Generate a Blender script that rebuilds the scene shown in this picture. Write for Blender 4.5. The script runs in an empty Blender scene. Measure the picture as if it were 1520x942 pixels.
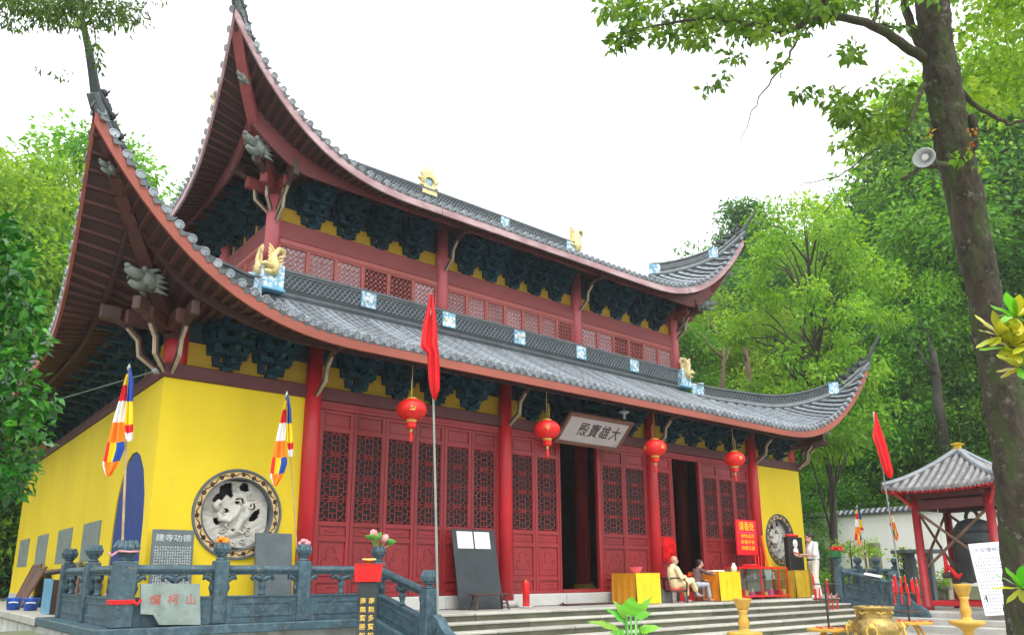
import bpy, math, random
import numpy as np
from mathutils import Vector, Matrix
random.seed(7); rng = np.random.default_rng(7)
SC = bpy.context.scene; COL = SC.collection; R = math.radians; PI = math.pi
V = Vector

# ------------------------------------------------------------------ camera, sky, sun, exposure
CAM = V((-13.108, -13.198, 0.631))
RT = V((0.77323, -0.634105, -0.005077)); UP = V((-0.146864, -0.186864, 0.971346)); FW = V((0.616884, 0.750328, 0.237616))
cd = bpy.data.cameras.new('camera'); cam = bpy.data.objects.new('camera', cd); COL.objects.link(cam)
cam.matrix_world = Matrix(((RT.x, UP.x, -FW.x, CAM.x), (RT.y, UP.y, -FW.y, CAM.y), (RT.z, UP.z, -FW.z, CAM.z), (0, 0, 0, 1)))
cd.sensor_width = 36; cd.lens = 26.81; cd.shift_y = 0.0706; cd.clip_start = .1; cd.clip_end = 2000
SC.camera = cam
W = bpy.data.worlds.new('World'); SC.world = W; W.use_nodes = True
nt = W.node_tree; nt.nodes.clear()
SUN_EL, SUN_AZ = R(62), R(205)          # azimuth clockwise from +Y
sky = nt.nodes.new('ShaderNodeTexSky'); sky.sky_type = 'NISHITA'; sky.sun_disc = False
sky.sun_elevation = SUN_EL; sky.sun_rotation = SUN_AZ; sky.dust_density = 4; sky.air_density = 1
hs = nt.nodes.new('ShaderNodeHueSaturation'); hs.inputs['Saturation'].default_value = .25
mx = nt.nodes.new('ShaderNodeMix'); mx.data_type = 'RGBA'; mx.inputs[0].default_value = .7   # overcast veil over the blue
mx.inputs[7].default_value = (9.3, 9.6, 9.8, 1)
bg = nt.nodes.new('ShaderNodeBackground'); bg.inputs['Strength'].default_value = .115
out = nt.nodes.new('ShaderNodeOutputWorld')
nt.links.new(sky.outputs[0], hs.inputs['Color']); nt.links.new(hs.outputs[0], mx.inputs[6])
nt.links.new(mx.outputs[2], bg.inputs['Color']); nt.links.new(bg.outputs[0], out.inputs['Surface'])
sl = bpy.data.lights.new('sun', 'SUN'); sl.energy = 1.0; sl.angle = R(25); sl.color = (1, .96, .9)
so = bpy.data.objects.new('sun', sl); COL.objects.link(so)
sd = V((math.sin(SUN_AZ)*math.cos(SUN_EL), math.cos(SUN_AZ)*math.cos(SUN_EL), math.sin(SUN_EL)))
so.rotation_euler = sd.to_track_quat('Z', 'Y').to_euler(); so.location = sd*60
SC.view_settings.view_transform = 'Standard'; SC.view_settings.look = 'None'; SC.view_settings.exposure = 1.2; SC.view_settings.gamma = 1
SC.cycles.max_bounces = 6; SC.cycles.transparent_max_bounces = 8; SC.cycles.diffuse_bounces = 4; SC.cycles.glossy_bounces = 2
SC.cycles.use_denoising = True; SC.cycles.volume_bounces = 1

def at(px, py, d):                      # the place that the photograph shows at pixel (px, py), d metres along the view
    return CAM + (FW + RT*((px-760)/1132.0) - UP*((py-578.25)/1132.0))*d
def onz(px, py, z):
    r = FW + RT*((px-760)/1132.0) - UP*((py-578.25)/1132.0); return CAM + r*((z-CAM.z)/r.z)
GZ = -.81                               # courtyard level; the terrace is z = 0

# ------------------------------------------------------------------ mesh builder
class MB:
    def __init__(s): s.v = []; s.f = []; s.m = []
    def add(s, vs, fs, mi=0):
        n = len(s.v); s.v.extend([tuple(p) for p in vs]); s.f.extend([tuple(i+n for i in f) for f in fs]); s.m.extend([mi]*len(fs)); return s
    def hexa(s, p, mi=0):               # 8 corners: bottom 4 (ccw), top 4
        return s.add(p, [(3, 2, 1, 0), (4, 5, 6, 7), (0, 1, 5, 4), (1, 2, 6, 5), (2, 3, 7, 6), (3, 0, 4, 7)], mi)
    def box(s, lo, hi, mi=0, c=0):
        if c <= 0:
            (x0, y0, z0), (x1, y1, z1) = lo, hi
            return s.hexa([(x0, y0, z0), (x1, y0, z0), (x1, y1, z0), (x0, y1, z0), (x0, y0, z1), (x1, y0, z1), (x1, y1, z1), (x0, y1, z1)], mi)
        ce = [(lo[i]+hi[i])/2 for i in range(3)]; h = [(hi[i]-lo[i])/2 for i in range(3)]
        return s.obox(ce, h, None, mi, c)
    def obox(s, ce, h, ax=None, mi=0, c=0):
        ce = V(ce); ax = ax or (V((1, 0, 0)), V((0, 1, 0)), V((0, 0, 1)))
        P = lambda a, b, d: ce + ax[0]*a + ax[1]*b + ax[2]*d
        if c <= 0:
            x, y, z = h
            return s.hexa([P(-x, -y, -z), P(x, -y, -z), P(x, y, -z), P(-x, y, -z), P(-x, -y, z), P(x, -y, z), P(x, y, z), P(-x, y, z)], mi)
        c = min(c, min(h)*.9); vs = []; idx = {}
        for sx in (-1, 1):
            for sy in (-1, 1):
                for sz in (-1, 1):
                    for k in range(3):
                        d = [h[0], h[1], h[2]]
                        for j in range(3):
                            if j != k: d[j] -= c
                        idx[(sx, sy, sz, k)] = len(vs); vs.append(P(sx*d[0], sy*d[1], sz*d[2]))
        fs = []
        cyc = [(-1, -1), (1, -1), (1, 1), (-1, 1)]
        for k in range(3):
            for sg in (-1, 1):
                q = []
                for a, b in cyc:
                    t = [0, 0, 0]; t[k] = sg; t[(k+1) % 3] = a; t[(k+2) % 3] = b; q.append(idx[(t[0], t[1], t[2], k)])
                fs.append(q if sg > 0 else q[::-1])
        for k in range(3):              # edges along axis k
            a, b = (k+1) % 3, (k+2) % 3
            for sa in (-1, 1):
                for sb in (-1, 1):
                    t0 = [0, 0, 0]; t1 = [0, 0, 0]; t0[k] = -1; t1[k] = 1; t0[a] = t1[a] = sa; t0[b] = t1[b] = sb
                    q = [idx[(*t0, a)], idx[(*t1, a)], idx[(*t1, b)], idx[(*t0, b)]]
                    fs.append(q if sa*sb < 0 else q[::-1])
        for sx in (-1, 1):
            for sy in (-1, 1):
                for sz in (-1, 1):
                    q = [idx[(sx, sy, sz, k)] for k in range(3)]; fs.append(q if sx*sy*sz > 0 else q[::-1])
        return s.add(vs, fs, mi)
    def tube(s, pts, rad, n=8, mi=0, cap=True, flat=1.0, up=None):
        pts = [V(p) for p in pts]; m = len(pts)
        if not hasattr(rad, '__len__'): rad = [rad]*m
        vs = []; ref = None
        for i, p in enumerate(pts):
            t = (pts[min(i+1, m-1)] - pts[max(i-1, 0)])
            t = t.normalized() if t.length > 1e-9 else V((0, 0, 1))
            if ref is None:
                ref = V(up) if up is not None else (V((0, 0, 1)) if abs(t.z) < .9 else V((1, 0, 0)))
            a = t.cross(ref)
            if a.length < 1e-6: a = t.cross(V((0, 1, 0)))
            a.normalize(); b = a.cross(t).normalized(); ref = b if up is None else ref
            for k in range(n):
                w = 2*PI*k/n; vs.append(p + a*(math.cos(w)*rad[i]) + b*(math.sin(w)*rad[i]*flat))
        fs = [(i*n+k, i*n+(k+1) % n, (i+1)*n+(k+1) % n, (i+1)*n+k) for i in range(m-1) for k in range(n)]
        if cap: fs += [tuple(range(n-1, -1, -1)), tuple(range((m-1)*n, m*n))]
        return s.add(vs, fs, mi)
    def lathe(s, c, prof, n=16, mi=0, sx=1, sy=1, rot=None):
        vs = []; fs = []; m = len(prof)
        for r, z in prof:
            for k in range(n):
                a = 2*PI*k/n; p = V((r*math.cos(a)*sx, r*math.sin(a)*sy, z))
                if rot is not None: p = rot @ p
                vs.append(V(c)+p)
        fs = [(i*n+k, i*n+(k+1) % n, (i+1)*n+(k+1) % n, (i+1)*n+k) for i in range(m-1) for k in range(n)]
        fs += [tuple(range(n-1, -1, -1)), tuple(range((m-1)*n, m*n))]
        return s.add(vs, fs, mi)
    def ball(s, c, r, n=12, m=8, mi=0, rot=None):
        if not hasattr(r, '__len__'): r = (r, r, r)
        prof = [(math.sin(PI*i/m), -math.cos(PI*i/m)) for i in range(1, m)]
        vs = []; fs = []
        for pr, z in prof:
            for k in range(n):
                a = 2*PI*k/n; p = V((pr*math.cos(a)*r[0], pr*math.sin(a)*r[1], z*r[2]))
                vs.append(V(c) + (rot @ p if rot is not None else p))
        b = V((0, 0, -r[2])); t = V((0, 0, r[2]))
        vs += [V(c) + (rot @ b if rot is not None else b), V(c) + (rot @ t if rot is not None else t)]
        mm = m-1; ib = mm*n; it = ib+1
        fs = [(i*n+k, i*n+(k+1) % n, (i+1)*n+(k+1) % n, (i+1)*n+k) for i in range(mm-1) for k in range(n)]
        fs += [(ib, (k+1) % n, k) for k in range(n)] + [(it, (mm-1)*n+k, (mm-1)*n+(k+1) % n) for k in range(n)]
        return s.add(vs, fs, mi)
    def prism(s, pts, d, mi=0):         # outline (ccw seen against d) swept by vector d
        n = len(pts); d = V(d); p = [V(q) for q in pts]
        return s.add(p + [q+d for q in p], [tuple(range(n-1, -1, -1)), tuple(range(n, 2*n))] + [(i, (i+1) % n, (i+1) % n+n, i+n) for i in range(n)], mi)
    def grid(s, rows, mi=0, close=False):
        m, n = len(rows), len(rows[0]); vs = [p for r in rows for p in r]
        return s.add(vs, [(i*n+k, i*n+k+1, (i+1)*n+k+1, (i+1)*n+k) for i in range(m-1) for k in range(n-1)], mi)
    def mesh(s, name, mats, smooth=False):
        me = bpy.data.meshes.new(name); me.from_pydata(s.v, [], s.f)
        for q in (mats if isinstance(mats, (list, tuple)) else [mats]): me.materials.append(q)
        me.polygons.foreach_set('material_index', s.m)
        if smooth: me.polygons.foreach_set('use_smooth', [True]*len(s.f))
        me.update(); return me
    def build(s, name, mats, parent=None, smooth=False):
        return link(name, s.mesh(name, mats, smooth), parent)
def link(name, me, parent=None, loc=None, rz=None, mw=None):
    o = bpy.data.objects.new(name, me); COL.objects.link(o)
    if parent: o.parent = parent
    if mw is not None: o.matrix_local = mw
    if loc is not None: o.location = loc
    if rz is not None: o.rotation_euler.z = rz
    return o
def tag(o, label=None, cat=None, group=None, kind=None):
    for k, v in (('label', label), ('category', cat), ('group', group), ('kind', kind)):
        if v: o[k] = v
    return o
def thing(name, label, cat, loc=(0, 0, 0), rz=0, group=None):
    o = bpy.data.objects.new(name, None); COL.objects.link(o); o.location = loc; o.rotation_euler.z = rz
    return tag(o, label, cat, group)
def dup(o, loc, rz=None, label=None, scale=None):
    def cp(a, par):
        c = a.copy(); COL.objects.link(c)
        if par: c.parent = par
        for ch in list(a.children): cp(ch, c)
        return c
    r = cp(o, None); r.location = loc
    if rz is not None: r.rotation_euler.z = rz
    if scale: r.scale = scale
    if label: r['label'] = label
    return r
def struct(o, label=None): return tag(o, label, kind='structure')
def bsm(o, w=.01, seg=2):
    m = o.modifiers.new('bevel', 'BEVEL'); m.width = w; m.segments = seg; m.limit_method = 'ANGLE'; return o

# ------------------------------------------------------------------ materials
def M(name, col, rough=.6, var=.15, scale=2.5, bump=.15, bs=35, metal=0, spots=None, thr=(.55, .7), ss=3, stretch=(1, 1, 1), rv=.08,
      spec=.5, coat=0, trans=None, alpha=None, bd=.02, det=6, spots2=None, thr2=(.6, .7), ss2=20, st2=(1, 1, 1)):
    m = bpy.data.materials.new(name); m.use_nodes = True; t = m.node_tree; n = t.nodes; L = t.links.new; n.clear()
    o = n.new('ShaderNodeOutputMaterial'); b = n.new('ShaderNodeBsdfPrincipled')
    tc = n.new('ShaderNodeTexCoord'); oi = n.new('ShaderNodeObjectInfo')
    off = n.new('ShaderNodeVectorMath'); off.operation = 'MULTIPLY_ADD'; off.inputs[1].default_value = (1, 1, 1)
    sc = n.new('ShaderNodeMath'); sc.operation = 'MULTIPLY'; sc.inputs[1].default_value = 37; L(oi.outputs['Random'], sc.inputs[0])
    L(tc.outputs['Object'], off.inputs[0]); L(sc.outputs[0], off.inputs[2])
    def noise(s, st, d=det, r=.6):
        mp = n.new('ShaderNodeMapping'); mp.inputs['Scale'].default_value = st; L(off.outputs[0], mp.inputs[0])
        q = n.new('ShaderNodeTexNoise'); q.inputs['Scale'].default_value = s; q.inputs['Detail'].default_value = d; q.inputs['Roughness'].default_value = r
        L(mp.outputs[0], q.inputs['Vector']); return q.outputs[0]
    def mixc(f, a, c):
        q = n.new('ShaderNodeMix'); q.data_type = 'RGBA'
        for i, x in ((0, f), (6, a), (7, c)):
            if hasattr(x, 'links') or isinstance(x, bpy.types.NodeSocket): L(x, q.inputs[i])
            else: q.inputs[i].default_value = x
        return q.outputs[2]
    def ramp(f, a, c):
        q = n.new('ShaderNodeMapRange'); q.inputs[1].default_value = a; q.inputs[2].default_value = c; L(f, q.inputs[0]); return q.outputs[0]
    lo = tuple(c*(1-var) for c in col)+(1,); hi = tuple(min(1, c*(1+var)) for c in col)+(1,)
    c = mixc(ramp(noise(scale, stretch), .3, .7), lo, hi)
    if spots: c = mixc(ramp(noise(ss, stretch, 8, .65), *thr), c, tuple(spots)+(1,))
    if spots2: c = mixc(ramp(noise(ss2, st2, 4, .6), *thr2), c, tuple(spots2)+(1,))
    if rv:
        h = n.new('ShaderNodeHueSaturation'); r1 = n.new('ShaderNodeMapRange'); r1.inputs[3].default_value = 1-rv; r1.inputs[4].default_value = 1+rv
        L(oi.outputs['Random'], r1.inputs[0]); L(r1.outputs[0], h.inputs['Value']); L(c, h.inputs['Color']); c = h.outputs[0]
    L(c, b.inputs['Base Color'])
    b.inputs['Metallic'].default_value = metal; b.inputs['Specular IOR Level'].default_value = spec; b.inputs['Coat Weight'].default_value = coat
    rr = n.new('ShaderNodeMapRange'); rr.inputs[3].default_value = max(.03, rough-.12); rr.inputs[4].default_value = min(1, rough+.12)
    L(noise(scale*3, stretch, 3), rr.inputs[0]); L(rr.outputs[0], b.inputs['Roughness'])
    if bump:
        bp = n.new('ShaderNodeBump'); bp.inputs['Strength'].default_value = bump; bp.inputs['Distance'].default_value = bd
        L(noise(bs, stretch, 5), bp.inputs['Height']); L(bp.outputs[0], b.inputs['Normal'])
    if alpha: b.inputs['Alpha'].default_value = alpha
    L(b.outputs[0], o.inputs['Surface'])
    return m
def leafmat(name, c1, c2, c3, rough=.45, tl=.35, spec=.35):
    m = bpy.data.materials.new(name); m.use_nodes = True; t = m.node_tree; n = t.nodes; L = t.links.new; n.clear()
    o = n.new('ShaderNodeOutputMaterial'); b = n.new('ShaderNodeBsdfPrincipled'); tr = n.new('ShaderNodeBsdfTranslucent'); ms = n.new('ShaderNodeMixShader')
    at_ = n.new('ShaderNodeAttribute'); at_.attribute_name = 'tint'; oi = n.new('ShaderNodeObjectInfo')
    cr = n.new('ShaderNodeValToRGB'); e = cr.color_ramp.elements; e[0].position = .1; e[0].color = (*c1, 1); e[1].position = .95; e[1].color = (*c3, 1)
    k = e.new(.55); k.color = (*c2, 1)
    L(at_.outputs['Fac'], cr.inputs[0])
    h = n.new('ShaderNodeHueSaturation'); r1 = n.new('ShaderNodeMapRange'); r1.inputs[3].default_value = .8; r1.inputs[4].default_value = 1.2
    L(oi.outputs['Random'], r1.inputs[0]); L(r1.outputs[0], h.inputs['Value'])
    r2 = n.new('ShaderNodeMapRange'); r2.inputs[3].default_value = .485; r2.inputs[4].default_value = .515; L(oi.outputs['Random'], r2.inputs[0]); L(r2.outputs[0], h.inputs['Hue'])
    L(cr.outputs[0], h.inputs['Color']); L(h.outputs[0], b.inputs['Base Color'])
    g = n.new('ShaderNodeMix'); g.data_type = 'RGBA'; g.blend_type = 'MULTIPLY'; g.inputs[0].default_value = 1; g.inputs[7].default_value = (1.25, 1.2, .6, 1)
    L(h.outputs[0], g.inputs[6]); L(g.outputs[2], tr.inputs[0])
    b.inputs['Roughness'].default_value = rough; b.inputs['Specular IOR Level'].default_value = spec
    ms.inputs[0].default_value = tl; L(b.outputs[0], ms.inputs[1]); L(tr.outputs[0], ms.inputs[2]); L(ms.outputs[0], o.inputs['Surface'])
    return m
def glass(name, tint=(.9, .94, .93)):
    m = bpy.data.materials.new(name); m.use_nodes = True; t = m.node_tree; n = t.nodes; L = t.links.new; n.clear()
    o = n.new('ShaderNodeOutputMaterial'); tr = n.new('ShaderNodeBsdfTransparent'); tr.inputs[0].default_value = (*tint, 1)
    gl = n.new('ShaderNodeBsdfGlossy'); gl.inputs['Roughness'].default_value = .05; ms = n.new('ShaderNodeMixShader'); ms.inputs[0].default_value = .12
    L(tr.outputs[0], ms.inputs[1]); L(gl.outputs[0], ms.inputs[2]); L(ms.outputs[0], o.inputs['Surface']); return m
K = dict(
 yellow=M('yellow_plaster', (.75, .56, .022), .75, .09, .7, .15, 60, spots=(.66, .49, .05), thr=(.6, .85), ss=.9, stretch=(1, 1, .35), rv=0, spec=.25,
          spots2=(.52, .41, .11), thr2=(.66, .95), ss2=2.2, st2=(3, 3, .3)),
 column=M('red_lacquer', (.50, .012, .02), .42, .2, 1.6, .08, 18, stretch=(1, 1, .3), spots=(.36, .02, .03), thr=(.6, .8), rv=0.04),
 ucolumn=M('glare_pink_lacquer', (.50, .10, .12), .5, .2, 2, .1, 18, stretch=(1, 1, .25), spots=(.66, .36, .38), thr=(.6, .85), rv=.04),  # ucolumn: glare on the upper columns put into the lacquer as pink
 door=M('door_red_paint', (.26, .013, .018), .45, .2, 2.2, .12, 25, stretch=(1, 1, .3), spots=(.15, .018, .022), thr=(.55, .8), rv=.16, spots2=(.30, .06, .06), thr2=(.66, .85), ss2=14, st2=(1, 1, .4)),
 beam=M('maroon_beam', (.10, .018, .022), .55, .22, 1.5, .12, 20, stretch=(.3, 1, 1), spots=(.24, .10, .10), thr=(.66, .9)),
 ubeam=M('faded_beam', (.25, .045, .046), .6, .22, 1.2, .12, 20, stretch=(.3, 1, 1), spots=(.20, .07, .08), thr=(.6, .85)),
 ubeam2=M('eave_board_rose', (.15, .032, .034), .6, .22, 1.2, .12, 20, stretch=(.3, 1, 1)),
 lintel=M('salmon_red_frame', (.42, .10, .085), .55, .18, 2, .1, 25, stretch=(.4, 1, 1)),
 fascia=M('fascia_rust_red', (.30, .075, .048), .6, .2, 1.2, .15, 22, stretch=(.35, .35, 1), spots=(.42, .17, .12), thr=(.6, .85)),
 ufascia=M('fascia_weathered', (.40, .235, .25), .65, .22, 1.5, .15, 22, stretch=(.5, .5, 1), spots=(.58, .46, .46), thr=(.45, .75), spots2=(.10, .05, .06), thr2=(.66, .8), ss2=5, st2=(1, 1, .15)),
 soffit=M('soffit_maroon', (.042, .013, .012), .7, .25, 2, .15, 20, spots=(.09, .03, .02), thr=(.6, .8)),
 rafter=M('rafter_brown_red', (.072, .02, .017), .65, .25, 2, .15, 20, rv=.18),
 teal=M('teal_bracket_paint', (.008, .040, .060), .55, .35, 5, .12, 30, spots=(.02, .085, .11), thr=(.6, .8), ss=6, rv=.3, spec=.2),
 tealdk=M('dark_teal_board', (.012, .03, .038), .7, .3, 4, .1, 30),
 ochre=M('ochre_panel', (.46, .28, .010), .7, .15, 2, .1, 30, rv=.05),
 cream=M('cream_carved_wood', (.38, .30, .21), .6, .2, 6, .2, 30),
 tile=M('grey_roof_tile', (.25, .28, .31), .42, .25, 6, .25, 28, spots=(.10, .11, .12), thr=(.55, .75), ss=3, rv=.25, spots2=(.42, .45, .47), thr2=(.6, .8), ss2=9),
 tiledk=M('dark_pan_tile', (.085, .095, .10), .5, .3, 6, .3, 25, spots=(.05, .06, .045), thr=(.6, .8), rv=.15),
 ridge=M('dark_ridge_clay', (.028, .036, .042), .65, .3, 4, .25, 25, spots=(.11, .125, .13), thr=(.6, .8), rv=.1),
 ridgel=M('pale_ridge_cap', (.105, .12, .13), .5, .25, 4, .2, 25, spots=(.08, .09, .09), thr=(.58, .8), rv=.1),
 gold=M('gilded_plaster', (.76, .60, .27), .5, .2, 7, .3, 25, spots=(.82, .74, .52), thr=(.5, .75), rv=.05),
 porcel=M('porcelain_tile', (.15, .36, .50), .25, .4, 9, .1, 20, spots=(.70, .74, .74), thr=(.48, .56), ss=11, spots2=(.55, .36, .12), thr2=(.68, .72), ss2=8, rv=.2),
 bluefr=M('blue_frame_glaze', (.12, .33, .50), .35, .2, 6, .1, 30),
 stone=M('blue_grey_stone', (.038, .082, .108), .5, .45, 5, .45, 45, spots=(.10, .15, .17), thr=(.5, .7), ss=14, spots2=(.24, .19, .12), thr2=(.64, .72), ss2=17, rv=.12),
 plinth=M('pale_granite', (.46, .46, .44), .7, .15, 3, .25, 60, spots=(.32, .33, .31), thr=(.55, .75), rv=.1, stretch=(.5, 1, 1)),
 whitew=M('stained_whitewash', (.55, .55, .52), .85, .2, 2, .3, 20, spots=(.16, .17, .15), thr=(.5, .75), ss=1.6, stretch=(1, 1, .3), rv=0),
 step=M('step_stone', (.42, .41, .36), .75, .2, 3, .35, 35, spots=(.24, .25, .19), thr=(.55, .75), rv=.14),
 riser=M('mossy_riser', (.095, .095, .06), .85, .3, 4, .35, 35, spots=(.05, .062, .028), thr=(.45, .7), ss=3, stretch=(.4, 1, 1), rv=.14),
 pave=M('paving_stone', (.36, .355, .33), .75, .18, 2.5, .3, 35, spots=(.25, .25, .21), thr=(.55, .78), rv=.16),
 ground=M('courtyard_ground', (.33, .33, .31), .85, .2, .8, .3, 12, spots=(.17, .19, .11), thr=(.55, .7), ss=.35, rv=0),
 earth=M('leafy_earth', (.07, .075, .035), .95, .4, .5, .5, 6, spots=(.05, .10, .025), thr=(.45, .65), ss=.8, rv=0),
 mossy=M('mossy_stone', (.17, .175, .11), .9, .3, 3, .5, 18, spots=(.085, .12, .04), thr=(.45, .65), rv=.2),
 slate=M('dark_slate', (.10, .125, .135), .55, .2, 4, .15, 40, spots=(.17, .19, .19), thr=(.6, .8), rv=.08),
 slate2=M('weathered_slab', (.23, .29, .265), .75, .2, 4, .3, 40, spots=(.13, .19, .15), thr=(.5, .75), ss=5, rv=0, spots2=(.36, .38, .35), thr2=(.64, .75), ss2=12),
 tablet=M('grey_tablet', (.19, .215, .20), .6, .18, 4, .2, 40, rv=.1),
 ink=M('faded_white_lettering', (.50, .55, .54), .7, .1),
 redink=M('faded_red_lettering', (.42, .10, .07), .7, .3, 12),
 goldink=M('gold_lettering', (.72, .50, .10), .4, .3, 20, rv=0),
 blackink=M('black_lettering', (.03, .03, .035), .6, .1), greyink=M('grey_blue_lettering', (.25, .27, .36), .7, .1),
 white=M('white_paint', (.78, .78, .77), .55, .05, 3, .05, 30), paper=M('white_paper', (.82, .82, .82), .8, .04, 4, .08, 20),
 wallw=M('white_wall_render', (.86, .85, .83), .9, .07, .6, .2, 20, spots=(.60, .59, .55), thr=(.6, .85), ss=.7, stretch=(1, 1, .3), rv=0),
 blueb=M('deep_blue_door_paint', (.001, .028, .20), .6, .15, 2, .05, 20, rv=0),
 black=M('black_board', (.022, .03, .036), .5, .3, 3, .1, 30, spots=(.05, .06, .065), thr=(.55, .8), rv=0), dark=M('interior_shade_black', (.018, .018, .02), .9, .2),  # dark: shade inside the hall put into the base colour
 dkwood=M('dark_brown_wood', (.06, .026, .018), .55, .3, 4, .2, 25, stretch=(1, 1, .2)), wood=M('old_brown_wood', (.17, .10, .06), .7, .3, 4, .25, 25, stretch=(1, 1, .2)),
 redp=M('bright_red_plastic', (.72, .012, .012), .35, .12, 5, .05, 30, rv=.06), redcl=M('red_cloth', (.68, .01, .014), .75, .15, 6, .2, 50, rv=.05),
 redsign=M('red_sign_face', (.74, .006, .018), .5, .06, 3, .02, 30, rv=0), yelink=M('yellow_lettering', (.9, .62, .02), .5, .05), pinkp=M('pink_plastic', (.75, .10, .28), .4, .05),
 ycloth=M('yellow_satin', (.80, .55, .006), .42, .12, 4, .15, 30, rv=.05), ocloth=M('orange_satin', (.78, .24, .008), .42, .15, 4, .15, 30, rv=.05),
 dycloth=M('ochre_satin', (.46, .30, .012), .5, .2, 4, .15, 30, rv=.05),
 lantern=M('lantern_red_silk', (.78, .012, .008), .5, .12, 5, .06, 40, rv=.08), brass=M('old_brass_gilt', (.52, .30, .045), .36, .35, 5, .25, 22, metal=.55, spots=(.20, .12, .03), thr=(.55, .75), ss=4),
 bronze=M('gilt_bronze', (.46, .31, .085), .36, .35, 4, .3, 18, metal=.6, spots=(.10, .09, .07), thr=(.5, .68), ss=5, rv=0),
 ceram=M('yellow_glazed_stone', (.62, .36, .05), .4, .25, 6, .2, 25, spots=(.40, .22, .05), thr=(.55, .8)),
 iron=M('dark_iron', (.07, .05, .045), .6, .3, 8, .2, 30, metal=.3), steel=M('pole_grey_metal', (.30, .35, .32), .4, .15, 4, .05, 20, metal=.2), bamboo=M('bamboo', (.42, .30, .16), .55, .3, 6, .1, 20),
 bell=M('bell_iron', (.045, .058, .062), .55, .3, 3, .25, 14), fb=M('flag_blue', (.012, .07, .36), .75, .1), fy=M('flag_yellow', (.85, .62, .01), .75, .08), fr=M('flag_red', (.72, .012, .02), .75, .1),
 fw=M('flag_white', (.80, .80, .80), .75, .05), fo=M('flag_orange', (.85, .24, .008), .75, .08),
 bark=M('rough_bark', (.052, .040, .027), .95, .6, 9, 1.0, 14, bd=.06, stretch=(1, 1, .45), spots=(.05, .068, .018), thr=(.48, .6), ss=5, spots2=(.16, .145, .12), thr2=(.60, .68), ss2=10, rv=.1),
 bark2=M('dark_bark', (.05, .043, .034), .95, .35, 3, .6, 10, stretch=(1, 1, .3), rv=.2), dead=M('dead_wood', (.15, .10, .065), .9, .25, 3, .5, 12, stretch=(1, 1, .3)),
 skin=M('skin', (.52, .29, .20), .5, .08, 8, .05, 40, rv=0), hair=M('black_hair', (.012, .011, .011), .5, .2, 20, .2, 60), robe=M('cream_robe', (.80, .68, .38), .8, .08, 5, .2, 25, rv=0),
 shirt=M('white_shirt', (.80, .80, .82), .8, .05, 5, .15, 25, rv=0), trousers=M('pale_trousers', (.66, .62, .56), .8, .08, 5, .2, 25, rv=0), brown=M('brown_blouse', (.13, .07, .07), .8, .2, 9, .15, 25, rv=0),
 jeans=M('grey_jeans', (.36, .40, .45), .8, .15, 6, .2, 30, rv=0), sock=M('grey_sock', (.34, .36, .40), .85, .1), shoe=M('brown_shoe', (.20, .10, .06), .6, .2),
 bluep=M('blue_plastic', (.015, .10, .55), .35, .1), green=M('green_glazed_pot', (.02, .22, .06), .35, .25), lotus=M('pink_lotus', (.75, .32, .34), .5, .3, 9), lotusg=M('lotus_green', (.10, .38, .04), .4, .25, 9),
 glass=glass('cabinet_glass'), pane=M('reflection_pale_pane', (.58, .60, .67), .3, .2, 2, .05, 10, rv=.25), paned=M('dark_window_glass', (.016, .016, .018), .5, .3, 2, .03, 10, rv=.2, spec=.2),  # pane: reflection on the glass put into a pale base colour
 rstone=M('retaining_rubble', (.24, .225, .17), .9, .3, 4, .5, 14, spots=(.10, .12, .05), thr=(.55, .7), rv=.25), cloud=M('plastic_sheet', (.75, .76, .77), .35, .1, 6, .3, 14),
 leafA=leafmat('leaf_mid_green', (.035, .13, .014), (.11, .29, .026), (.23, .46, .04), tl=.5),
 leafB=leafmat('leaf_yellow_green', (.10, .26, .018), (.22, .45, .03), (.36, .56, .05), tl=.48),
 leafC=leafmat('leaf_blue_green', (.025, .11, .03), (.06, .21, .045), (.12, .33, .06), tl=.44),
 leafD=leafmat('leaf_glossy_dark', (.012, .065, .007), (.04, .17, .014), (.12, .34, .03), rough=.25, tl=.22, spec=.6),
 leafE=leafmat('leaf_oblong_yellow', (.10, .24, .03), (.36, .42, .03), (.52, .46, .03), rough=.3, tl=.3, spec=.5),
)
# ------------------------------------------------------------------ the temple hall
K['dragonst'] = M('grey_green_carved_stone', (.21, .24, .21), .75, .3, 7, .4, 25, spots=(.16, .18, .16), thr=(.5, .75))
K['doorl'] = M('lattice_red', (.30, .03, .03), .5, .15, 5, .05, 30)
K['cream2'] = M('cream_ring_paint', (.66, .46, .20), .6, .12, 6, .1, 30, rv=0)
K['carved'] = M('carved_pale_stone', (.56, .54, .49), .8, .15, 9, .35, 35, spots=(.40, .38, .34), thr=(.55, .75), rv=0)
xA, xB, xC, DA = 9.774, 7.127, 2.484, 2.647
DEP = 14.54; YC = DEP/2; WH = 3.903
hall = thing('temple_hall', 'two tiered red and yellow temple hall with sweeping upturned grey tile roofs', 'temple', (0, 0, 0))
def interp(tb, t):
    t = max(tb[0][0], min(tb[-1][0], t))
    xs = [a for a, _ in tb]; n = len(tb)
    for i in range(n-1):
        if t <= xs[i+1]:
            p0, p1, p2, p3 = tb[max(i-1, 0)][1], tb[i][1], tb[i+1][1], tb[min(i+2, n-1)][1]
            u = (t-xs[i])/(xs[i+1]-xs[i]); h = xs[i+1]-xs[i]
            m1 = (p2-p0)/(xs[i+1]-xs[max(i-1, 0)])*h; m2 = (p3-p1)/(xs[min(i+2, n-1)]-xs[i])*h
            return (2*u**3-3*u*u+1)*p1 + (u**3-2*u*u+u)*m1 + (-2*u**3+3*u*u)*p2 + (u**3-u*u)*m2
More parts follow.
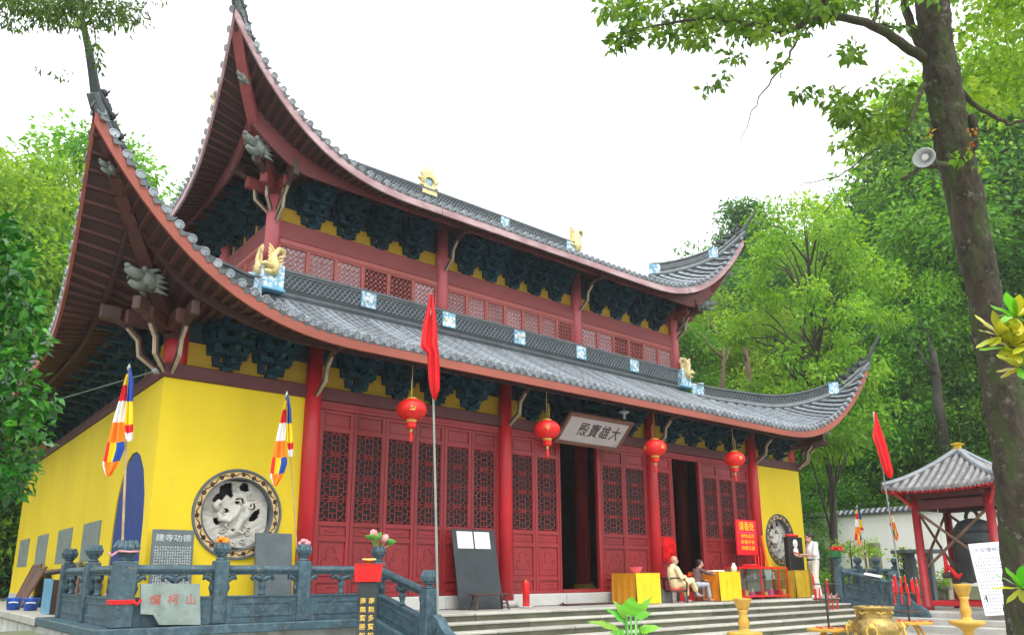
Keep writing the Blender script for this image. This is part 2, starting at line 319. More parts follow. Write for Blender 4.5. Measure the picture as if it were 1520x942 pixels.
class Roof:
    def __init__(s, W, yf, y0, fl, z0, h, p, e, di, zt, hip, zi, soff, fh, full=None):
        s.W = W; s.yf = yf; s.Ls = YC-yf; s.y0 = y0; s.fl = fl; s.z0 = z0; s.h = h; s.p = p; s.e = e; s.di = di; s.zt = zt; s.hip = hip; s.zi = zi; s.soff = soff; s.fh = fh; s.full = full; s.oc = y0+fl
    def L(s, side): return s.W if side in 'fb' else s.Ls
    def tf(s, side, a, o, z):
        if side == 'f': return V((a, s.yf-o, z))
        if side == 'b': return V((-a, 2*YC-s.yf+o, z))
        if side == 'l': return V((-s.W-o, YC-a, z))
        return V((s.W+o, YC+a, z))
    def eave(s, side, a):
        xc = s.L(side)+s.oc; t = max(0, min(1, (abs(a)-(xc-s.e))/s.e)); return s.y0+s.fl*t*t, s.z0+s.h*t**s.p, t
    def top(s, side, a):
        L = s.L(side); Li = L-s.di
        if abs(a) <= Li:
            if s.full and side in 'fb': return -s.Ls, s.full
            return -s.di, s.zt
        t = (abs(a)-Li)/(s.oc+s.di); return abs(a)-L, interp(s.hip, t)
    def row(s, side, a, u):
        o0, z0, t = s.eave(side, a); o1, z1 = s.top(side, a); z0 += s.fh+.05*t
        ln = abs(o1-o0); return o0+(o1-o0)*u, z0+(z1-z0)*u - .045*ln*4*u*(1-u)*(1.3 if s.full else 1)
    def sof(s, side, a, u):
        o0, z0, t = s.eave(side, a); L = s.L(side)
        o1 = 0 if abs(a) <= L else abs(a)-L; z1 = s.zi if abs(a) <= L else s.soff(o1)
        return o0-.02+(o1-o0+.02)*u, z0+.05+(z1-z0-.05)*u
    def samples(s, side, n):
        xc = s.L(side)+s.oc-.004; return [-xc+2*xc*i/n for i in range(n+1)]
r_lo = Roof(xA, 0, 1.43, .348, 4.548, 2.512, 2.68, 4.92, 2.40, 6.60,
            [(0, 6.60), (.12, 6.36), (.24, 6.22), (.48, 6.0), (.66, 6.12), (.84, 6.5), (.95, 6.97), (1, 7.30)], 5.0, lambda o: 5.0+1.17*o, .22)
r_up = Roof(xB, DA, 1.484, .358, 9.275, 2.607, 2.82, 4.97, .73, 10.9,
            [(0, 10.9), (.25, 10.9), (.58, 11.18), (.78, 11.56), (.92, 11.98), (1, 12.2)], 9.75, lambda o: 9.75+.5*o+.36*o*o, .22, 13.05)

def disc_drip():                        # a round end tile and the pointed drip tile beside it; x along the eave, -y outward
    b = MB(); n = 10
    ring = lambda r, y: [(r*math.cos(2*PI*k/n), y, r*math.sin(2*PI*k/n)+.03) for k in range(n)]
    vs = ring(.076, .06)+ring(.076, -.02)+ring(.062, -.024)+ring(.055, -.012)
    fs = [(i*n+k, (i+1)*n+k, (i+1)*n+(k+1) % n, i*n+(k+1) % n) for i in range(3) for k in range(n)] + [tuple(3*n+k for k in range(n-1, -1, -1))]
    b.add(vs, fs, 0); b.ball((0, .13, .088), (.03, .03, .026), 7, 5, 1)
    pr = [(-.085, .035), (-.075, -.03), (-.045, -.075), (0, -.115), (.045, -.075), (.075, -.03), (.085, .035), (.045, -.005), (0, -.02), (-.045, -.005)]
    b.prism([(x+.105, -.012, z) for x, z in pr], (0, .016, 0), 1)
    return b.mesh('eave_tile', [K['tile'], K['tiledk']])
EAVE = disc_drip()
def tile_row(rf, side, a, par, far):
    ax = (rf.tf(side, a+1, 0, 0)-rf.tf(side, a, 0, 0))
    o0, _ = rf.row(side, a, 0); o1, _ = rf.row(side, a, 1); ln = abs(o1-o0)*1.2; ns = max(1, min(22, int(ln/.26)))
    if far: ns = max(1, ns//2)
    b = MB(); k = 5; rows = []
    for j in range(ns):
        for u, r in ((j/ns, .075), ((j+1)/ns, .06)):
            o, z = rf.row(side, a, u); oa, za = rf.row(side, a, min(1, u+.02)); ob, zb = rf.row(side, a, max(0, u-.02))
            p = rf.tf(side, a, o, z); t = (rf.tf(side, a, oa, za)-rf.tf(side, a, ob, zb)).normalized(); nm = ax.cross(t)
            if nm.z < 0: nm = -nm
            rows.append([p + ax*(r*math.cos(PI*i/(k-1))) + nm*(r*1.05*math.sin(PI*i/(k-1))-.004) for i in range(k)])
    b.grid(rows); return b.build('tile_row', K['tile'], par)
def roof_build(rf, name, par, sp, counts):
    deck = MB()
    for side in 'flbr':
        ss = rf.samples(side, 64)
        deck.grid([[rf.tf(side, a, *rf.row(side, a, u/8)) - V((0, 0, .01)) for u in range(9)] for a in ss], 0)
    root = deck.build(name, K['tiledk'], par, True)
    sf = MB()
    for side in 'flbr':
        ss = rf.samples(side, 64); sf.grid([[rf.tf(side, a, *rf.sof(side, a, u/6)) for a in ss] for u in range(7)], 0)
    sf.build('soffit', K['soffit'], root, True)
    fm = K['fascia'] if rf is r_lo else K['ufascia']
    for side in 'flbr':
        fa = MB(); rows = []
        for a in rf.samples(side, 90):
            o, z, t = rf.eave(side, a); q = lambda do, dz: rf.tf(side, a, o+do, z+dz); hh = rf.fh-.02+.05*t
            rows.append([q(.0, hh), q(.02, hh), q(.02, 0), q(-.03, 0), q(-.03, hh)])
        fa.grid(rows); fa.build('fascia_board', fm, root)
    for side, lo, hi in counts:
        xc = rf.L(side)+rf.oc-.06; n = int(2*xc/sp); ax = (rf.tf(side, 1, 0, 0)-rf.tf(side, 0, 0, 0)); ou = rf.tf(side, 0, 1, 0)-rf.tf(side, 0, 0, 0)
        for i in range(n+1):
            a = -xc+2*xc*i/n
            if not lo <= a <= hi: continue
            if side == 'f': tile_row(rf, side, a, root, rf is r_up and abs(a) < 6)
            o, z = rf.row(side, a, 0); o2, z2 = rf.row(side, a, .03); p = rf.tf(side, a, o+.02, z)
            e1 = rf.eave(side, a+.05); e0 = rf.eave(side, a-.05); tz = (e1[1]-e0[1])/.1
            X = (ax+V((0, 0, tz*.55))).normalized(); sl = (z2-z)/max(1e-4, abs(o2-o)); Y = (-ou+V((0, 0, sl*.6))).normalized(); Z = X.cross(Y).normalized(); Y = Z.cross(X)
            X, Y, Z = X+V((0, 0, random.uniform(-.05, .05))), Y, Z
            link('eave_tile', EAVE, root, mw=Matrix(((X.x, Y.x, Z.x, p.x), (X.y, Y.y, Z.y, p.y), (X.z, Y.z, Z.z, p.z), (0, 0, 0, 1))))
    # rafters on the soffit: singly where they show largest, the rest joined
    for side, lo, hi in (('l', -5, 99), ('f', -99, 99)):
        xc = rf.L(side)+rf.oc-.12; n = int(2*xc/.165); ax = (rf.tf(side, 1, 0, 0)-rf.tf(side, 0, 0, 0)); joined = MB() if rf is r_up and side == 'f' else None
        for i in range(n+1):
            a = -xc+2*xc*i/n
            if not lo <= a <= hi: continue
            b = joined or MB(); pr = None
            for j in range(4):
                u = j/3*.97; o, z = rf.sof(side, a, u); p = rf.tf(side, a, o, z+.01); d = .065 if j > 1 else .055
                cur = [p-ax*.035, p+ax*.035, p+ax*.035-V((0, 0, d)), p-ax*.035-V((0, 0, d))]
                if pr: b.add(pr+cur, [(0, 1, 5, 4), (1, 2, 6, 5), (2, 3, 7, 6), (3, 0, 4, 7), (3, 2, 1, 0), (4, 5, 6, 7)])
                pr = cur
            if not joined: b.build('rafter', K['rafter'], root)
        if joined: tag(joined.build('front_rafters', K['rafter'], root), kind='stuff')
    # boards hung under the eave in front of the brackets, running out under the rising corner
    for side in 'flr':
        L = rf.L(side); oo = 1.0; b = MB(); rows = []; zb_ = rf.sof(side, 0, .35)[1]-(.14 if rf is r_lo else .12)
        for i in range(61):
            a = -(L+oo-.02)+2*(L+oo-.02)*i/60; o0, z0, t = rf.eave(side, a); o1 = 0 if abs(a) <= L else abs(a)-L; z1 = rf.zi if abs(a) <= L else rf.soff(o1)
            u = (o0-oo)/max(.001, o0-o1) if o0 > o1 else 1; u = max(0, min(1, u)); zt_ = z0+.05+(z1-z0-.05)*u; zb2 = max(zb_, zt_-(.17 if rf is r_lo else .50)) if abs(a) < L+.6 or rf is r_up else zt_-.1
            rows.append([rf.tf(side, a, oo+.03, zt_), rf.tf(side, a, oo+.03, zb2), rf.tf(side, a, oo-.03, zb2), rf.tf(side, a, oo-.03, zt_)])
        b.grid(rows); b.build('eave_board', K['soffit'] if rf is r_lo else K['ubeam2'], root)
    return root
lower = roof_build(r_lo, 'lower_roof', hall, .212, (('f', -99, 99), ('l', -2, 99)))
upper = roof_build(r_up, 'upper_roof', hall, .225, (('f', -99, 99), ('l', -4, 99)))

def beast(b, p, s, d, mi=0):            # a small seated roof beast facing d
    p = V(p); d = V(d).normalized(); u = V((0, 0, 1))
    b.tube([p-d*.05*s, p+u*.10*s-d*.02*s, p+u*.20*s+d*.02*s], [.075*s, .07*s, .05*s], 7, mi)
    b.ball(p+u*.26*s+d*.05*s, .062*s, 7, 5, mi); b.tube([p+u*.26*s+d*.08*s, p+u*.24*s+d*.15*s], [.04*s, .025*s], 6, mi)
    b.tube([p+d*.08*s, p+u*.14*s+d*.08*s], .025*s, 5, mi); b.tube([p-d*.08*s, p+u*.12*s-d*.14*s, p+u*.2*s-d*.1*s], [.03*s, .03*s, .015*s], 5, mi)
    for k in (-1, 1): b.tube([p+u*.3*s+d.cross(u)*.03*s*k, p+u*.36*s+d.cross(u)*.05*s*k-d*.02*s], [.018*s, .006*s], 5, mi)
def hip_ridge(rf, sx, sy, par, t0, t1, spike):
    def P(t, dz=0):
        o = -rf.di+(rf.oc+rf.di)*t; y = rf.yf-o if sy < 0 else 2*YC-rf.yf+o
        return V((sx*(rf.W+o), y, interp(rf.hip, t)+.05+dz))
    dg = V((sx, sy, 0)).normalized(); sd_ = V((-sy, sx, 0)).normalized()
    b = MB(); H = .36; ts = [t0+(t1-t0)*i/24 for i in range(25)]
    def strip(tl, w, z0, z1, mi):
        rows = [[P(t, z0(t))-sd_*w, P(t, z1(t))-sd_*w, P(t, z1(t))+sd_*w, P(t, z0(t))+sd_*w, P(t, z0(t))-sd_*w] for t in tl]
        b.grid(rows, mi); b.add(rows[0][:4], [(0, 1, 2, 3)], mi); b.add(rows[-1][:4], [(3, 2, 1, 0)], mi)
    strip(ts, .06, lambda t: 0, lambda t: H, 0)
    b.tube([P(t, .0) for t in ts], .10, 8, 1); b.tube([P(t, .09) for t in ts], .075, 6, 1)
    strip(ts, .10, lambda t: H, lambda t: H+.05, 1)
    for i in range(46):                 # open lattice on both faces
        t = t0+(t1-t0)*(i+.5)/46
        for s_ in (-1, 1):
            q = sd_*(s_*.064)
            b.tube([P(t-.008, .14)+q, P(t+.008, H-.02)+q], .016, 4, 1); b.tube([P(t+.008, .14)+q, P(t-.008, H-.02)+q], .016, 4, 1)
    te = [t1-.02+(1.0-t1+.02)*i/10 for i in range(11)]
    strip(te, .065, lambda t: -.02, lambda t: .14, 0); b.tube([P(t, .17) for t in te], .07, 7, 1); b.tube([P(t, .0) for t in te], .095, 7, 1)
    e = P(1.0, .12); sp = [e-dg*.25+V((0, 0, -.08))] + [e+V(q) for q in spike(dg)]
    b.tube(sp, [.095]+[.09-.05*i/len(spike(dg)) for i in range(1, len(spike(dg))+1)], 7, 0)
    b.tube([P(.97, .03)+dg*.0, e+dg*.10], [.10, .09], 8, 1)
    o = b.build('hip_ridge', [K['ridge'], K['ridgel']], par)
    bl = MB(); c = P(t1+.005, .18); bl.obox(c, (.16, .10, .20), (dg, sd_, V((0, 0, 1))), 0, .01); bl.build('porcelain_tile', K['porcel'], par); bl = MB(); c2 = P(t0+.02, .2)
    bl.obox(c2, (.2, .09, .22), (dg, sd_, V((0, 0, 1))), 0, .01); bl.build('porcelain_tile', K['porcel'], par)
    for i in range(4):
        q = MB(); t = t1+.045+(1-t1-.06)*i/3.4; beast(q, P(t, .22), 1.05, dg); q.build('roof_beast', K['ridge'], par, True)
for sx, sy in ((-1, -1), (1, -1), (-1, 1), (1, 1)):
    hip_ridge(r_lo, sx, sy, lower, .04, .80, lambda d: [d*.04+V((0, 0, .05)), d*.16+V((0, 0, .30)), d*.32+V((0, 0, .60)), d*.55+V((0, 0, .95))])
    hip_ridge(r_up, sx, sy, upper, .12, .70, lambda d: [d*.04+V((0, 0, .04)), d*.15+V((0, 0, .24)), d*.30+V((0, 0, .48)), d*.50+V((0, 0, .76))])

def cornerY(rf, sy, o): return rf.yf-o if sy < 0 else 2*YC-rf.yf+o
def dragon_head(par, p, d, s):
    d = V(d).normalized(); w = d.cross(V((0, 0, 1))).normalized(); u = w.cross(d); b = MB(); p = V(p)
    b.tube([p-d*.25*s, p-d*.05*s+u*.04*s, p+d*.12*s+u*.05*s], [.15*s, .19*s, .15*s], 10)
    b.tube([p+d*.05*s+u*.09*s, p+d*.30*s+u*.09*s, p+d*.42*s+u*.12*s], [.13*s, .10*s, .075*s], 8)          # upper jaw, lifted nose
    b.tube([p+d*.02*s-u*.08*s, p+d*.22*s-u*.13*s, p+d*.34*s-u*.11*s], [.12*s, .075*s, .05*s], 8)          # lower jaw
    b.ball(p+d*.42*s+u*.17*s, (.06*s, .06*s, .05*s), 8, 6)
    for k in (-1, 1):
        b.ball(p+d*.12*s+u*.19*s+w*.10*s*k, .055*s, 8, 6); b.tube([p+u*.18*s+w*.09*s*k, p-d*.16*s+u*.27*s+w*.14*s*k, p-d*.28*s+u*.24*s+w*.17*s*k], [.05*s, .035*s, .012*s], 6)
        for q in range(4):
            a = -.6+q*.4; b.tube([p-d*.12*s+w*.14*s*k+u*a*.2*s, p-d*.34*s+w*.24*s*k+u*a*.3*s], [.06*s, .012*s], 5)
        for q in range(3): b.tube([p+d*(.16+.08*q)*s+w*.07*s*k+u*.01*s, p+d*(.16+.08*q)*s+w*.07*s*k-u*.05*s], [.018*s, .004*s], 4)
    b.build('dragon_head', K['dragonst'], par, True)
def hip_beams(rf, par, zb, dep, heads):
    for sx, sy in ((-1, -1), (1, -1), (-1, 1), (1, 1)):
        b = MB(); dg = V((sx, sy, 0)).normalized(); w = V((-sy, sx, 0)).normalized(); pr = None
        for i in range(10):
            o = -.35+(rf.oc-.08+.35)*i/9; z = zb(o); p = V((sx*(rf.W+o), cornerY(rf, sy, o), z)); h = dep*(1-.5*max(0, o)/rf.oc)
            cur = [p-w*.11, p+w*.11, p+w*.11+V((0, 0, h)), p-w*.11+V((0, 0, h))]
            if pr: b.add(pr+cur, [(0, 1, 5, 4), (1, 2, 6, 5), (2, 3, 7, 6), (3, 0, 4, 7), (3, 2, 1, 0), (4, 5, 6, 7)])
            pr = cur
        b.build('hip_beam', K['rafter'] if rf is r_lo else K['ubeam'], par)
        for o, dz, s in heads: dragon_head(par, (sx*(rf.W+o), cornerY(rf, sy, o), zb(o)+dz), dg+V((-.35 if sx < 0 else .35, 0, -.05)), s)
hip_beams(r_lo, lower, lambda o: 4.68+1.35*o, .30, ((.60, -.24, .88), (1.44, -.06, .42)))
hip_beams(r_up, upper, lambda o: 9.1+o+.09*max(0, o)**4, .32, ((.80, -.22, .95), (1.42, -.06, .42)))

# ridges: banded walls of dark tile lattice between mouldings
def band(name, par, P0, P1, z0, h, tiles=(), bm=.17):
    P0, P1 = V(P0), V(P1); d = (P1-P0); ln = d.length; d.normalize(); n = V((d.y, -d.x, 0)); u = V((0, 0, 1))
    b = MB(); mid = (P0+P1)/2
    b.obox(mid+u*(z0+h/2), (ln/2, .07, h/2), (d, n, u), 0)
    for dz, r in ((.0, .10), (bm*.55, .085), (bm-.04, .06)): b.tube([P0+u*(z0+dz), P1+u*(z0+dz)], r, 8, 1)
    b.obox(mid+u*(z0+h-.03), (ln/2, .115, .035), (d, n, u), 1, .008)
    b.obox(mid+u*(z0+h-.09), (ln/2, .09, .02), (d, n, u), 1)
    root = b.build(name, [K['ridge'], K['ridgel']], par)
    lt = MB(); c = .125; y0, y1 = z0+bm+.01, z0+h-.11; rows = max(2, round((y1-y0)/.085)); rh = (y1-y0)/rows
    for r in range(rows):
        for i in range(int(ln/c)):
            x = (i+(.5 if r % 2 else 0))*c+.06
            if x+c > ln: continue
            for s_ in (-1, 1):
                q = P0+n*(.075*s_); A = [q+d*x+u*(y0+r*rh), q+d*(x+c/2)+u*(y0+(r+.95)*rh), q+d*(x+c)+u*(y0+r*rh)]
                lt.tube(A, .014, 4, 0, False)
    tag(lt.build('ridge_lattice', K['tile'], root), kind='stuff')
    for x in tiles:
        for s_ in (1,):
            t = MB(); t.obox(P0+d*(x+ln/2)+n*.08+u*(z0+(bm+h)/2-.02), (.19, .03, (h-bm)/2-.03), (d, n, u), 0, .006)
            t.obox(P0+d*(x+ln/2)+n*.085+u*(z0+(bm+h)/2-.02), (.205, .02, (h-bm)/2-.015), (d, n, u), 1)
            for k in range(3):         # little moulded figures on the face
                t.ball(P0+d*(x+ln/2+random.uniform(-.1, .1))+n*.112+u*(z0+(bm+h)/2+random.uniform(-.08, .06)), (.045, .02, .05), 7, 5, 2 if k == 0 and random.random() < .5 else 3)
            t.build('porcelain_tile', [K['porcel'], K['bluefr'], K['gold'], K['white']], root)
    return root
bx_ = xB+.12; by_ = DA-.16
band('ridge_band', hall, (-bx_, by_, 0), (bx_, by_, 0), 6.62, .75, (-4.75, -2.4, 0, 2.4, 4.75), .30)
band('ridge_band', hall, (-bx_, DEP-by_, 0), (-bx_, by_, 0), 6.62, .75, (-2, 2), .30)
band('ridge_band', hall, (bx_, by_, 0), (bx_, DEP-by_, 0), 6.62, .75, (), .30)
band('main_ridge', upper, (-7.1, YC, 0), (7.1, YC, 0), 13.0, .72, (-6.7, -3.35, 3.35, 6.7))
def scroll_beast(p, d, s, mat, name, par):   # gilded scroll-tailed creature standing at a ridge end, looking along -d
    b = MB(); p = V(p); d = V(d).normalized(); u = V((0, 0, 1)); w = d.cross(u)
    b.tube([p+d*.0*s, p+d*.05*s+u*.25*s, p-d*.05*s+u*.55*s, p+d*.12*s+u*.8*s, p+d*.3*s+u*.82*s, p+d*.34*s+u*.68*s, p+d*.24*s+u*.62*s], [.2*s, .21*s, .17*s, .12*s, .09*s, .06*s, .03*s], 9, flat=.6)
    b.tube([p-d*.05*s+u*.18*s, p-d*.32*s+u*.26*s, p-d*.42*s+u*.20*s], [.15*s, .10*s, .06*s], 8, flat=.7)
    b.tube([p-d*.05*s+u*.05*s, p-d*.3*s+u*.04*s], [.11*s, .05*s], 7)
    for k in range(5):
        a = k*.5; b.tube([p+d*.05*s+u*(.15+.12*k)*s, p-d*(.12+.05*math.sin(a))*s+u*(.32+.13*k)*s, p-d*.22*s+u*(.42+.12*k)*s], [.06*s, .045*s, .01*s], 6)
        b.tube([p+d*.1*s+u*(.1+.11*k)*s, p+d*.28*s+u*(.2+.11*k)*s, p+d*.32*s+u*(.3+.1*k)*s], [.05*s, .04*s, .01*s], 6)
    for k in (-1, 1): b.ball(p-d*.22*s+u*.33*s+w*.08*s*k, .04*s, 7, 5)
    b.build(name, mat, par, True)
for sx in (-1, 1):
    scroll_beast((sx*7.05, YC, 13.3), (sx, 0, 0), 1.25, K['gold'], 'ridge_dragon', upper)
    c = MB(); c.box((sx*7.18-.24, DA-.42, 6.78), (sx*7.18+.24, DA-.02, 7.36), 0, .01); c.box((sx*7.18-.27, DA-.45, 6.74), (sx*7.18+.27, DA+.0, 6.80), 1, .01)
    o = c.build('corner_block', [K['porcel'], K['bluefr']], hall)
    scroll_beast((sx*7.2, DA-.42, 7.1), (-sx, .3, 0), .76, K['gold'], 'gilded_beast', o)
    scroll_beast((sx*7.42, DA-.1, 7.15), (.1*sx, -1, 0), .7, K['gold'], 'gilded_beast', o)
# flame jewel on the middle of the main ridge
b = MB(); fc = V((0, YC, 14.0)); out_ = []
for k in range(44):
    a = 2*PI*k/44; r = (.44 if k % 4 == 1 else .33 if k % 4 in (0, 2) else .28)*(1.25 if math.sin(a) > .8 else 1); out_.append((fc.x+r*math.cos(a), fc.y-.06, fc.z+r*math.sin(a)*1.1))
ring = [(fc.x+.17*math.cos(2*PI*k/44), fc.y-.06, fc.z+.17*math.sin(2*PI*k/44)) for k in range(44)]
for dy in (0, .12):
    n0 = len(b.v); b.v += [(x, y+dy, z) for x, y, z in out_+ring]
    for k in range(44): b.f.append((n0+k, n0+(k+1) % 44, n0+44+(k+1) % 44, n0+44+k)); b.m.append(0)
for k in range(44):
    j = (k+1) % 44; b.f += [(k, 88+k, 88+j, j), (44+k, 44+j, 132+j, 132+k)]; b.m += [0, 0]
for k in range(9): a = PI*(k/8); b.tube([fc+V((.2*math.cos(a), -.08, .2*math.sin(a)-.05)), fc+V((.36*math.cos(a+.2), -.08, .38*math.sin(a+.2)))], [.04, .01], 5)
b.box((-.3, YC-.1, 13.5), (.3, YC+.1, 13.72))
fj = b.build('flame_jewel', K['gold'], upper); b = MB(); b.ball(fc, (.165, .05, .165), 14, 8); b.build('mirror', K['porcel'], fj, True)
for sx in (-1, 1):                      # gables closing the upper roof, and the inner hall ceiling
    b = MB(); b.prism([(sx*6.4, DA+.75, 10.7), (sx*6.4, DEP-DA-.75, 10.7), (sx*6.4, YC, 13.1)], (sx*-.1, 0, 0)); b.build('gable', K['soffit'], upper)

# ---- columns
def column(x, y, z0, z1, r, mat, n=20):
    b = MB(); b.lathe((x, y, 0), [(r*1.0, z0), (r, z0+(z1-z0)*.6), (r*.93, z1)], n); return b.build('column', mat, hall, True)
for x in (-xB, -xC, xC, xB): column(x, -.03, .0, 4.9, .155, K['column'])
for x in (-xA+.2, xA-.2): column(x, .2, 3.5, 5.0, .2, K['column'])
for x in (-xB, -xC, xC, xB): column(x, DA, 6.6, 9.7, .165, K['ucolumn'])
for y in (5.73, 8.81, 11.89): column(-xB, y, 6.6, 9.7, .165, K['ucolumn'])
for x, y in ((2.484, 2.65), (-2.484, 2.65), (xB, 2.65), (2.484, 7), (5.9, 6)):
    column(x, y, .1, 6, .2, K['column']); b = MB(); b.lathe((x, y, 0), [(.34, .08), (.36, .2), (.25, .42)], 14); b.build('column_base', K['ceram'], hall, True)

# ---- lower walls
def pier(sx):                           # yellow end wall with a round opening
    x0, x1 = (-xA, -xB+.02) if sx < 0 else (xB-.02, xA); cx, cz, r = sx*8.36, 1.70, .60; b = MB()
    cor = [(x1, WH), (x0, WH), (x0, 0), (x1, 0)]
    ang = sorted([2*PI*(k+.5)/48 for k in range(48)]+[math.atan2(z-cz, x-cx) % (2*PI) for x, z in cor]); n = len(ang); inn = []; ou = []
    for a in ang:
        c_, s_ = math.cos(a), math.sin(a); t = min([q for q in ((x1-cx)/c_ if abs(c_) > 1e-9 else 9e9, (x0-cx)/c_ if abs(c_) > 1e-9 else 9e9, (WH-cz)/s_ if abs(s_) > 1e-9 else 9e9, -cz/s_ if abs(s_) > 1e-9 else 9e9) if q > 0])
        ou.append((cx+c_*t, cz+s_*t)); inn.append((cx+r*c_, cz+r*s_))
    for y, fl in ((0, 1), (.3, 0)):
        n0 = len(b.v); b.v += [(x, y, z) for x, z in ou]+[(x, y, z) for x, z in inn]
        for k in range(n):
            j = (k+1) % n; f = (n0+k, n0+j, n0+n+j, n0+n+k); b.f.append(f if fl else f[::-1]); b.m.append(0)
    o = b.build('wall', K['yellow'], hall)
    # reveal, ring, scrolls, carved screen
    rg = MB(); m = 64
    prof = [(.60, .25), (.60, -.01), (.615, -.02), (.625, -.01), (.625, .0), (.725, .0), (.725, -.01), (.735, -.03), (.765, -.03), (.775, .01)]; mi = [0, 0, 0, 0, 1, 0, 0, 0, 0]
    for i in range(len(prof)-1):
        for k in range(m):
            a, c_ = 2*PI*k/m, 2*PI*(k+1)/m; (r0, y0), (r1, y1) = prof[i], prof[i+1]
            rg.add([(cx+r0*math.cos(a), y0-.004, cz+r0*math.sin(a)), (cx+r0*math.cos(c_), y0-.004, cz+r0*math.sin(c_)), (cx+r1*math.cos(c_), y1-.004, cz+r1*math.sin(c_)), (cx+r1*math.cos(a), y1-.004, cz+r1*math.sin(a))], [(0, 1, 2, 3)], mi[i])
    ro = rg.build('round_window', [K['slate'], K['cream2']], hall)
    sc_ = MB(); N = 22
    for k in range(N):
        a0 = 2*PI*k/N; fl = 1 if k % 2 else -1; pts = []
        for j in range(13):
            q = j/12; rr = .040*(1-q*.75); w = q*2*PI*1.25
            pts.append((a0+.05/.675+(rr*math.cos(w))/.675, .675+fl*rr*math.sin(w)))
        pts = [(a0-.13, .675-fl*.02), (a0-.03, .675+fl*.022)]+pts
        sc_.tube([(cx+r_*math.cos(a), -.008, cz+r_*math.sin(a)) for a, r_ in pts], [.006]+[.011]*(len(pts)-2)+[.007], 4, 0, True)
    sc_.build('scroll_border', K['dkwood'], ro)
    HO = [((.33, .30), .27, .14, .9), ((.60, .25), .17, .12, -.4), ((.40, .36), .09, .14, .2), ((.25, .44), .28, .11, .85), ((.55, .52), .15, .14, .6), ((.74, .58), .11, .09, .5), ((.78, .74), .26, .10, .85), ((.36, .67), .10, .06, .1), ((.26, .85), .18, .10, .1), ((.58, .85), .09, .10, -.5), ((.70, .99), .09, .05, .2), ((.47, 1.0), .07, .05, 0)]
    hs_ = []
    for (hx, hz), ra, rb, an in HO:
        X = (420+(hx-.5)*0)/1; dx = (hx*580+135-420)/262*.54; dz = -((hz*480+140-490)/262*.54); hs_.append((dx*1.0, dz, ra*.50, rb*.66, an))
    nn = 84; st = .57; cell = 2*st/nn; cv = MB(); idx = {}
    def hole(x, z):
        for hx, hz, ra, rb, an in hs_:
            c_, s_ = math.cos(an), math.sin(an); u_ = ((x-hx)*c_+(z-hz)*s_)/ra; v_ = (-(x-hx)*s_+(z-hz)*c_)/rb
            if u_*u_+v_*v_ < 1+.16*math.sin(3*math.atan2(v_, u_)+hx*20)+.10*math.sin(7*math.atan2(v_, u_)+hz*33): return True
        return False
    dra = [(-.33, .05), (-.27, -.10), (-.12, -.12), (0, .0), (.08, .16), (.2, .14), (.22, .0), (.1, -.1), (.05, -.28), (-.1, -.36)]
    def relief(x, z):
        d = min(math.hypot(x-p[0]-(q[0]-p[0])*w, z-p[1]-(q[1]-p[1])*w) for p, q in zip(dra, dra[1:]) for w in (0, .33, .66))
        return -.05*max(0, 1-(d/.085)**2) - .006*math.sin(x*26+9*z+3*math.sin(z*14))*math.sin(z*29-7*x)
    def vid(i, j):
        if (i, j) not in idx:
            x, z = -st+i*cell, -st+j*cell; idx[(i, j)] = len(cv.v); cv.v.append((cx+x, .14+relief(x, z), cz+z))
        return idx[(i, j)]
    for i in range(nn):
        for j in range(nn):
            x, z = -st+(i+.5)*cell, -st+(j+.5)*cell
            if math.hypot(x, z) < .6 and not hole(x, z): cv.f.append((vid(i, j), vid(i+1, j), vid(i+1, j+1), vid(i, j+1))); cv.m.append(0)
    c = cv.build('carved_dragon_screen', K['carved'], ro, True); md = c.modifiers.new('thick', 'SOLIDIFY'); md.thickness = .05; md.offset = -1
    P_ = lambda x, z, y=.10: (cx+x, y, cz+z)
    dg_ = MB(); dg_.tube([P_(x, z, .12-.03*math.sin(i*1.1)) for i, (x, z) in enumerate(dra)], [.03, .05, .062, .068, .066, .06, .055, .05, .04, .015], 9, 0, True, .8)
    dg_.tube([P_(-.33, .05), P_(-.36, .14), P_(-.30, .20), P_(-.24, .17)], [.055, .06, .05, .02], 8)
    for x, z, a in ((-.12, -.12, -2.2), (.08, .16, 1.9), (.2, .1, .3), (.06, -.28, -.5)): dg_.tube([P_(x, z), P_(x+.09*math.cos(a), z+.09*math.sin(a)), P_(x+.13*math.cos(a+.7), z+.13*math.sin(a+.7))], [.03, .024, .01], 6)
    dg_.build('dragon_relief', K['carved'], ro, True)
    for k in range(17):
        for _ in range(40):
            x, z = random.uniform(-.5, .5), random.uniform(-.5, .5)
            if math.hypot(x, z) < .50 and not any(hole(x+.06*math.cos(w), z+.06*math.sin(w)) for w in (0, 1.6, 3.1, 4.7)) and not hole(x, z): break
        cl = MB(); w0 = random.random()*6; cl.tube([P_(x+.062*(1-q/11)*math.cos(w0+q*.85), z+.062*(1-q/11)*math.sin(w0+q*.85), .125) for q in range(10)], [.014]*9+[.008], 5); cl.build('cloud_curl', K['carved'], ro, True)
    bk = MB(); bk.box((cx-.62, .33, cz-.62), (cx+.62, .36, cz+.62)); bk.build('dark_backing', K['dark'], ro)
pier(-1); pier(1)
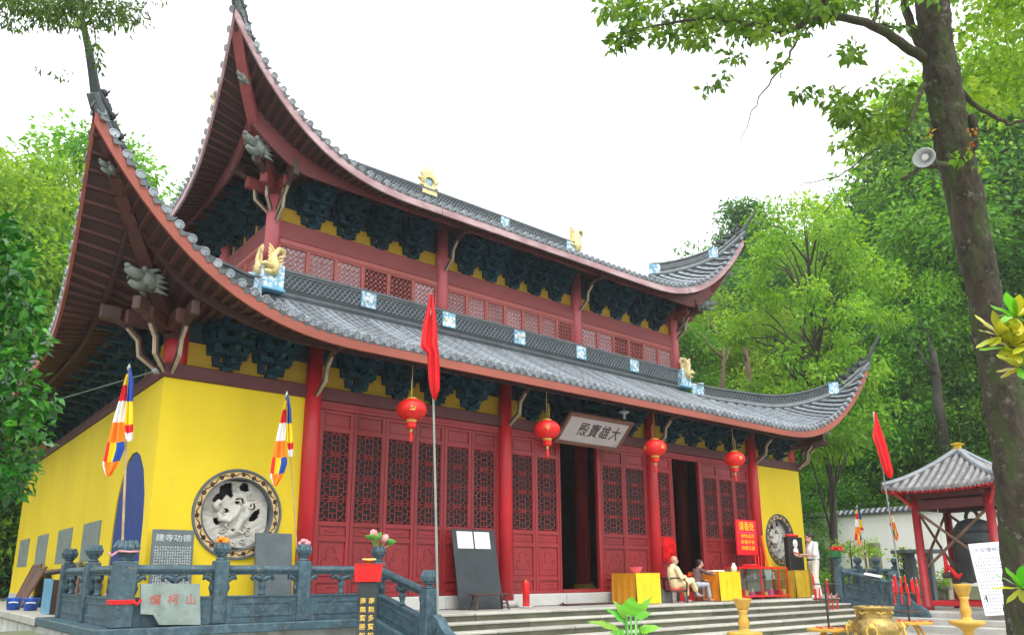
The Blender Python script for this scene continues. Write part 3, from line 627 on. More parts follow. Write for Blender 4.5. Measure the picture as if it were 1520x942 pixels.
def swall(sx):
    b = MB(); x0 = sx*xA; x1 = sx*(xA-.32)
    if sx < 0:                          # pointed arch of the side doorway cut out of the wall
        arch = [(.35, 0), (.35, 1.5), (.44, 2.0), (.66, 2.42), (.98, 2.70), (1.25, 2.80), (1.55, 2.80), (1.82, 2.70), (2.1, 2.42), (2.32, 2.0), (2.4, 1.5), (2.4, 0)]
        pts = [(.004, 0), *arch, (DEP, 0), (DEP, WH), (.004, WH)]
        b.prism([(x0, y, z) for y, z in pts][::-1], (x1-x0, 0, 0)); o = b.build('wall', K['yellow'], hall)
        d = MB(); d.prism([(x0+.022, y+(.004 if y < 1.4 else -.004), z-.004*(z > 0)) for y, z in arch][::-1], (.1, 0, 0))
        d.build('arched_doorway', K['blueb'], hall)
    else:
        b.box((x1, 0.004, 0), (x0, DEP, WH)); o = b.build('wall', K['yellow'], hall)
    return o
swall(-1); swall(1)
b = MB(); b.box((-xA+.33, DEP-.32, 0), (xA-.33, DEP-.001, WH)); b.build('wall', K['yellow'], hall)
for lo, hi in (((-xA-.012, 2.41, 0.004), (-xA+.05, DEP+.012, .24)), ((xA-.05, 0, .004), (xA+.012, DEP, .24))): b = MB(); b.box(lo, hi, 0, .004); b.build('wall_base', K['plinth'], hall)
for y in (4.16, 6.91, 9.87, 12.88):     # four inscribed tablets let into the side wall
    hw = {4.16: .8, 6.91: .83, 9.87: .8, 12.88: .87}[y]; b = MB(); b.box((-xA-.012, y-hw, .97), (-xA+.02, y+hw, 1.74), 0, .004)
    for k in range(18): b.box((-xA-.0145, y-hw+.08+k*(2*hw-.16)/18, 1.03), (-xA-.011, y-hw+.08+(k+.35)*(2*hw-.16)/18, 1.68), 1)
    b.build('wall_tablet', [K['tablet'], K['slate2']], hall)
for x0, x1 in ((-xB+.155, -xC-.155), (-xC+.155, xC-.155), (xC+.155, xB-.155)):
    n = max(3, round((x1-x0)/1.5)); w = (x1-x0)/n
    for i in range(n):
        b = MB(); b.box((x0+i*w+.003, -.12, .004), (x0+(i+1)*w-.003, .2, .26), 0, .012); b.build('plinth_stone', K['plinth'], hall)
for x in (-xB, -xC, xC, xB): b = MB(); b.lathe((x, -.03, 0), [(.24, .004), (.27, .05), (.25, .1), (.19, .14)], 18); b.build('column_base', K['plinth'], hall, True)
b = MB()                                # beams all round, 3.9 to 4.15
b.box((-xA-.03, -.06, WH+.003), (xA+.03, .2, 4.15), 0, .015); b.box((-xA-.03, .202, WH+.003), (-xA+.23, DEP, 4.15), 0, .015); b.box((xA-.23, .202, WH+.003), (xA+.03, DEP, 4.15), 0, .015)
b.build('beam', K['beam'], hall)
for za, zb2, mt in ((4.15, 4.60, 'ochre'), (4.601, 5.05, 'tealdk')):  # dark board added behind the bracket tops so that zone reads dark
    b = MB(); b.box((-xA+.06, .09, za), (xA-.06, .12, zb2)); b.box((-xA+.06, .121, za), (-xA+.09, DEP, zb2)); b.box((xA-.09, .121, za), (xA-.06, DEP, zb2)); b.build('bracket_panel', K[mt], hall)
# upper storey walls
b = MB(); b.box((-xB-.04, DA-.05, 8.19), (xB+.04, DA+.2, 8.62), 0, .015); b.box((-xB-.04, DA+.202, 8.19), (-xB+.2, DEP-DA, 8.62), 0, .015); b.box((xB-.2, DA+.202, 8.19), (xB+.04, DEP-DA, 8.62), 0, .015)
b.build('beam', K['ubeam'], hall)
for za, zb2, mt in ((8.62, 9.02, 'ochre'), (9.021, 9.8, 'tealdk')):  # same dark board added above the upper ochre strip
    b = MB(); b.box((-xB+.06, DA+.09, za), (xB-.06, DA+.12, zb2)); b.box((-xB+.06, DA+.121, za), (-xB+.09, DEP-DA, zb2)); b.box((xB-.09, DA+.121, za), (xB-.06, DEP-DA, zb2)); b.build('bracket_panel', K[mt], hall)
b = MB(); b.box((-xB+.16, DA+.1, 6.6), (xB-.16, DA+.16, 8.19)); b.box((-xB+.1, DA+.17, 6.6), (-xB+.16, DEP-DA, 8.19)); b.box((xB-.16, DA+.17, 6.6), (xB-.1, DEP-DA, 8.19)); b.build('upper_wall', K['beam'], hall)
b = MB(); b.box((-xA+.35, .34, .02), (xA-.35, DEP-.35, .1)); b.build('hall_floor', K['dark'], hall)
b = MB(); b.box((-xA+.35, .4, 5.3), (xA-.35, DEP-.35, 5.4)); b.box((-xA+.35, 9.6, .11), (xA-.35, 9.7, 5.29)); b.build('inner_ceiling', K['dark'], hall)  # ceiling and partition coloured near black in place of indoor shade
for sx in (-1, 1): b = MB(); b.box((min(sx*(xA-.42), sx*(xA-.34)), .36, .11), (max(sx*(xA-.42), sx*(xA-.34)), 9.59, 5.29)); b.build('dark_inner_lining', K['dark'], hall)  # dark lining added inside the yellow side walls to keep the hall dark

def cross_lattice(w, h):                # upper windows: diagonal trellis with little flowers
    b = MB(); n = 5; s = w/n; r = .011
    for k in range(-n, 2*n):
        for sg in (1, -1):
            x = k*s; pts = []
            for zz in np.linspace(0, h, 2):
                pass
            x0 = x; z0 = 0; x1 = x+h*sg*.95
            a, c_ = (x0, 0.0), (x1, h)
            t0, t1 = 0., 1.
            for lim, sgn in ((0, 1), (w, -1)):
                d0, d1 = (a[0]-lim)*sgn, (c_[0]-lim)*sgn
                if d0 < 0 and d1 < 0: t1 = -1; break
                if d0 < 0: t0 = max(t0, d0/(d0-d1))
                elif d1 < 0: t1 = min(t1, d0/(d0-d1))
            if t1-t0 > .02: b.tube([(a[0]+(c_[0]-a[0])*t, (.004 if sg > 0 else -.004), h*t) for t in (t0, t1)], r, 4)
    for i in range(n):
        for j in range(int(h/s)+1):
            cx, cz = (i+.5)*s, (j+.5)*s*1.0
            if cz < h-.03: b.lathe((cx, -.005, cz), [(.034, -.006), (.034, .006)], 6, rot=Matrix.Rotation(PI/2, 3, 'X'))
    return b.mesh('lattice', K['lintel'])
LAT = {}
def upper_window(side, a, w):
    key = round(w, 3); z0, z1 = 7.44, 8.02; q = w-.09
    if key not in LAT: LAT[key] = cross_lattice(q, z1-z0)
    tfm = Matrix.Translation((a-q/2, DA-.005, z0)) if side == 'f' else Matrix.Translation((-xB-.0+.0, a+q/2, z0)) @ Matrix.Rotation(-PI/2, 4, 'Z')
    f = MB(); ww = w/2
    def bx(x0, x1, za, zb, y0=-.03, y1=.05):
        f.box((x0, y0, za), (x1, y1, zb), 0, .005)
    bx(-ww, -ww+.045, z0-.04, z1+.04); bx(ww-.045, ww, z0-.04, z1+.04); bx(-ww+.046, ww-.046, z1, z1+.04); bx(-ww+.046, ww-.046, z0-.04, z0)
    m4 = Matrix.Translation((a, DA, 0)) if side == 'f' else Matrix.Translation((-xB, a, 0)) @ Matrix.Rotation(-PI/2, 4, 'Z')
    o = link('lattice_window', f.mesh('lattice_window', K['lintel']), hall, mw=m4)
    link('lattice', LAT[key], o, mw=Matrix.Translation((-q/2, -.005, z0)))
    g = MB(); g.box((-q/2, .03, z0), (q/2, .05, z1)); link('window_pane', g.mesh('window_pane', K['pane'] if random.random() < .6 else K['paned']), o)
for x0, x1, n in ((-xB+.165, -xC-.165, 6), (-xC+.165, xC-.165, 7), (xC+.165, xB-.165, 6)):
    w = (x1-x0)/n
    for i in range(n): upper_window('f', x0+(i+.5)*w, w)
    b = MB(); b.box((x0, DA-.045, 8.063), (x1, DA+.09, 8.187), 0, .01); b.box((x0, DA-.045, 7.2), (x1, DA+.09, 7.397), 0, .01); b.build('window_lintel', K['lintel'], hall)
for y0, y1 in ((DA+.165, 5.565), (5.895, 8.645)):
    w = (y1-y0)/4
    for i in range(4): upper_window('l', y0+(i+.5)*w, w)
    b = MB(); b.box((-xB-.045, y0, 8.063), (-xB+.09, y1, 8.187), 0, .01); b.box((-xB-.045, y0, 7.2), (-xB+.09, y1, 7.397), 0, .01); b.build('window_lintel', K['lintel'], hall)

# ---- bracket sets
def bracket_mesh(out_n, hgt, reach):
    b = MB(); zs = hgt/4
    b.box((-.1, -.1, 0), (.1, .1, zs*.5), 0, .01)
    for i in range(4):
        z = zs*(i+.45); hw = (.24, .35, .415, .45)[i]; z2 = z+zs*.42
        for k in range(i+1 if i < 3 else 4):
            y = -reach*k/4; h2 = hw-.05*k if k else hw
            b.box((-h2, y-.04, z), (h2, y+.04, z2), 0)
            for sx in (-1, 0, 1): b.box((sx*(h2-.05)-.06, y-.06, z2), (sx*(h2-.05)+.06, y+.06, z2+zs*.5), 0)
        ry = -reach*(i+1)/4-.06
        b.hexa([(-.045, ry-.06, z+zs*.2), (.045, ry-.06, z+zs*.2), (.045, .1, z-.02), (-.045, .1, z-.02), (-.045, ry-.10, z2+.02), (.045, ry-.10, z2+.02), (.045, .1, z2), (-.045, .1, z2)])
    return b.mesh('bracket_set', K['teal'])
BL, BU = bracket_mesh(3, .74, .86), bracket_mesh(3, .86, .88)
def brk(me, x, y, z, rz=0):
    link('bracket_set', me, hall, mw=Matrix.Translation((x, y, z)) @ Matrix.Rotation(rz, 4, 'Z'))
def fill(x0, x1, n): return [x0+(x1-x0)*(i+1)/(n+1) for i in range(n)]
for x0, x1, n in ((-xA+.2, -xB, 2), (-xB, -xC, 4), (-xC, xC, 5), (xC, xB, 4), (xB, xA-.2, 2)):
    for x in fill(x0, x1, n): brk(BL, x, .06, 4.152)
for y0, y1, n in ((.2, DA, 2), (DA, 5.73, 3), (5.73, 8.81, 3), (8.81, 11.89, 3)):
    for y in fill(y0, y1, n): brk(BL, -xA+.06, y, 4.152, -PI/2)
    if y0 > 1: brk(BL, -xA+.06, y0, 4.152, -PI/2)
for y in fill(.2, DA, 2): brk(BL, xA-.06, y, 4.152, PI/2)
for x0, x1, n in ((-xB, -xC, 4), (-xC, xC, 5), (xC, xB, 4)):
    for x in fill(x0, x1, n): brk(BU, x, DA+.06, 8.622)
for y0, y1, n in ((DA, 5.73, 3), (5.73, 8.81, 3), (8.81, 11.89, 3)):
    for y in fill(y0, y1, n): brk(BU, -xB+.06, y, 8.622, -PI/2)
    if y0 > 3: brk(BU, -xB+.06, y0, 8.622, -PI/2)
for y in fill(DA, 5.73, 3): brk(BU, xB-.06, y, 8.622, PI/2)
def strut(x, y, z, d, rise, reach):     # curved cream-edged strut from a column up to the eave
    d = V(d).normalized(); u = V((0, 0, 1)); p = V((x, y, z)); b = MB()
    pts = [p+d*.13, p+d*.25*reach+u*.10*rise, p+d*.48*reach+u*.30*rise, p+d*.52*reach+u*.62*rise, p+d*.70*reach+u*.85*rise, p+d*reach+u*rise]
    w = d.cross(u); b.tube(pts, [.03, .045, .055, .05, .06, .08], 4, 0, True, 1.0)
    b.tube([q-u*.035+d*.03 for q in pts[:5]], [.022, .03, .035, .032, .03], 6, 1)
    b.obox(pts[-1]+u*.05, (.16, .07, .12), (d, w, u), 0, .02)
    b.build('carved_strut', [K['dkwood'], K['cream']], hall, False)
for x in (-xB, -xC, xC, xB): strut(x, -.03, 3.95, (0, -1, 0), .75, 1.0); strut(x, DA, 8.5, (0, -1, 0), .8, 1.0)
for sx in (-1, 1):
    for d in ((0, -1, 0), (sx, -1, 0), (sx, 0, 0)):
        strut(sx*(xA-.1), .1, 4.0, d, .8, 1.0)
        strut(sx*xB, DA, 8.75, d, .75, .9)
        dd = V(d).normalized(); ww_ = dd.cross(V((0, 0, 1)))
        for q, m_ in ((V((sx*xA, 0, 4.80)), 'rafter'), (V((sx*xB, DA, 9.3)), 'ubeam')): tb = MB(); tb.obox(q+dd*.25, (.45, .09, .13), (dd, ww_, V((0, 0, 1))), 0, .03); tb.build('tie_beam', K[m_], hall)

# ---- door leaves
def lattice_mesh(w, h):
    b = MB(); r = .0075; n = 4; ch = h/n; X = w/2; a, c_ = X*.30, X*.74; k = X*.34
    def L_(x0, z0, x1, z1): b.tube([(x0, 0, z0), (x1, 0, z1)], r, 4)
    for s in (-1, 1): L_(s*a, 0, s*a, h); L_(s*.99*X, 0, s*.99*X, h)
    for i in range(n+1): L_(-X, i*ch, X, i*ch)
    for i in range(n):
        z = i*ch; m = z+ch/2; q = ch*.17; e = q+k
        for s in (-1, 1):
            L_(s*c_, m-q, s*c_, m+q); L_(s*c_, m+q, s*(c_-k), m+e); L_(s*c_, m-q, s*(c_-k), m-e); L_(s*a, m, s*c_, m)
            L_(s*c_, m+q*.8, s*X, m+q*.8); L_(s*c_, m-q*.8, s*X, m-q*.8)
            L_(s*c_, z, s*c_, z+ch*.10); L_(s*c_, z+ch*.9, s*c_, z+ch); L_(s*(c_-k*.5), m+q+k*.5, s*(c_-k*.5)+s*k*.55, m+q+k*.5+k*.55); L_(s*(c_-k*.5), m-q-k*.5, s*(c_-k*.5)+s*k*.55, m-q-k*.5-k*.55)
            L_(s*X, z+ch*.1, s*c_, z+ch*.1); L_(s*X, z+ch*.9, s*c_, z+ch*.9)
        L_(-(c_-k), m+e, c_-k, m+e); L_(-(c_-k), m-e, c_-k, m-e); L_(-a, m+q*.7, a, m+q*.7); L_(-a, m-q*.7, a, m-q*.7)
        L_(0, z, -a, z+ch*.09); L_(0, z, a, z+ch*.09); L_(0, z+ch, -a, z+ch*.91); L_(0, z+ch, a, z+ch*.91); L_(0, m-q*.7, 0, m-e); L_(0, m+q*.7, 0, m+e)
    return b.mesh('lattice', K['doorl'])
DOORS = {}
def door_leaf(x0, x1, y=.06, rz=0, pivot=None, label=None):
    w = x1-x0; key = round(w, 3)
    if key not in DOORS:
        st = .075; f = MB(); X = w/2-.003; zb, zt = .265, 3.74
        f.box((-X, -.035, zb), (-X+st, .035, zt), 0, .006); f.box((X-st, -.035, zb), (X, .035, zt), 0, .006)
        rails = [(zb, .32), (.54, .62), (1.28, 1.36), (1.56, 1.64), (3.33, 3.42), (3.68, zt)]
        for a, c_ in rails: f.box((-X+st+.001, -.033, a), (X-st-.001, .033, c_), 0, .005)
        for a, c_ in ((.32, .54), (.62, 1.28), (1.36, 1.56), (3.42, 3.68)):
            f.box((-X+st, -.002, a), (X-st, .012, c_)); f.box((-X+st+.035, -.014, a+.035), (X-st-.035, .0, c_-.035), 0, .006)
        q = X-st-.09
        for s in (-1, 1):               # carved cloud relief on the big panel
            f.tube([(s*q*.1, -.015, .78), (s*q*.8, -.015, .80), (s*q*.95, -.015, .92), (s*q*.6, -.015, 1.0), (s*q*.35, -.015, .93)], .012, 5)
            f.tube([(0, -.015, 1.18), (s*q*.35, -.015, 1.15), (s*q*.55, -.015, 1.07), (s*q*.25, -.015, 1.02)], .011, 5)
            f.tube([(0, -.015, .46), (s*q*.4, -.015, .47), (s*q*.8, -.015, .42), (s*q*.95, -.015, .44)], .01, 4); f.tube([(0, -.015, 1.44), (s*q*.4, -.015, 1.46), (s*q*.8, -.015, 1.48)], .01, 4)
        g = MB(); g.box((-X+st, .012, 1.64), (X-st, .02, 3.33))
        DOORS[key] = (f.mesh('door_leaf', K['door']), lattice_mesh(w-2*st-.006, 1.69), g.mesh('window_pane', K['paned']))
    f, l, g = DOORS[key]
    mw = Matrix.Translation(((x0+x1)/2, y, 0)) if pivot is None else Matrix.Translation((pivot, y, 0)) @ Matrix.Rotation(rz, 4, 'Z') @ Matrix.Translation((w/2 if rz > 0 else -w/2, 0, 0))
    o = link('door_leaf', f, hall, mw=mw)
    link('lattice', l, o, mw=Matrix.Translation((0, -.012, 1.64))); link('window_pane', g, o)
    if label: o['label'] = label
for i in range(6): w = 4.26/6; door_leaf(-6.93+i*w, -6.93+(i+1)*w)
for i in range(2): door_leaf(-2.31+i*.75, -2.31+(i+1)*.75)
for i in range(2): door_leaf(.60+i*.85, .60+(i+1)*.85)
door_leaf(2.66, 3.34)
for i in range(3): door_leaf(4.66+i*.765, 4.66+(i+1)*.765)
door_leaf(0, .7, .14, 1.5, -.78); door_leaf(0, .6, .14, 1.5, 3.36)
b = MB()
for x0, x1 in ((-xB+.15, -xC-.15), (-xC+.15, xC-.15), (xC+.15, xB-.15)):
    b.box((x0, -.0, 3.745), (x1, .13, WH), 0, .008); b.box((x0, -.02, 3.80), (x1, .0, 3.85), 0, .006)
for x in (-6.95, -2.66, -2.32, -.80, .47, 2.31, 2.645, 3.345, 4.54, 6.96): b.box((x-.025 if x not in (.47, 4.54) else x, .01, .262), (x+.025 if x not in (.47, 4.54) else x+.11, .11, 3.744), 0, .005)
for x0, x1 in ((-.77, .47), (3.37, 4.54)): b.box((x0, -.02, .262), (x1, .1, .34), 0, .01)
b.build('door_frame', K['door'], hall)
# ------------------------------------------------------------------ ground, terrace, steps
def hill(x, y):                         # wooded slope behind the hall and the white wall
    p = V((x, y, 0))-V((CAM.x, CAM.y, 0)); f2 = V((FW.x, FW.y, 0)).normalized(); r2 = V((f2.y, -f2.x, 0)); d = p.dot(f2); s = p.dot(r2)
    dist = p.length
    h = max(0, dist-33)*.30 if dist < 75 else 12.6+(dist-75)*.12
    if dist < 33: h = 0
    return GZ-.03+h*(.55+.45*max(0, min(1, (d+10)/30)))+.4*math.sin(x*.3)*math.sin(y*.27)*min(1, max(0, dist-33)/10)
b = MB(); N = 96; xs = [-260+520*i/N for i in range(N+1)]
b.grid([[(x, y, hill(x, y)) for x in xs] for y in xs]); g = struct(b.build('hill_ground', K['earth'], None, True))
b = MB(); b.box((-40, -30, GZ-.02), (40, -1.9, GZ)); struct(b.build('courtyard', K['ground']))
pv = thing('courtyard_paving', None, None); pv['kind'] = 'structure'
for i in range(12):
    for j in range(6):
        x0, y0 = 6+i*.9, -8.2+j*.6
        m = MB(); m.box((x0+.008, y0+.008, GZ-.01), (x0+.892, y0+.592, GZ+.012+random.uniform(-.004, .004)), 0, .006); m.build('paving_stone', K['pave'], pv)
PF = -1.78
TX0, TX1 = -10.78, 14.6
b = MB(); b.box((TX0+.06, PF+.2, GZ), (TX1, 24, -.06)); tr = struct(b.build('terrace', K['whitew']))
b = MB(); b.box((TX0, PF-.16, -.13), (-6.75, PF+.45, -.005), 0, .012); b.box((8.6, PF-.16, -.13), (TX1, PF+.45, -.005), 0, .012); b.box((TX0, PF+.452, -.13), (TX0+.5, 2.6, -.005), 0, .012); b.build('coping', K['stone'], tr)
b = MB(); b.box((TX0-.02, 2.605, -.16), (TX0+.6, 24, -.006), 0, .02); b.build('edge_stone', K['step'], tr)
xs_ = [TX0+.5+i*1.0 for i in range(25)]
for j, (y0, y1) in enumerate(((PF+.46, -.75), (-.74, -.02))):
    for i, x in enumerate(xs_):
        if x > 13.5: continue
        m = MB(); m.box((x+.5*(j % 2)+.004, y0+.003, -.058), (x+.5*(j % 2)+.996, y1-.003, -.004+random.uniform(-.002, .002)), 0, .005); m.build('paving_slab', K['pave'], tr)
for j in range(14):
    m = MB(); m.box((TX0+.61, -.01+j*1.05, -.058), (-xA+.2, 1.03+j*1.05, -.004), 0, .005)
    if j*1.05 > -.1: m.build('paving_slab', K['pave'], tr)
st = thing('stone_steps', None, None); st['kind'] = 'structure'
RIS, TRD = .135, .32; SX0, SX1 = -6.42, 8.28
for k in range(6):
    z1 = -RIS*k; y0 = PF-TRD*k; n = 8; off = (k % 2)*.6; x = SX0
    edges = [SX0]+[SX0+1.0*(k % 2)+1.84*i for i in range(1, 8)]+[SX1]
    for i in range(len(edges)-1):
        if edges[i+1]-edges[i] < .1: continue
        m = MB(); jx = random.uniform(-.008, .008)
        m.box((edges[i]+.004, y0+jx, z1-.045), (edges[i+1]-.004, y0+TRD+.16, z1+random.uniform(-.004, .003)), 0, .012)
        m.box((edges[i]+.006, y0+.022+jx, z1-RIS-.02), (edges[i+1]-.006, y0+TRD+.1, z1-.046), 1)
        m.build('step_stone', [K['step'], K['riser']], st)
# ------------------------------------------------------------------ stone balustrades
def post_mb(s=.1, tall=.88, head=1.0, bottom=0):
    b = MB(); b.box((-s, -s, bottom), (s, s, tall), 0, .014)
    h = tall; q = s/.1
    b.lathe((0, 0, 0), [(.075*q, h), (.082*q, h+.02), (.06*q, h+.045), (.06*q, h+.06), (.085*q, h+.075), (.085*q, h+.09)], 12)
    b.lathe((0, 0, 0), [(.07*q, h+.09), (.10*q, h+.12), (.105*q, h+.17*head), (.09*q, h+.22*head), (.085*q, h+.235*head), (.05*q, h+.25*head)], 12)
    for k in range(8): a = 2*PI*k/8; b.tube([(.088*q*math.cos(a), .088*q*math.sin(a), h+.10), (.108*q*math.cos(a), .108*q*math.sin(a), h+.17*head), (.08*q*math.cos(a), .08*q*math.sin(a), h+.245*head), (.088*q*math.cos(a), .088*q*math.sin(a), h+.262*head)], [.018*q, .026*q, .022*q, .01], 5)
    return b
POST = post_mb().mesh('post', K['stone']); POSTC = post_mb(.135, .86, 1.05).mesh('post', K['stone']); POSTL = post_mb(.105, .82, 1.05, -.95).mesh('post', K['stone'])
def run(root, P, Q, nv=2):              # panel, rail and vases between two posts
    P, Q = V(P), V(Q); d = V((Q.x-P.x, Q.y-P.y, 0)); ln = d.length; d.normalize(); n = V((d.y, -d.x, 0)); g = .095; u = V((0, 0, 1))
    def pt(s, z, w): t = s/ln; return V((P.x, P.y, P.z+(Q.z-P.z)*t))+d*s+u*z+n*w
    def bar(b, s0, s1, z0, z1, w): b.hexa([pt(s0, z0, -w), pt(s1, z0, -w), pt(s1, z0, w), pt(s0, z0, w), pt(s0, z1, -w), pt(s1, z1, -w), pt(s1, z1, w), pt(s0, z1, w)])
    b = MB(); bar(b, g, ln-g, .0, .36, .055); bar(b, g, ln-g, .361, .385, .07)
    for w in (-1, 1):
        for s0, s1, z0, z1 in ((g+.1, ln-g-.1, .27, .295), (g+.1, ln-g-.1, .09, .115), (g+.1, g+.125, .115, .27), (ln-g-.125, ln-g-.1, .115, .27)):
            m = w*.058; b.hexa([pt(s0, z0, m-.008), pt(s1, z0, m-.008), pt(s1, z0, m+.008), pt(s0, z0, m+.008), pt(s0, z1, m-.008), pt(s1, z1, m-.008), pt(s1, z1, m+.008), pt(s0, z1, m+.008)])
    b.build('panel', K['stone'], root)
    b = MB(); b.tube([pt(g, .755, 0), pt(ln-g, .755, 0)], .063, 8, 0, True); bar(b, g, ln-g, .68, .7, .04); bsm(b.build('rail', K['stone'], root), .006, 1)
    for k in range(nv):
        b = MB()
        s = g+(ln-2*g)*(k+.5)/nv if nv > 1 else ln/2
        if nv > 1: s = ln/2+(k-(nv-1)/2)*(ln-2*g)/nv*1.0
        c = pt(s, 0, 0); b.lathe(c, [(.05, .385), (.055, .41), (.035, .43), (.05, .50), (.062, .54), (.04, .575), (.05, .60)], 10)
        for q in (-1, 1): b.tube([c+u*.60, c+u*.64+d*q*.07, c+u*.66+d*q*.13, c+u*.62+d*q*.17, c+u*.60+d*q*.14], [.05, .045, .04, .03, .015], 7)
        b.build('vase_support', K['stone'], root, True)
    for s, q in ((g, 1), (ln-g, -1)):   # quarter scrolls beside the posts
        c = pt(s, 0, 0); b = MB(); b.tube([c+u*.42, c+u*.50+d*q*.02, c+u*.58+d*q*.01, c+u*.64+d*q*.07, c+u*.66+d*q*.12, c+u*.61+d*q*.14], [.03, .04, .03, .045, .04, .018], 7); b.build('corner_scroll', K['stone'], root, True)
def put_posts(root, L):
    for me, p in L: o = link('post', me, root); o.location = p
yb = PF+.05
bal = thing('stone_balustrade', 'blue grey stone balustrade with lotus bud posts before the yellow left wall', 'balustrade', group='stone balustrades of the terrace')
cx = -10.45; PX = [cx, -9.17, -7.9, -6.58]
for a, c in zip(PX, PX[1:]): run(bal, (a+(.04 if a == cx else 0), yb, 0), (c, yb, 0), 1)
for a, c in ((yb, .25), (.25, 2.15)): run(bal, (cx, c, 0), (cx, a+(.04 if a == yb else 0), 0), 2)
put_posts(bal, [(POSTC, (cx, yb, 0))]+[(POST, (x, yb, 0)) for x in PX[1:]]+[(POST, (cx, .25, 0)), (POST, (cx, 2.15, 0))])
def stair_rail(label, x, sgn):
    t = thing('stair_balustrade', label, 'balustrade', group='stone balustrades of the terrace')
    y1 = PF-1.5; z1 = -.36
    run(t, (x, yb-.03, 0), (x, y1, z1), 1); o = link('post', POSTL, t); o.location = (x, y1, z1)
    b = MB(); b.hexa([(x-.16, PF-.03, GZ), (x+.16, PF-.03, GZ), (x+.16, y1-1.1, GZ), (x-.16, y1-1.1, GZ), (x-.16, PF-.03, -.0), (x+.16, PF-.03, -.0), (x+.16, y1-1.1, GZ+.12), (x-.16, y1-1.1, GZ+.12)]) if False else b.add(
        [(x-.16, PF-.03, GZ), (x+.16, PF-.03, GZ), (x+.16, y1-.95, GZ), (x-.16, y1-.95, GZ), (x-.16, PF-.03, .0), (x+.16, PF-.03, .0), (x+.16, y1-.95, z1-.24), (x-.16, y1-.95, z1-.24)], [(0, 1, 2, 3), (7, 6, 5, 4), (4, 5, 1, 0), (5, 6, 2, 1), (6, 7, 3, 2), (7, 4, 0, 3)])
    b.build('sloping_kerb', K['stone'], t)
    b = MB(); f = [(y1-.1, z1+.40), (y1-.2, z1+.46), (y1-.34, z1+.40), (y1-.45, z1+.28), (y1-.55, z1+.22), (y1-.66, z1+.18), (y1-.78, z1+.08), (y1-.84, z1-.06), (y1-.80, z1-.2), (y1-.1, z1-.05)]
    b.prism([(x-.08, y, z) for y, z in f], (.16, 0, 0)); 
    for yy, zz, r in ((y1-.24, z1+.30, .10), (y1-.62, z1+.05, .10)): b.lathe((x-.1, yy, zz), [(r, 0), (r*.9, .015), (r*.6, .015), (r*.5, .2), (r, .2)], 14, rot=Matrix.Rotation(PI/2, 3, 'Y'))
    bsm(b.build('scroll_stone', K['stone'], t), .015)
    return t
stair_rail('sloping stone balustrade going down the left end of the steps', -6.58, 1)
stair_rail('sloping stone balustrade at the right end of the steps near the standing man', 8.42, -1)
bal2 = thing('stone_balustrade', 'blue grey stone balustrade on the terrace behind the bronze censer', 'balustrade', group='stone balustrades of the terrace')
PX2 = [8.42, 9.6, 10.75, 12.0, 13.3]
for a, c in zip(PX2, PX2[1:]): run(bal2, (a, yb, 0), (c, yb, 0), 1)
put_posts(bal2, [(POST, (x, yb, 0)) for x in PX2])
# low mossy stones left of the terrace
for p, s, lab in (((-11.5, 1.2, 0), (.62, .9, .30), 'mossy square stone block below the terrace corner, nearest the hall'), ((-11.75, -.35, 0), (.75, .6, .2), 'low mossy stone slab at the far lower left')):
    m = MB(); m.box((p[0]-s[0], p[1]-s[1], GZ), (p[0]+s[0], p[1]+s[1], GZ+.32+s[2]), 0, .03); tag(m.build('stone_block', K['mossy']), lab, 'stone block')
K.update(plaquew=M('aged_white_board', (.42, .38, .39), .6, .1, 3, .08, 20), cabin=M('pale_green_lining', (.42, .48, .45), .6, .1), dkwood2=M('brown_frame_wood', (.13, .05, .03), .5, .25, 4, .15, 25), ycloth2=M('lemon_satin', (.74, .58, .008), .42, .12, 4, .15, 30, rv=0), ocloth2=M('amber_satin', (.62, .26, .008), .45, .12, 4, .15, 30, rv=0), black2=M('black_cabinet_vinyl', (.012, .013, .015), .45, .2, 5, .1, 60), redcl2=M('bright_red_ribbon', (.80, .008, .012), .7, .2, 8, .1, 40, rv=.12))
# ------------------------------------------------------------------ things standing about
def ony(px, py, y):
    r = FW + RT*((px-760)/1132.0) - UP*((py-578.25)/1132.0); return CAM + r*((y-CAM.y)/r.y)
def base(px, y):
    p = ony(px, 890, y); p.z = 0; return p
def text(s, size, mat, parent, mw, name='lettering', ext=.002, bold=0.0, sx=1):
    cu = bpy.data.curves.new(name, 'FONT'); cu.body = s; cu.size = size; cu.align_x = 'CENTER'; cu.align_y = 'CENTER'; cu.extrude = ext; cu.offset = bold; cu.resolution_u = 3
    t = bpy.data.objects.new('tmp', cu); COL.objects.link(t)
    me = bpy.data.meshes.new_from_object(t.evaluated_get(bpy.context.evaluated_depsgraph_get())); bpy.data.objects.remove(t); bpy.data.curves.remove(cu)
    me.name = name; me.materials.clear(); me.materials.append(mat)
    return link(name, me, parent, mw=mw @ Matrix.Diagonal((sx, 1, 1, 1)))
FACE = Matrix(((1, 0, 0, 0), (0, 0, -1, 0), (0, 1, 0, 0), (0, 0, 0, 1)))     # text upright, facing -y
def T(x, y, z): return Matrix.Translation((x, y, z))
def strokes(b, x, z, s, y, mi=0, n=4, tk=.16):  # one small illegible engraved character
    for _ in range(n):
        if random.random() < .5: w, h = s*random.uniform(.5, .95), s*tk
        else: w, h = s*tk, s*random.uniform(.4, .95)
        cx, cz = x+random.uniform(-.25, .25)*(s-w), z+random.uniform(-.5, .5)*(s-h)
        b.add([(cx-w/2, y, cz-h/2), (cx+w/2, y, cz-h/2), (cx+w/2, y, cz+h/2), (cx-w/2, y, cz+h/2)], [(0, 1, 2, 3)], mi)
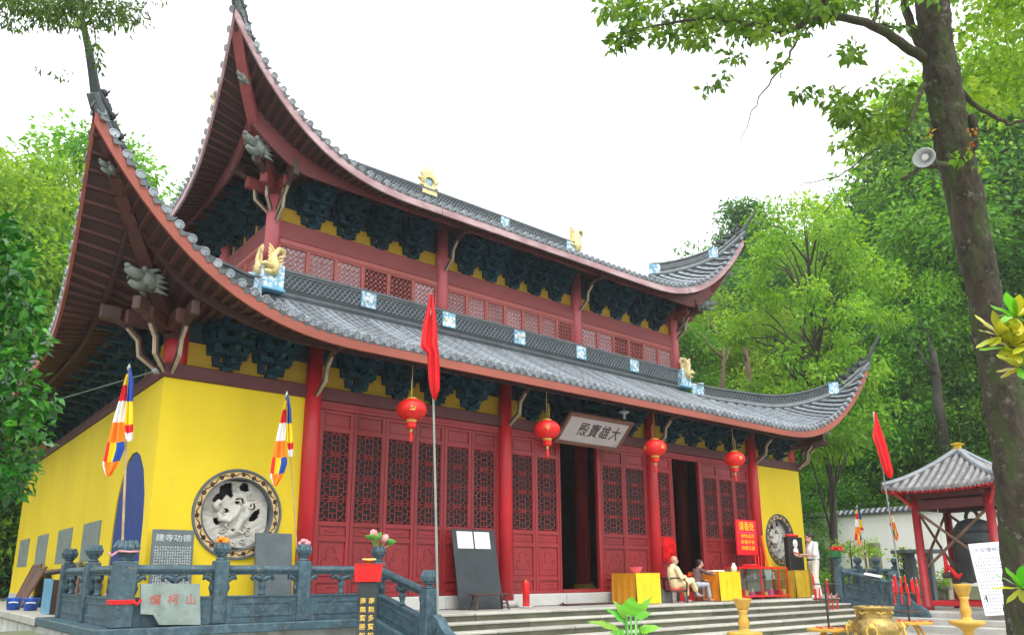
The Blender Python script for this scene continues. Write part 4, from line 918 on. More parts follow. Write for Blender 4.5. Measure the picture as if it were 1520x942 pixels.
def slab_thing(name, label, cat, P, w, h, th, lean, mat, rz=0, outline=None, group=None):
    t = thing(name, label, cat, P, rz, group); L = Matrix.Rotation(-lean, 4, 'X'); b = MB()
    if outline: b.prism([(x, -th/2, z) for x, z in outline], (0, th, 0))
    else: b.box((-w/2, -th/2, 0), (w/2, th/2, h), 0, .006)
    link('slab', b.mesh('slab', mat), t, mw=L); return t, L
# stele with the heading
a, c = ony(227.5, 800, -.3), ony(289, 800, -.3); zt = ony(258, 786, -.2).z
t, L = slab_thing('inscribed_stele', 'dark slate stele with white heading characters leaning on the yellow wall', 'stele', ((a.x+c.x)/2, -.36, 0), c.x-a.x, zt/math.cos(.1), .06, .1, K['slate'])
w = c.x-a.x
text('建寺功德', w*.185, K['ink'], t, L @ T(0, -.0325, zt-.13) @ FACE, bold=.0005, sx=1.18)
b = MB()
for i in range(15):
    for j in range(22): strokes(b, -w*.42+i*w*.84/14, zt-.27-j*.042, .034, -.0325)
tag(link('small_lettering', b.mesh('small_lettering', K['ink']), t, mw=L), kind='stuff')
a, c = ony(381.5, 800, -.32), ony(435.5, 800, -.32)
slab_thing('stone_slab', 'plain grey blue stone slab leaning below the round dragon window', 'stone slab', ((a.x+c.x)/2, -.42, 0), c.x-a.x, ony(408, 791, -.25).z/math.cos(.14), .06, .14, K['slate'])
# broken slab before the balustrade
q = lambda px, py: ony(px, py, PF-.09); p0 = q(209, 905); pts = [q(236, 921), q(297, 921), q(297, 860.5), q(210, 860), q(208.7, 905), q(227.5, 906)]
ox = (pts[1].x+pts[3].x)/2; zb = min(p.z for p in pts)
t, L = slab_thing('broken_slab', 'broken pale green stone slab with three red characters propped on the balustrade', 'stone slab', (ox, PF-.10, 0), 0, 0, .05, .06, K['slate2'], outline=[(p.x-ox, p.z-zb+.005) for p in pts])
text('爛  柯  山', .15, K['redink'], t, L @ T(.02, -.027, .34) @ FACE, bold=.001)
# dark incense pillar with red tray
P = at(541, 1000, 10.5); P.z = GZ; t = thing('incense_pillar', 'black stone pillar with gold characters carrying a red quilted box', 'pillar', P, -.52)
b = MB(); b.box((-.135, -.10, 0), (.135, .10, 1.38), 0, .008); b.build('shaft', K['black'], t); b = MB(); b.box((-.2, -.16, 0), (.2, .16, .08), 0, .01); b.build('base', K['stone'], t)
for s, x in (('南無寶勝如来', -.055), ('南無多寶如来', .06)):
    for i, ch in enumerate(s): text(ch, .088, K['goldink'], t, T(x, -.103, 1.12-i*.115) @ FACE, bold=.001)
t2 = thing('red_box', 'red quilted box on top of the black pillar', 'box', P+V((0, 0, 1.381)), -.52)
b = MB(); b.hexa([(-.175, -.13, 0), (.175, -.13, 0), (.175, .13, 0), (-.175, .13, 0), (-.2, -.15, .235), (.2, -.15, .235), (.2, .15, .235), (-.2, .15, .235)])
for i in range(-4, 5):
    for s in (-1, 1):
        x0 = i*.05; x1 = x0+s*.12; 
        if abs(x1) < .19 and abs(x0) < .17: b.tube([(x0, -.131, .01), (x1, -.148, .225)], .006, 4)
for k in range(9): x = -.19+k*.0475; b.tube([(x, -.15, .225), (x+.02, -.152, .25), (x+.04, -.15, .225)], .008, 4)
b.build('box_body', K['redp'], t2)
b = MB(); b.lathe((0, 0, .235), [(.05, 0), (.03, .02), (.07, .05), (.10, .06), (.09, .075), (.02, .07)], 12); b.tube([(-.09, 0, .31), (.1, 0, .31)], .012, 6); tag(b.build('incense_bowl', K['bronze']), 'small bronze bowl on the red quilted box', 'bowl').matrix_world = t2.matrix_world.copy() if False else Matrix.Translation(P+V((0, 0, 1.381))) @ Matrix.Rotation(-.52, 4, 'Z')
# lotus flowers in the stair post
P = V((-6.58, yb, 1.09)); t = thing('lotus_flowers', 'artificial pink and green lotus flowers on a balustrade post', 'flowers', P)
for x, z, lx, m in ((-.10, .22, -.05, 'lotus'), (.10, .15, .1, 'lotus')):
    b = MB()
    for k in range(8):
        a = 2*PI*k/8; b.tube([(x, 0, z-.05), (x+.05*math.cos(a), .05*math.sin(a), z), (x+.035*math.cos(a)+lx*.2, .035*math.sin(a), z+.07), (x+.01*math.cos(a)+lx*.3, .01*math.sin(a), z+.1)], [.01, .028, .022, .004], 6)
    b.build('flower', K[m], t, True); b = MB(); b.tube([(0, 0, -.05), (x*.6, 0, z*.4), (x, 0, z-.04)], .01, 6); b.build('stem', K['lotusg'], t)
for x, y, z in ((.2, -.03, .12), (-.02, .02, .2), (-.16, 0, .2)):
    b = MB(); b.lathe((x, y, z), [(.015, -.06), (.07, -.02), (.10, .03), (.095, .033), (.06, -.01), (.01, -.03)], 12, rot=Matrix.Rotation(random.uniform(-.8, .8), 3, 'Y')); b.build('lotus_leaf', K['lotusg'], t, True)
    b = MB(); b.tube([(0, 0, -.05), (x, y, z-.04)], .01, 5); b.build('stem', K['lotusg'], t)
for i, (px, lab) in enumerate(((327, 'small orange flower tied on the second balustrade post from the left corner'), (454, 'pale pink cloth bow on the post beneath the right Buddhist flag'))):
    p = V((PX[1+i], yb, 1.16)); b = MB(); m = K['fo'] if i == 0 else K['lotus']
    for k in range(6): a = k; b.ball(p+V((.06*math.cos(a), .05*math.sin(a), .03*math.sin(a*2))), (.05, .03, .035), 7, 5)
    tag(b.build('flower' if i == 0 else 'cloth_bow', m, None, True), lab, 'flower' if i == 0 else 'bow')
b = MB()
for k in range(3): b.lathe((cx, yb, .30+.02*k), [(.205, 0), (.21, .012), (.2, .02)], 4, rot=Matrix.Rotation(PI/4, 3, 'Z'))
b.tube([(cx+.1, yb-.16, .33), (cx+.16, yb-.2, .30), (cx+.2, yb-.17, .36)], .02, 5); tag(b.build('red_ribbon', K['redcl']), 'red ribbon tied around the thick corner balustrade post', 'ribbon')
b = MB(); b.tube([(cx-.13, yb-.1, .99), (cx, yb-.165, .98), (cx+.13, yb-.1, .99)], .014, 5); b.tube([(cx-.13, yb-.06, .98), (cx-.2, yb-.1, .93), (cx-.24, yb-.06, .97)], .016, 5); tag(b.build('red_ribbon', K['lotus']), 'pink ribbon tied around the head of the corner post', 'ribbon')
b = MB(); b.tube([at(157, 880, 11.75), at(126, 940, 11.3), at(119, 953, 11.2)], .02, 6); tag(b.build('bamboo_stick', K['bamboo']), 'bamboo stick leaning against the left corner of the balustrade', 'stick')

# black notice board with two sheets, stool, candle
A, B = ony(682, 903.5, -.5), ony(747, 903.5, -.5); w = abs(B.x-A.x); lean = .2; h = 1.62
t, L = slab_thing('notice_board', 'black board with two white sheets leaning against the red doors', 'notice board', ((A.x+B.x)/2, -.50, 0.0), w, h, .03, lean, K['black'])
for x0, x1 in ((-.40*w, -.04*w), (.0*w, .36*w)):
    b = MB(); b.box((x0, -.02, h-.40), (x1, -.0165, h-.05)); 
    o = link('paper_sheet', b.mesh('paper_sheet', K['paper']), t, mw=L)
    b = MB()
    for j in range(8):
        for i in range(9):
            if random.random() < .8: strokes(b, x0+.03+i*(x1-x0-.06)/8, h-.09-j*.037, .02, -.0205, 0, 2)
    tag(link('small_lettering', b.mesh('small_lettering', K['greyink']), o), kind='stuff')
S = V(((A.x+B.x)/2-.02, -.78, 0)); t = thing('low_stool', 'low dark wooden stool in front of the black notice board', 'stool', S)
b = MB(); b.box((-.44, -.11, .27), (.44, .11, .31), 0, .008); b.build('seat', K['dkwood'], t)
for sx in (-1, 1):
    for sy in (-1, 1): b = MB(); b.tube([(sx*.34, sy*.07, .27), (sx*.41, sy*.11, 0)], .022, 6); b.build('leg', K['dkwood'], t)
    b = MB(); b.tube([(sx*.37, -.08, .12), (sx*.37, .08, .12)], .015, 6); b.build('stretcher', K['dkwood'], t)
P = base(781, -.6); t = thing('red_candle', 'tall red candle on a white saucer before the open door', 'candle', P)
b = MB(); b.lathe((0, 0, 0), [(.075, .02), (.075, .50), (.07, .53), (.03, .54)], 16); b.build('candle_body', K['redp'], t, True); b = MB(); b.lathe((0, 0, 0), [(.10, 0), (.15, .02), (.15, .03), (.09, .022)], 16); b.build('saucer', K['white'], t, True)
b = MB(); b.tube([(0, 0, .53), (0, 0, .57)], .012, 6); b.build('wick', K['goldink'], t)
b = MB(); b.box((-1.05, -.42, .0), (1.05, -.16, .035), 0, .01); b.tube([(-1.07, -.29, .02), (-1.07, -.3, .02)], .05, 8); tag(b.build('rolled_mat', K['dkwood']), 'dark flat mat lying along the granite plinth', 'mat')

# lanterns
def lantern(P, label):
    t = thing('red_lantern', label, 'lantern', P, random.random(), 'red lanterns under the front eave'); b = MB(); n = 28; rows = []
    for i in range(11):
        a = -PI/2+.28+(PI-.56)*i/10
        rows.append([((.285*math.cos(a)*(1+.02*(k % 2)))*math.cos(2*PI*k/n), (.285*math.cos(a)*(1+.02*(k % 2)))*math.sin(2*PI*k/n), .215*math.sin(a)) for k in range(n+1)])
    b.grid(rows); b.build('lantern_body', K['lantern'], t, True)
    b = MB(); b.lathe((0, 0, .19), [(.09, 0), (.10, .015), (.10, .03), (.07, .045)], 14); b.build('top_cap', K['goldink'], t); b = MB(); b.lathe((0, 0, -.245), [(.09, 0), (.1, .02), (.1, .045), (.08, .055)], 14); b.build('gold_ring', K['goldink'], t)
    b = MB(); b.lathe((0, 0, -.36), [(.085, 0), (.095, .03), (.095, .115), (.07, .12)], 14); b.build('lower_drum', K['lantern'], t, True)
    b = MB(); b.lathe((0, 0, -.44), [(.015, 0), (.03, .03), (.03, .06), (.012, .08)], 8); b.build('bead', K['goldink'], t); b = MB(); b.lathe((0, 0, -.62), [(.02, 0), (.035, .05), (.03, .15), (.012, .18)], 8); b.build('tassel', K['lantern'], t)
    b = MB(); b.tube([(0, 0, .22), (0, 0, .55), (0, 0, .95)], .005, 5); b.tube([(-.05, 0, .26), (-.05, 0, .55), (0, 0, .6)], .006, 4); b.build('hanging_wire', K['goldink'], t)
    for k in range(4):
        a = k*PI/2+.4; m = MB()
        for j in range(5): strokes(m, random.uniform(-.02, .02), random.uniform(-.02, .02), .11, 0, 0, 1)
        link('gold_emblem', m.mesh('gold_emblem', K['goldink']), t, mw=Matrix.Rotation(a, 4, 'Z') @ T(0, -.292, .0))
    return t
l0 = lantern(V((-5.56, -1.0, 3.73)), 'round red lantern hung leftmost, beside the tall red flag')
for p, lab in (((-2.09, -1.0, 3.75), 'round red lantern hung just left of the name plaque'), ((1.49, -1.0, 3.71), 'round red lantern hung in front of the column by the monk'), ((4.81, -1.0, 3.73), 'round red lantern hung above the red incense sign')): dup(l0, p, random.random()*6, lab)
# name plaque, leaning forward
t = thing('name_plaque', 'white name plaque with four black characters in a brown frame above the door', 'plaque', (-.22, -.36, 3.72)); lean = .78; L = Matrix.Rotation(lean, 4, 'X'); pw, ph = .98, .70
b = MB(); b.box((-pw, -.02, .02), (pw, .03, ph), 0); link('board', b.mesh('board', K['plaquew']), t, mw=L)
b = MB(); b.box((-pw-.09, -.05, -.07), (pw+.09, .04, .02), 0, .01); b.box((-pw-.09, -.05, ph), (pw+.09, .04, ph+.09), 0, .01); b.box((-pw-.09, -.048, .021), (-pw, .038, ph-.001), 0, .01); b.box((pw, -.048, .021), (pw+.09, .038, ph-.001), 0, .01); link('frame', b.mesh('frame', K['dkwood2']), t, mw=L)
for i, ch in enumerate('殿寶雄大'): text(ch, .40, K['blackink'], t, L @ T(-.40+i*.36, -.022, ph/2+.01) @ FACE, bold=.004, sx=.82)
b = MB()
for j in range(8): strokes(b, -.72, .58-j*.06, .05, -.0215, 0, 3); strokes(b, -.80, .58-j*.06, .04, -.0215, 0, 3)
tag(link('small_lettering', b.mesh('small_lettering', K['greyink']), t, mw=L), kind='stuff')
b = MB(); b.lathe((.42, -1.0, 4.42), [(.03, -.12), (.035, 0), (.12, .03), (.14, .06), (.02, .08)], 12); b.tube([(.42, -1.0, 4.5), (.42, -1.0, 4.62)], .015, 6); tag(b.build('ceiling_lamp', K['slate2'], None, True), 'small grey hanging lamp above the name plaque', 'lamp')

# cloth covered tables
def cloth_table(name, label, FC, dx, dy, h, m1, m2, top):
    t = thing(name, label, 'table', FC, 0, 'cloth covered tables'); n = 22; b = MB()
    def side(P0, P1, mi, ph):
        P0, P1 = V(P0), V(P1); d = P1-P0; nn = V((d.y, -d.x, 0)).normalized(); rows = []
        for j in range(9):
            z = h*(1-j/8)+.012*(j == 8); am = .012*(j/8); rows.append([P0+d*(i/n)+nn*(am*(math.sin(i*1.1+ph)+.6*math.sin(i*2.3+ph*2)+.8*(i in (0, n)))+.004)+V((0, 0, z)) for i in range(n+1)])
        b.grid(rows, mi)
    side((0, 0, 0), (dx, 0, 0), 0, 1); side((0, dy, 0), (0, 0, 0), 1, 2); side((dx, 0, 0), (dx, dy, 0), 1, 3); side((dx, dy, 0), (0, dy, 0), 1, 4)
    b.add([(-.01, -.01, h), (dx+.01, -.01, h), (dx+.01, dy+.01, h), (-.01, dy+.01, h)], [(0, 1, 2, 3)], 0)
    c = b.build('tablecloth', [m1, m2], t, True)
    f = MB(); f.box((.03, .03, h-.05), (dx-.03, dy-.03, h-.01))
    for x in (.06, dx-.06):
        for y in (.06, dy-.06): f.box((x-.025, y-.025, 0), (x+.025, y+.025, h-.051))
    f.build('table_frame', K['wood'], t); return t
FC1 = base(945, -1.05); R1 = ony(981, 890, FC1.y); D1 = .75
cloth_table('cloth_table', 'yellow satin table left of the monk carrying a pink bowl', FC1, R1.x-FC1.x, D1, ony(945, 849.5, FC1.y).z, K['ycloth2'], K['ocloth2'], None)
h1 = ony(945, 849.5, FC1.y).z
b = MB(); b.lathe(FC1+V((.25, .2, h1)), [(.08, .003), (.09, .01), (.155, .13), (.16, .135), (.145, .13), (.08, .02)], 18); tag(b.build('pink_bowl', K['pinkp'], None, True), 'pink plastic bowl on the left yellow table', 'bowl')
FC2 = base(1069, -1.1); R2 = ony(1100.5, 884, FC2.y); h2 = ony(1069, 847.5, FC2.y).z
cloth_table('cloth_table', 'orange and yellow satin table beside the person in brown', FC2, R2.x-FC2.x, .95, h2, K['ycloth'], K['ocloth'], None)
t = thing('paper_packets', 'white papers and packets lying on the orange table', 'papers', FC2+V((0, 0, h2)))
for x, y, w, d, hh in ((.15, .3, .22, .16, .03), (.5, .35, .28, .18, .025), (.72, .5, .2, .2, .04)): b = MB(); b.box((x-w/2, y-d/2, .002), (x+w/2, y+d/2, hh), 0, .004); b.build('packet', K['paper'], t)
b = MB(); b.lathe(FC2+V((.85, .12, h2)), [(.07, 0), (.075, .1), (.05, .16), (.035, .19), (.035, .22)], 12); tag(b.build('white_jar', K['white'], None, True), 'white jar near the right edge of the orange table', 'jar')
FC3 = base(1183, -.95); R3 = ony(1206, 880, FC3.y); h3 = ony(1183, 845.5, FC3.y).z
cloth_table('cloth_table', 'dull ochre cloth table under the black loudspeaker', FC3, R3.x-FC3.x, .8, h3, K['dycloth'], K['dycloth'], None)
S0, S1 = ony(1174, 846, FC3.y+.25), ony(1195, 844, FC3.y+.25); zt = ony(1184, 796.5, FC3.y+.25).z
t = thing('loudspeaker', 'tall black loudspeaker with two white cones on the ochre table', 'loudspeaker', (S0.x+.0, FC3.y+.25, h3)); w = S1.x-S0.x; hh = zt-h3
b = MB(); b.box((0, 0, .002), (w, .16, hh), 0, .015); b.build('cabinet', K['black2'], t)
for z, r in ((.80, .10), (.55, .105), (.68, .04)): b = MB(); b.lathe((w*.45, .002, hh*z), [(r*1.2, 0), (r*1.2, .02), (r, .02), (r*.4, .0), (r*.35, .015), (.005, .02)], 18, rot=Matrix.Rotation(PI/2, 3, 'X')); b.build('speaker_cone', K['white'], t, True)
b = MB(); b.box((S0.x+.05, FC3.y+.26, zt+.002), (S1.x-.15, FC3.y+.4, zt+.08), 0, .03); tag(b.build('folded_cloth', K['redcl']), 'folded red cloth on top of the loudspeaker', 'cloth')
# glass display cabinet
C0 = base(1101, -.85); C1 = ony(1172, 880, C0.y); hc = ony(1120, 841.5, C0.y).z; cw = C1.x-C0.x; t = thing('display_cabinet', 'low glass display cabinet with red frame between the tables', 'cabinet', C0)
b = MB(); e = .03
for x in (0, cw*.42, cw*.80, cw-e):
    for y in (0, .5-e): b.box((x, y, .0), (x+e, y+e, hc))
for z in (.06, hc-.03): 
    for y in (-.003, .5-e+.003): b.box((.001, y, z), (cw-.001, y+e, z+e+.012))
    for x in (-.003, cw-e+.003): b.box((x, e+.002, z+.002), (x+e, .5-e-.002, z+e+.01))
b.build('frame', K['redp'], t); b = MB(); b.box((e, e, .09), (cw-e, .5-e, .10)); b.box((e, .12, hc*.62), (cw-e, .5-e, hc*.62+.012)); b.build('shelf', K['cabin'], t)
b = MB(); b.box((e, .492, .1), (cw-e, .498, hc-.03)); b.build('back_panel', K['cabin'], t)
for x0, x1 in ((e, cw*.42), (cw*.42+e, cw*.80), (cw*.80+e, cw-e)): b = MB(); b.box((x0+.003, .008, .105), (x1-.003, .013, hc-.035)); b.build('glass_door', K['glass'], t)
b = MB(); b.box((.01, .01, hc+.015), (cw*.8, .49, hc+.022)); b.build('top_panel', K['redp'], t)
gd = [('small_statuette', 'white'), ('incense_box', 'redp'), ('incense_box', 'goldink'), ('bead_string', 'wood'), ('incense_box', 'pinkp'), ('small_statuette', 'gold')]
t = thing('cabinet_goods', 'small boxes and figures for sale inside the glass cabinet', 'goods', C0+V((0, 0, 0))); 
for i in range(15):
    x = .1+(cw-.2)*i/14; b = MB(); nm, m = gd[i % 6]; z = .101 if i % 3 else hc*.62+.014
    if 'box' in nm: b.box((x-.09, .10, z), (x+.09, .30, z+random.uniform(.08, .17)), 0, .005)
    else: b.lathe((x, .22, z), [(.06, 0), (.05, .06), (.025, .11), (.035, .15), (.01, .18)], 9)
    b.build(nm, K[m], t)
t = thing('incense_bundle', 'long orange incense packet leaning upright on the cabinet', 'incense', C0+V((cw*.72, .2, hc+.023))); b = MB(); b.obox((-.09, 0, .43), (.04, .02, .44), (V((.98, 0, .2)), V((0, 1, 0)), V((-.2, 0, .98)))); b.build('packet', K['ocloth'], t)
for x, h in ((.50, .36), (.62, .55), (.56, .3)):
    t = thing('stick_candle', {.36: 'short thick red candle stick at the left on the cabinet', .55: 'tallest thin red candle stick on the cabinet', .3: 'red candle stick between two others on the cabinet'}[h], 'candle', C0+V((cw*x, .25, hc+.023)), 0, 'candle sticks on the cabinet')
    b = MB(); b.lathe((0, 0, 0), [(.05, 0), (.05, .02), (.022, .03), (.022, h), (.005, h+.01)], 9); b.build('candle_body', K['redp'], t)
b = MB(); b.box((C0.x+cw*.3, C0.y+.1, hc+.023), (C0.x+cw*.46, C0.y+.4, hc+.09), 0, .03); tag(b.build('folded_cloth', K['redcl']), 'folded red cloth on the glass cabinet', 'cloth')
# red sign
a, c = ony(1091, 772, -.32), ony(1121, 772, -.32); zb_, zt = ony(1105, 823, -.32).z, ony(1105, 771, -.32).z; w = c.x-a.x; h = zt-zb_
t = thing('incense_sign', 'red sign with large and small yellow characters before the last red column', 'sign', ((a.x+c.x)/2, -.32, (zt+zb_)/2)); b = MB(); b.box((-w/2, -.02, -h/2), (w/2, .03, h/2), 0, .006); b.build('sign_board', K['redsign'], t)
text('请香处', h*.27, K['yelink'], t, T(0, -.023, h*.30) @ FACE, bold=.002, sx=w/h*.93)
for i, s in enumerate(('香烛品类', '祈福平安', '功德无量')): text(s, h*.125, K['yelink'], t, T(.02, -.023, h*(.03-.17*i)) @ FACE, bold=0, sx=w/h*1.35)
b = MB(); b.box((-w*.45, -.022, h*.13), (w*.45, -.0205, h*.15)); b.build('rule_line', K['pinkp'], t)
b = MB(); b.tube([(0, .0, h/2), (.0, .25, h/2+.25)], .006, 4); b.build('cord', K['redcl'], t)
# red tassel bundle
a = ony(993, 797, -.06); t = thing('prayer_ribbons', 'bundle of bright red prayer ribbons hanging beside the open door', 'ribbons', (2.98, -.02, a.z))
for i in range(26):
    x = random.uniform(-.26, .22); l = random.uniform(.38, .66); b = MB(); d = random.uniform(-.08, .0)
    pts = [V((x*.8, d, 0)), V((x, d-.02, -l*.4)), V((x+random.uniform(-.04, .04), d, -l*.7)), V((x+random.uniform(-.05, .05), d-.02, -l))]
    b.tube(pts, [.02, .045, .04, .03], 4, 0, True, .35); b.build('ribbon', K['redcl2'], t)
# stones and scraps by the side wall
b = MB(); b.box((-11.0, 11.3, 0), (-10.9, 12.2, .95), 0, .01); 
def leandoor(P, label, w, h, yaw, lean):
    t = thing('old_door_panel', label, 'door panel', P, yaw, 'old doors stacked by the side wall'); L = Matrix.Rotation(lean, 4, 'X'); b = MB()
    for x in (-w/2, w/2-.07): b.box((x, -.02, 0), (x+.07, .02, h), 0, .004)
    for z in (0, h*.3, h*.36, h-.07): b.box((-w/2+.071, -.018, z), (w/2-.071, .018, z+.06), 0, .004)
    b.box((-w/2+.071, -.006, .06), (w/2-.071, .006, h-.07)); link('panel', b.mesh('panel', K['dkwood2']), t, mw=L)
leandoor((-10.2, 9.6, .0), 'old brown door panel leaning furthest from the camera by the side wall', 1.3, 1.05, -PI/2, -.34)
leandoor((-10.32, 8.4, .0), 'old brown door panel leaning nearest to the blue buckets', 1.2, 1.0, -PI/2, -.42)
for p, lab in (((-10.62, 6.6, 0), 'blue plastic bucket with a white label by the side wall'), ((-10.4, 5.9, 0), 'plain blue plastic bucket next to the labelled one')):
    t = thing('blue_bucket', lab, 'bucket', p, 0, 'blue plastic buckets'); b = MB(); b.lathe((0, 0, 0), [(.12, .003), (.15, .22), (.162, .23), (.162, .25), (.145, .25), (.11, .03)], 16); b.build('bucket_body', K['bluep'], t, True)
    b = MB(); b.tube([(.16*math.cos(a), .16*math.sin(a)*.3-.05, .24-.12*math.sin(a)) for a in [PI*k/8 for k in range(9)]], .006, 5); b.build('handle', K['steel'], t)
    if 'label' in lab: b = MB(); b.tube([(-.10, -.125, .15), (-.03, -.165, .16), (.05, -.16, .15)], .05, 6, 0, True, .3)
    if 'label' in lab: b.build('white_label', K['white'], t)
t = thing('old_cabinet', 'small dark cabinet with a blue edge standing behind the balustrade', 'cabinet', (-10.15, 3.9, 0)); b = MB(); b.box((-.28, -.4, .002), (.28, .4, .62), 0, .01); b.build('cabinet_body', K['dkwood'], t); b = MB(); b.box((-.31, -.42, 0), (-.285, .42, .64)); b.build('blue_side', K['bluefr'], t)
b = MB(); b.tube([(-10.3, 4.6, .5), (-10.4, 4.5, .75), (-10.1, 4.1, .8)], .06, 6); tag(b.build('pipe_elbow', K['iron']), 'dark bent stove pipe on the old cabinet', 'pipe')
t, L = slab_thing('stone_slab', 'mossy green stone slab leaning near the old cabinet', 'stone slab', (-10.12, 4.9, 0), .9, 1.0, .06, .3, K['mossy'], -PI/2)
b = MB(); b.box((-10.2, 2.5, 0.66), (-9.95, 3.6, .74), 0, .03); tag(b.build('white_sack', K['cloud']), 'white sack lying on the old cabinet behind the rail', 'sack')
b = MB(); b.box((-10.2, 2.55, 0), (-9.97, 3.45, .655), 0, .01); tag(b.build('wooden_crate', K['wood']), 'wooden crate carrying the white sack behind the rail', 'crate')
# wire across the side eave, lamp at the corner
b = MB(); b.lathe((-9.95, -.1, 3.9), [(.02, 0), (.05, .02), (.06, .06), (.02, .1)], 10); tag(b.build('corner_lamp', K['steel'], None, True), 'small grey lamp at the top corner of the yellow wall', 'lamp')
b = MB(); b.tube([(-9.9, -.05, 3.98), (-11.0, 4, 3.95), (-12.5, 9.5, 3.98)], .012, 4); tag(b.build('wire', K['steel']), 'thin wire running from the wall corner to the left', 'wire')

# ---- flags
def pole(P, Q, r, mat, par): b = MB(); b.tube([P, (P+Q)/2, Q], [r, r*.92, r*.7], 7); return b.build('pole', mat, par)
def drape(name, par, pts, mats, fold=.03, n=20):  # pts: list of (z down, left x, right x) ; cloth hanging with folds
    b = MB(); rows = []; m = 40
    for i in range(m+1):
        q = i/m; k = q*(len(pts)-1); j = min(int(k), len(pts)-2); u = k-j; z0, a0, c0 = pts[j]; z1, a1, c1 = pts[j+1]; z, a, c_ = z0+(z1-z0)*u, a0+(a1-a0)*u, c0+(c1-c0)*u
        rows.append([(a+(c_-a)*p/n, fold*min(1, q*4)*math.sin(p/n*PI*4.5+q*2.2)+.012*math.sin(q*9+p), z+.02*math.sin(p*.8)*q) for p in range(n+1)])
    b.grid(rows); return b, rows, m, n
def buddhist_flag(label, top, base, s, rz, mirror=1, pr=.018):
    t = thing('buddhist_flag', label, 'flag', base, 0, 'five coloured Buddhist flags'); pole(V((0, 0, 0)), top-base, pr, K['bamboo'], t)
    col = [K['fb'], K['fy'], K['fr'], K['fw'], K['fo']]
    d = top-base
    for nm, seq, pts, yo in (('cloth', [(.10, 0), (.22, 1), (.35, 2), (.49, 3), (.62, 4), (.80, 9), (1, 8)], [(0, -.01, .015), (-.2, -.06, .0), (-.6, -.14, .01), (-1.05, -.22, .0), (-1.55, -.3, .06), (-1.85, -.33, -.02), (-2.05, -.22, -.14)], 0),
                             ('cloth_fold', [(.47, 0), (.74, 1), (.88, 2), (1, 3)], [(0, 0, .02), (-.3, .0, .08), (-.7, .0, .12), (-1.1, .01, .16), (-1.4, .07, .17)], -.03)):
        pp = [(z*s*.5, a*s*mirror*.5, c_*s*mirror*.5) for z, a, c_ in pts]; b, rows, m, n = drape(nm, t, pp, col, .03*s)
        b.m = []
        for i in range(m):
            f = (i+.5)/m; ci = next(c_ for lim, c_ in seq if f <= lim)
            for p in range(n):
                u = p/n
                b.m.append(ci if ci < 5 else ((2 if u < .28 else 1 if u < .62 else 0) if ci == 9 else (3 if u < .25 else 4)))
        o = b.mesh(nm, col, True); sl = Matrix.Identity(4); sl[0][2] = d.x/d.z*.5; sl[1][2] = d.y/d.z*.5
        link(nm, o, t, mw=Matrix.Translation(d+V((0, yo, 0))) @ Matrix.Rotation(rz, 4, 'Z') @ sl)
    b = MB(); b.lathe(d, [(.014, -.05), (.03, -.01), (.022, .02), (.002, .07)], 8); b.build('finial', K['steel'], t, True)
buddhist_flag('five coloured Buddhist flag at the left corner before the blue arch', ony(191.5, 546, yb+.14), V((cx+.0, yb+.16, .7)), 1.5, -.62)
buddhist_flag('five coloured Buddhist flag beside the round dragon window', ony(425.5, 586, yb+.12), V((-7.9, yb+.13, .6)), 1.42, -.62, 1, .011)
def red_flag(label, top, base, pts, rz, s=1):
    t = thing('red_flag', label, 'flag', base, 0, 'red flags on tall poles'); d = top-base; pole(V((0, 0, 0)), d, .02, K['steel'], t)
    b, rows, m, n = drape('cloth', t, pts, None, .05, 26); link('cloth', b.mesh('cloth', K['fr'], True), t, mw=Matrix.Translation(d-V((FW.x, FW.y, 0))*.06) @ Matrix.Rotation(rz, 4, 'Z'))
    b = MB(); b.tube([d-V((0, 0, .35)), d+V((0, 0, .02))], .026, 7); b.build('pole_sleeve', K['white'], t)
red_flag('red flag on the tall thin pole in front of the hall', ony(640, 437, -3.45), V((-6.50, -3.45, -.5)), [(0, -.01, .03), (-.25, -.06, .07), (-.55, -.12, .11), (-.9, -.15, .13), (-1.0, -.04, .15), (-1.4, -.01, .17), (-1.6, .02, .17), (-1.74, .07, .12)], -.62)
top = ony(1297, 612, -3.4); red_flag('red flag on the pole at the right end of the steps', top, V((8.6, -3.4, -.6)), [(0, -.01, .03), (-.3, -.03, .1), (-.7, -.13, .2), (-.95, -.06, .24), (-1.4, .02, .30), (-1.7, .10, .33), (-1.85, .2, .25)], -.62)
for i, (px, py, bx, lab) in enumerate(((1272, 752, 9.62, 'small Buddhist flag on the right balustrade nearer the standing man'), (1319.5, 747, 11.5, 'small Buddhist flag on the right balustrade next to the bell pavilion'))):
    top = ony(px, py, yb-.1); buddhist_flag(lab, top, V((top.x+.12, yb-.12, .3)), 1.12, -.62, 1 if i == 0 else -1, .014)
K['leafB2'] = leafmat('leaf_bright_green', (.05, .20, .015), (.10, .36, .025), (.20, .48, .04), rough=.3, tl=.3)
K['leafB3'] = leafmat('leaf_fresh_green', (.05, .15, .015), (.10, .26, .022), (.20, .38, .035), tl=.42)
K['leafA2'] = leafmat('leaf_fine_olive', (.03, .07, .015), (.07, .14, .025), (.16, .26, .03), tl=.4)
K['autumn'] = leafmat('leaf_orange', (.35, .06, .02), (.5, .16, .02), (.5, .3, .03))
K['tilew'] = M('pale_lichened_tile', (.23, .225, .225), .7, .3, 5, .35, 28, spots=(.14, .14, .14), thr=(.55, .75), ss=6, rv=.15)
K['ycloth3'] = M('yellow_glaze', (.72, .46, .03), .3, .15, 5, .1, 25)
# ------------------------------------------------------------------ courtyard things
def onground(px, d):                    # ground point under pixel column px, d metres off
    p = at(px, 855, d); p.z = GZ; return p
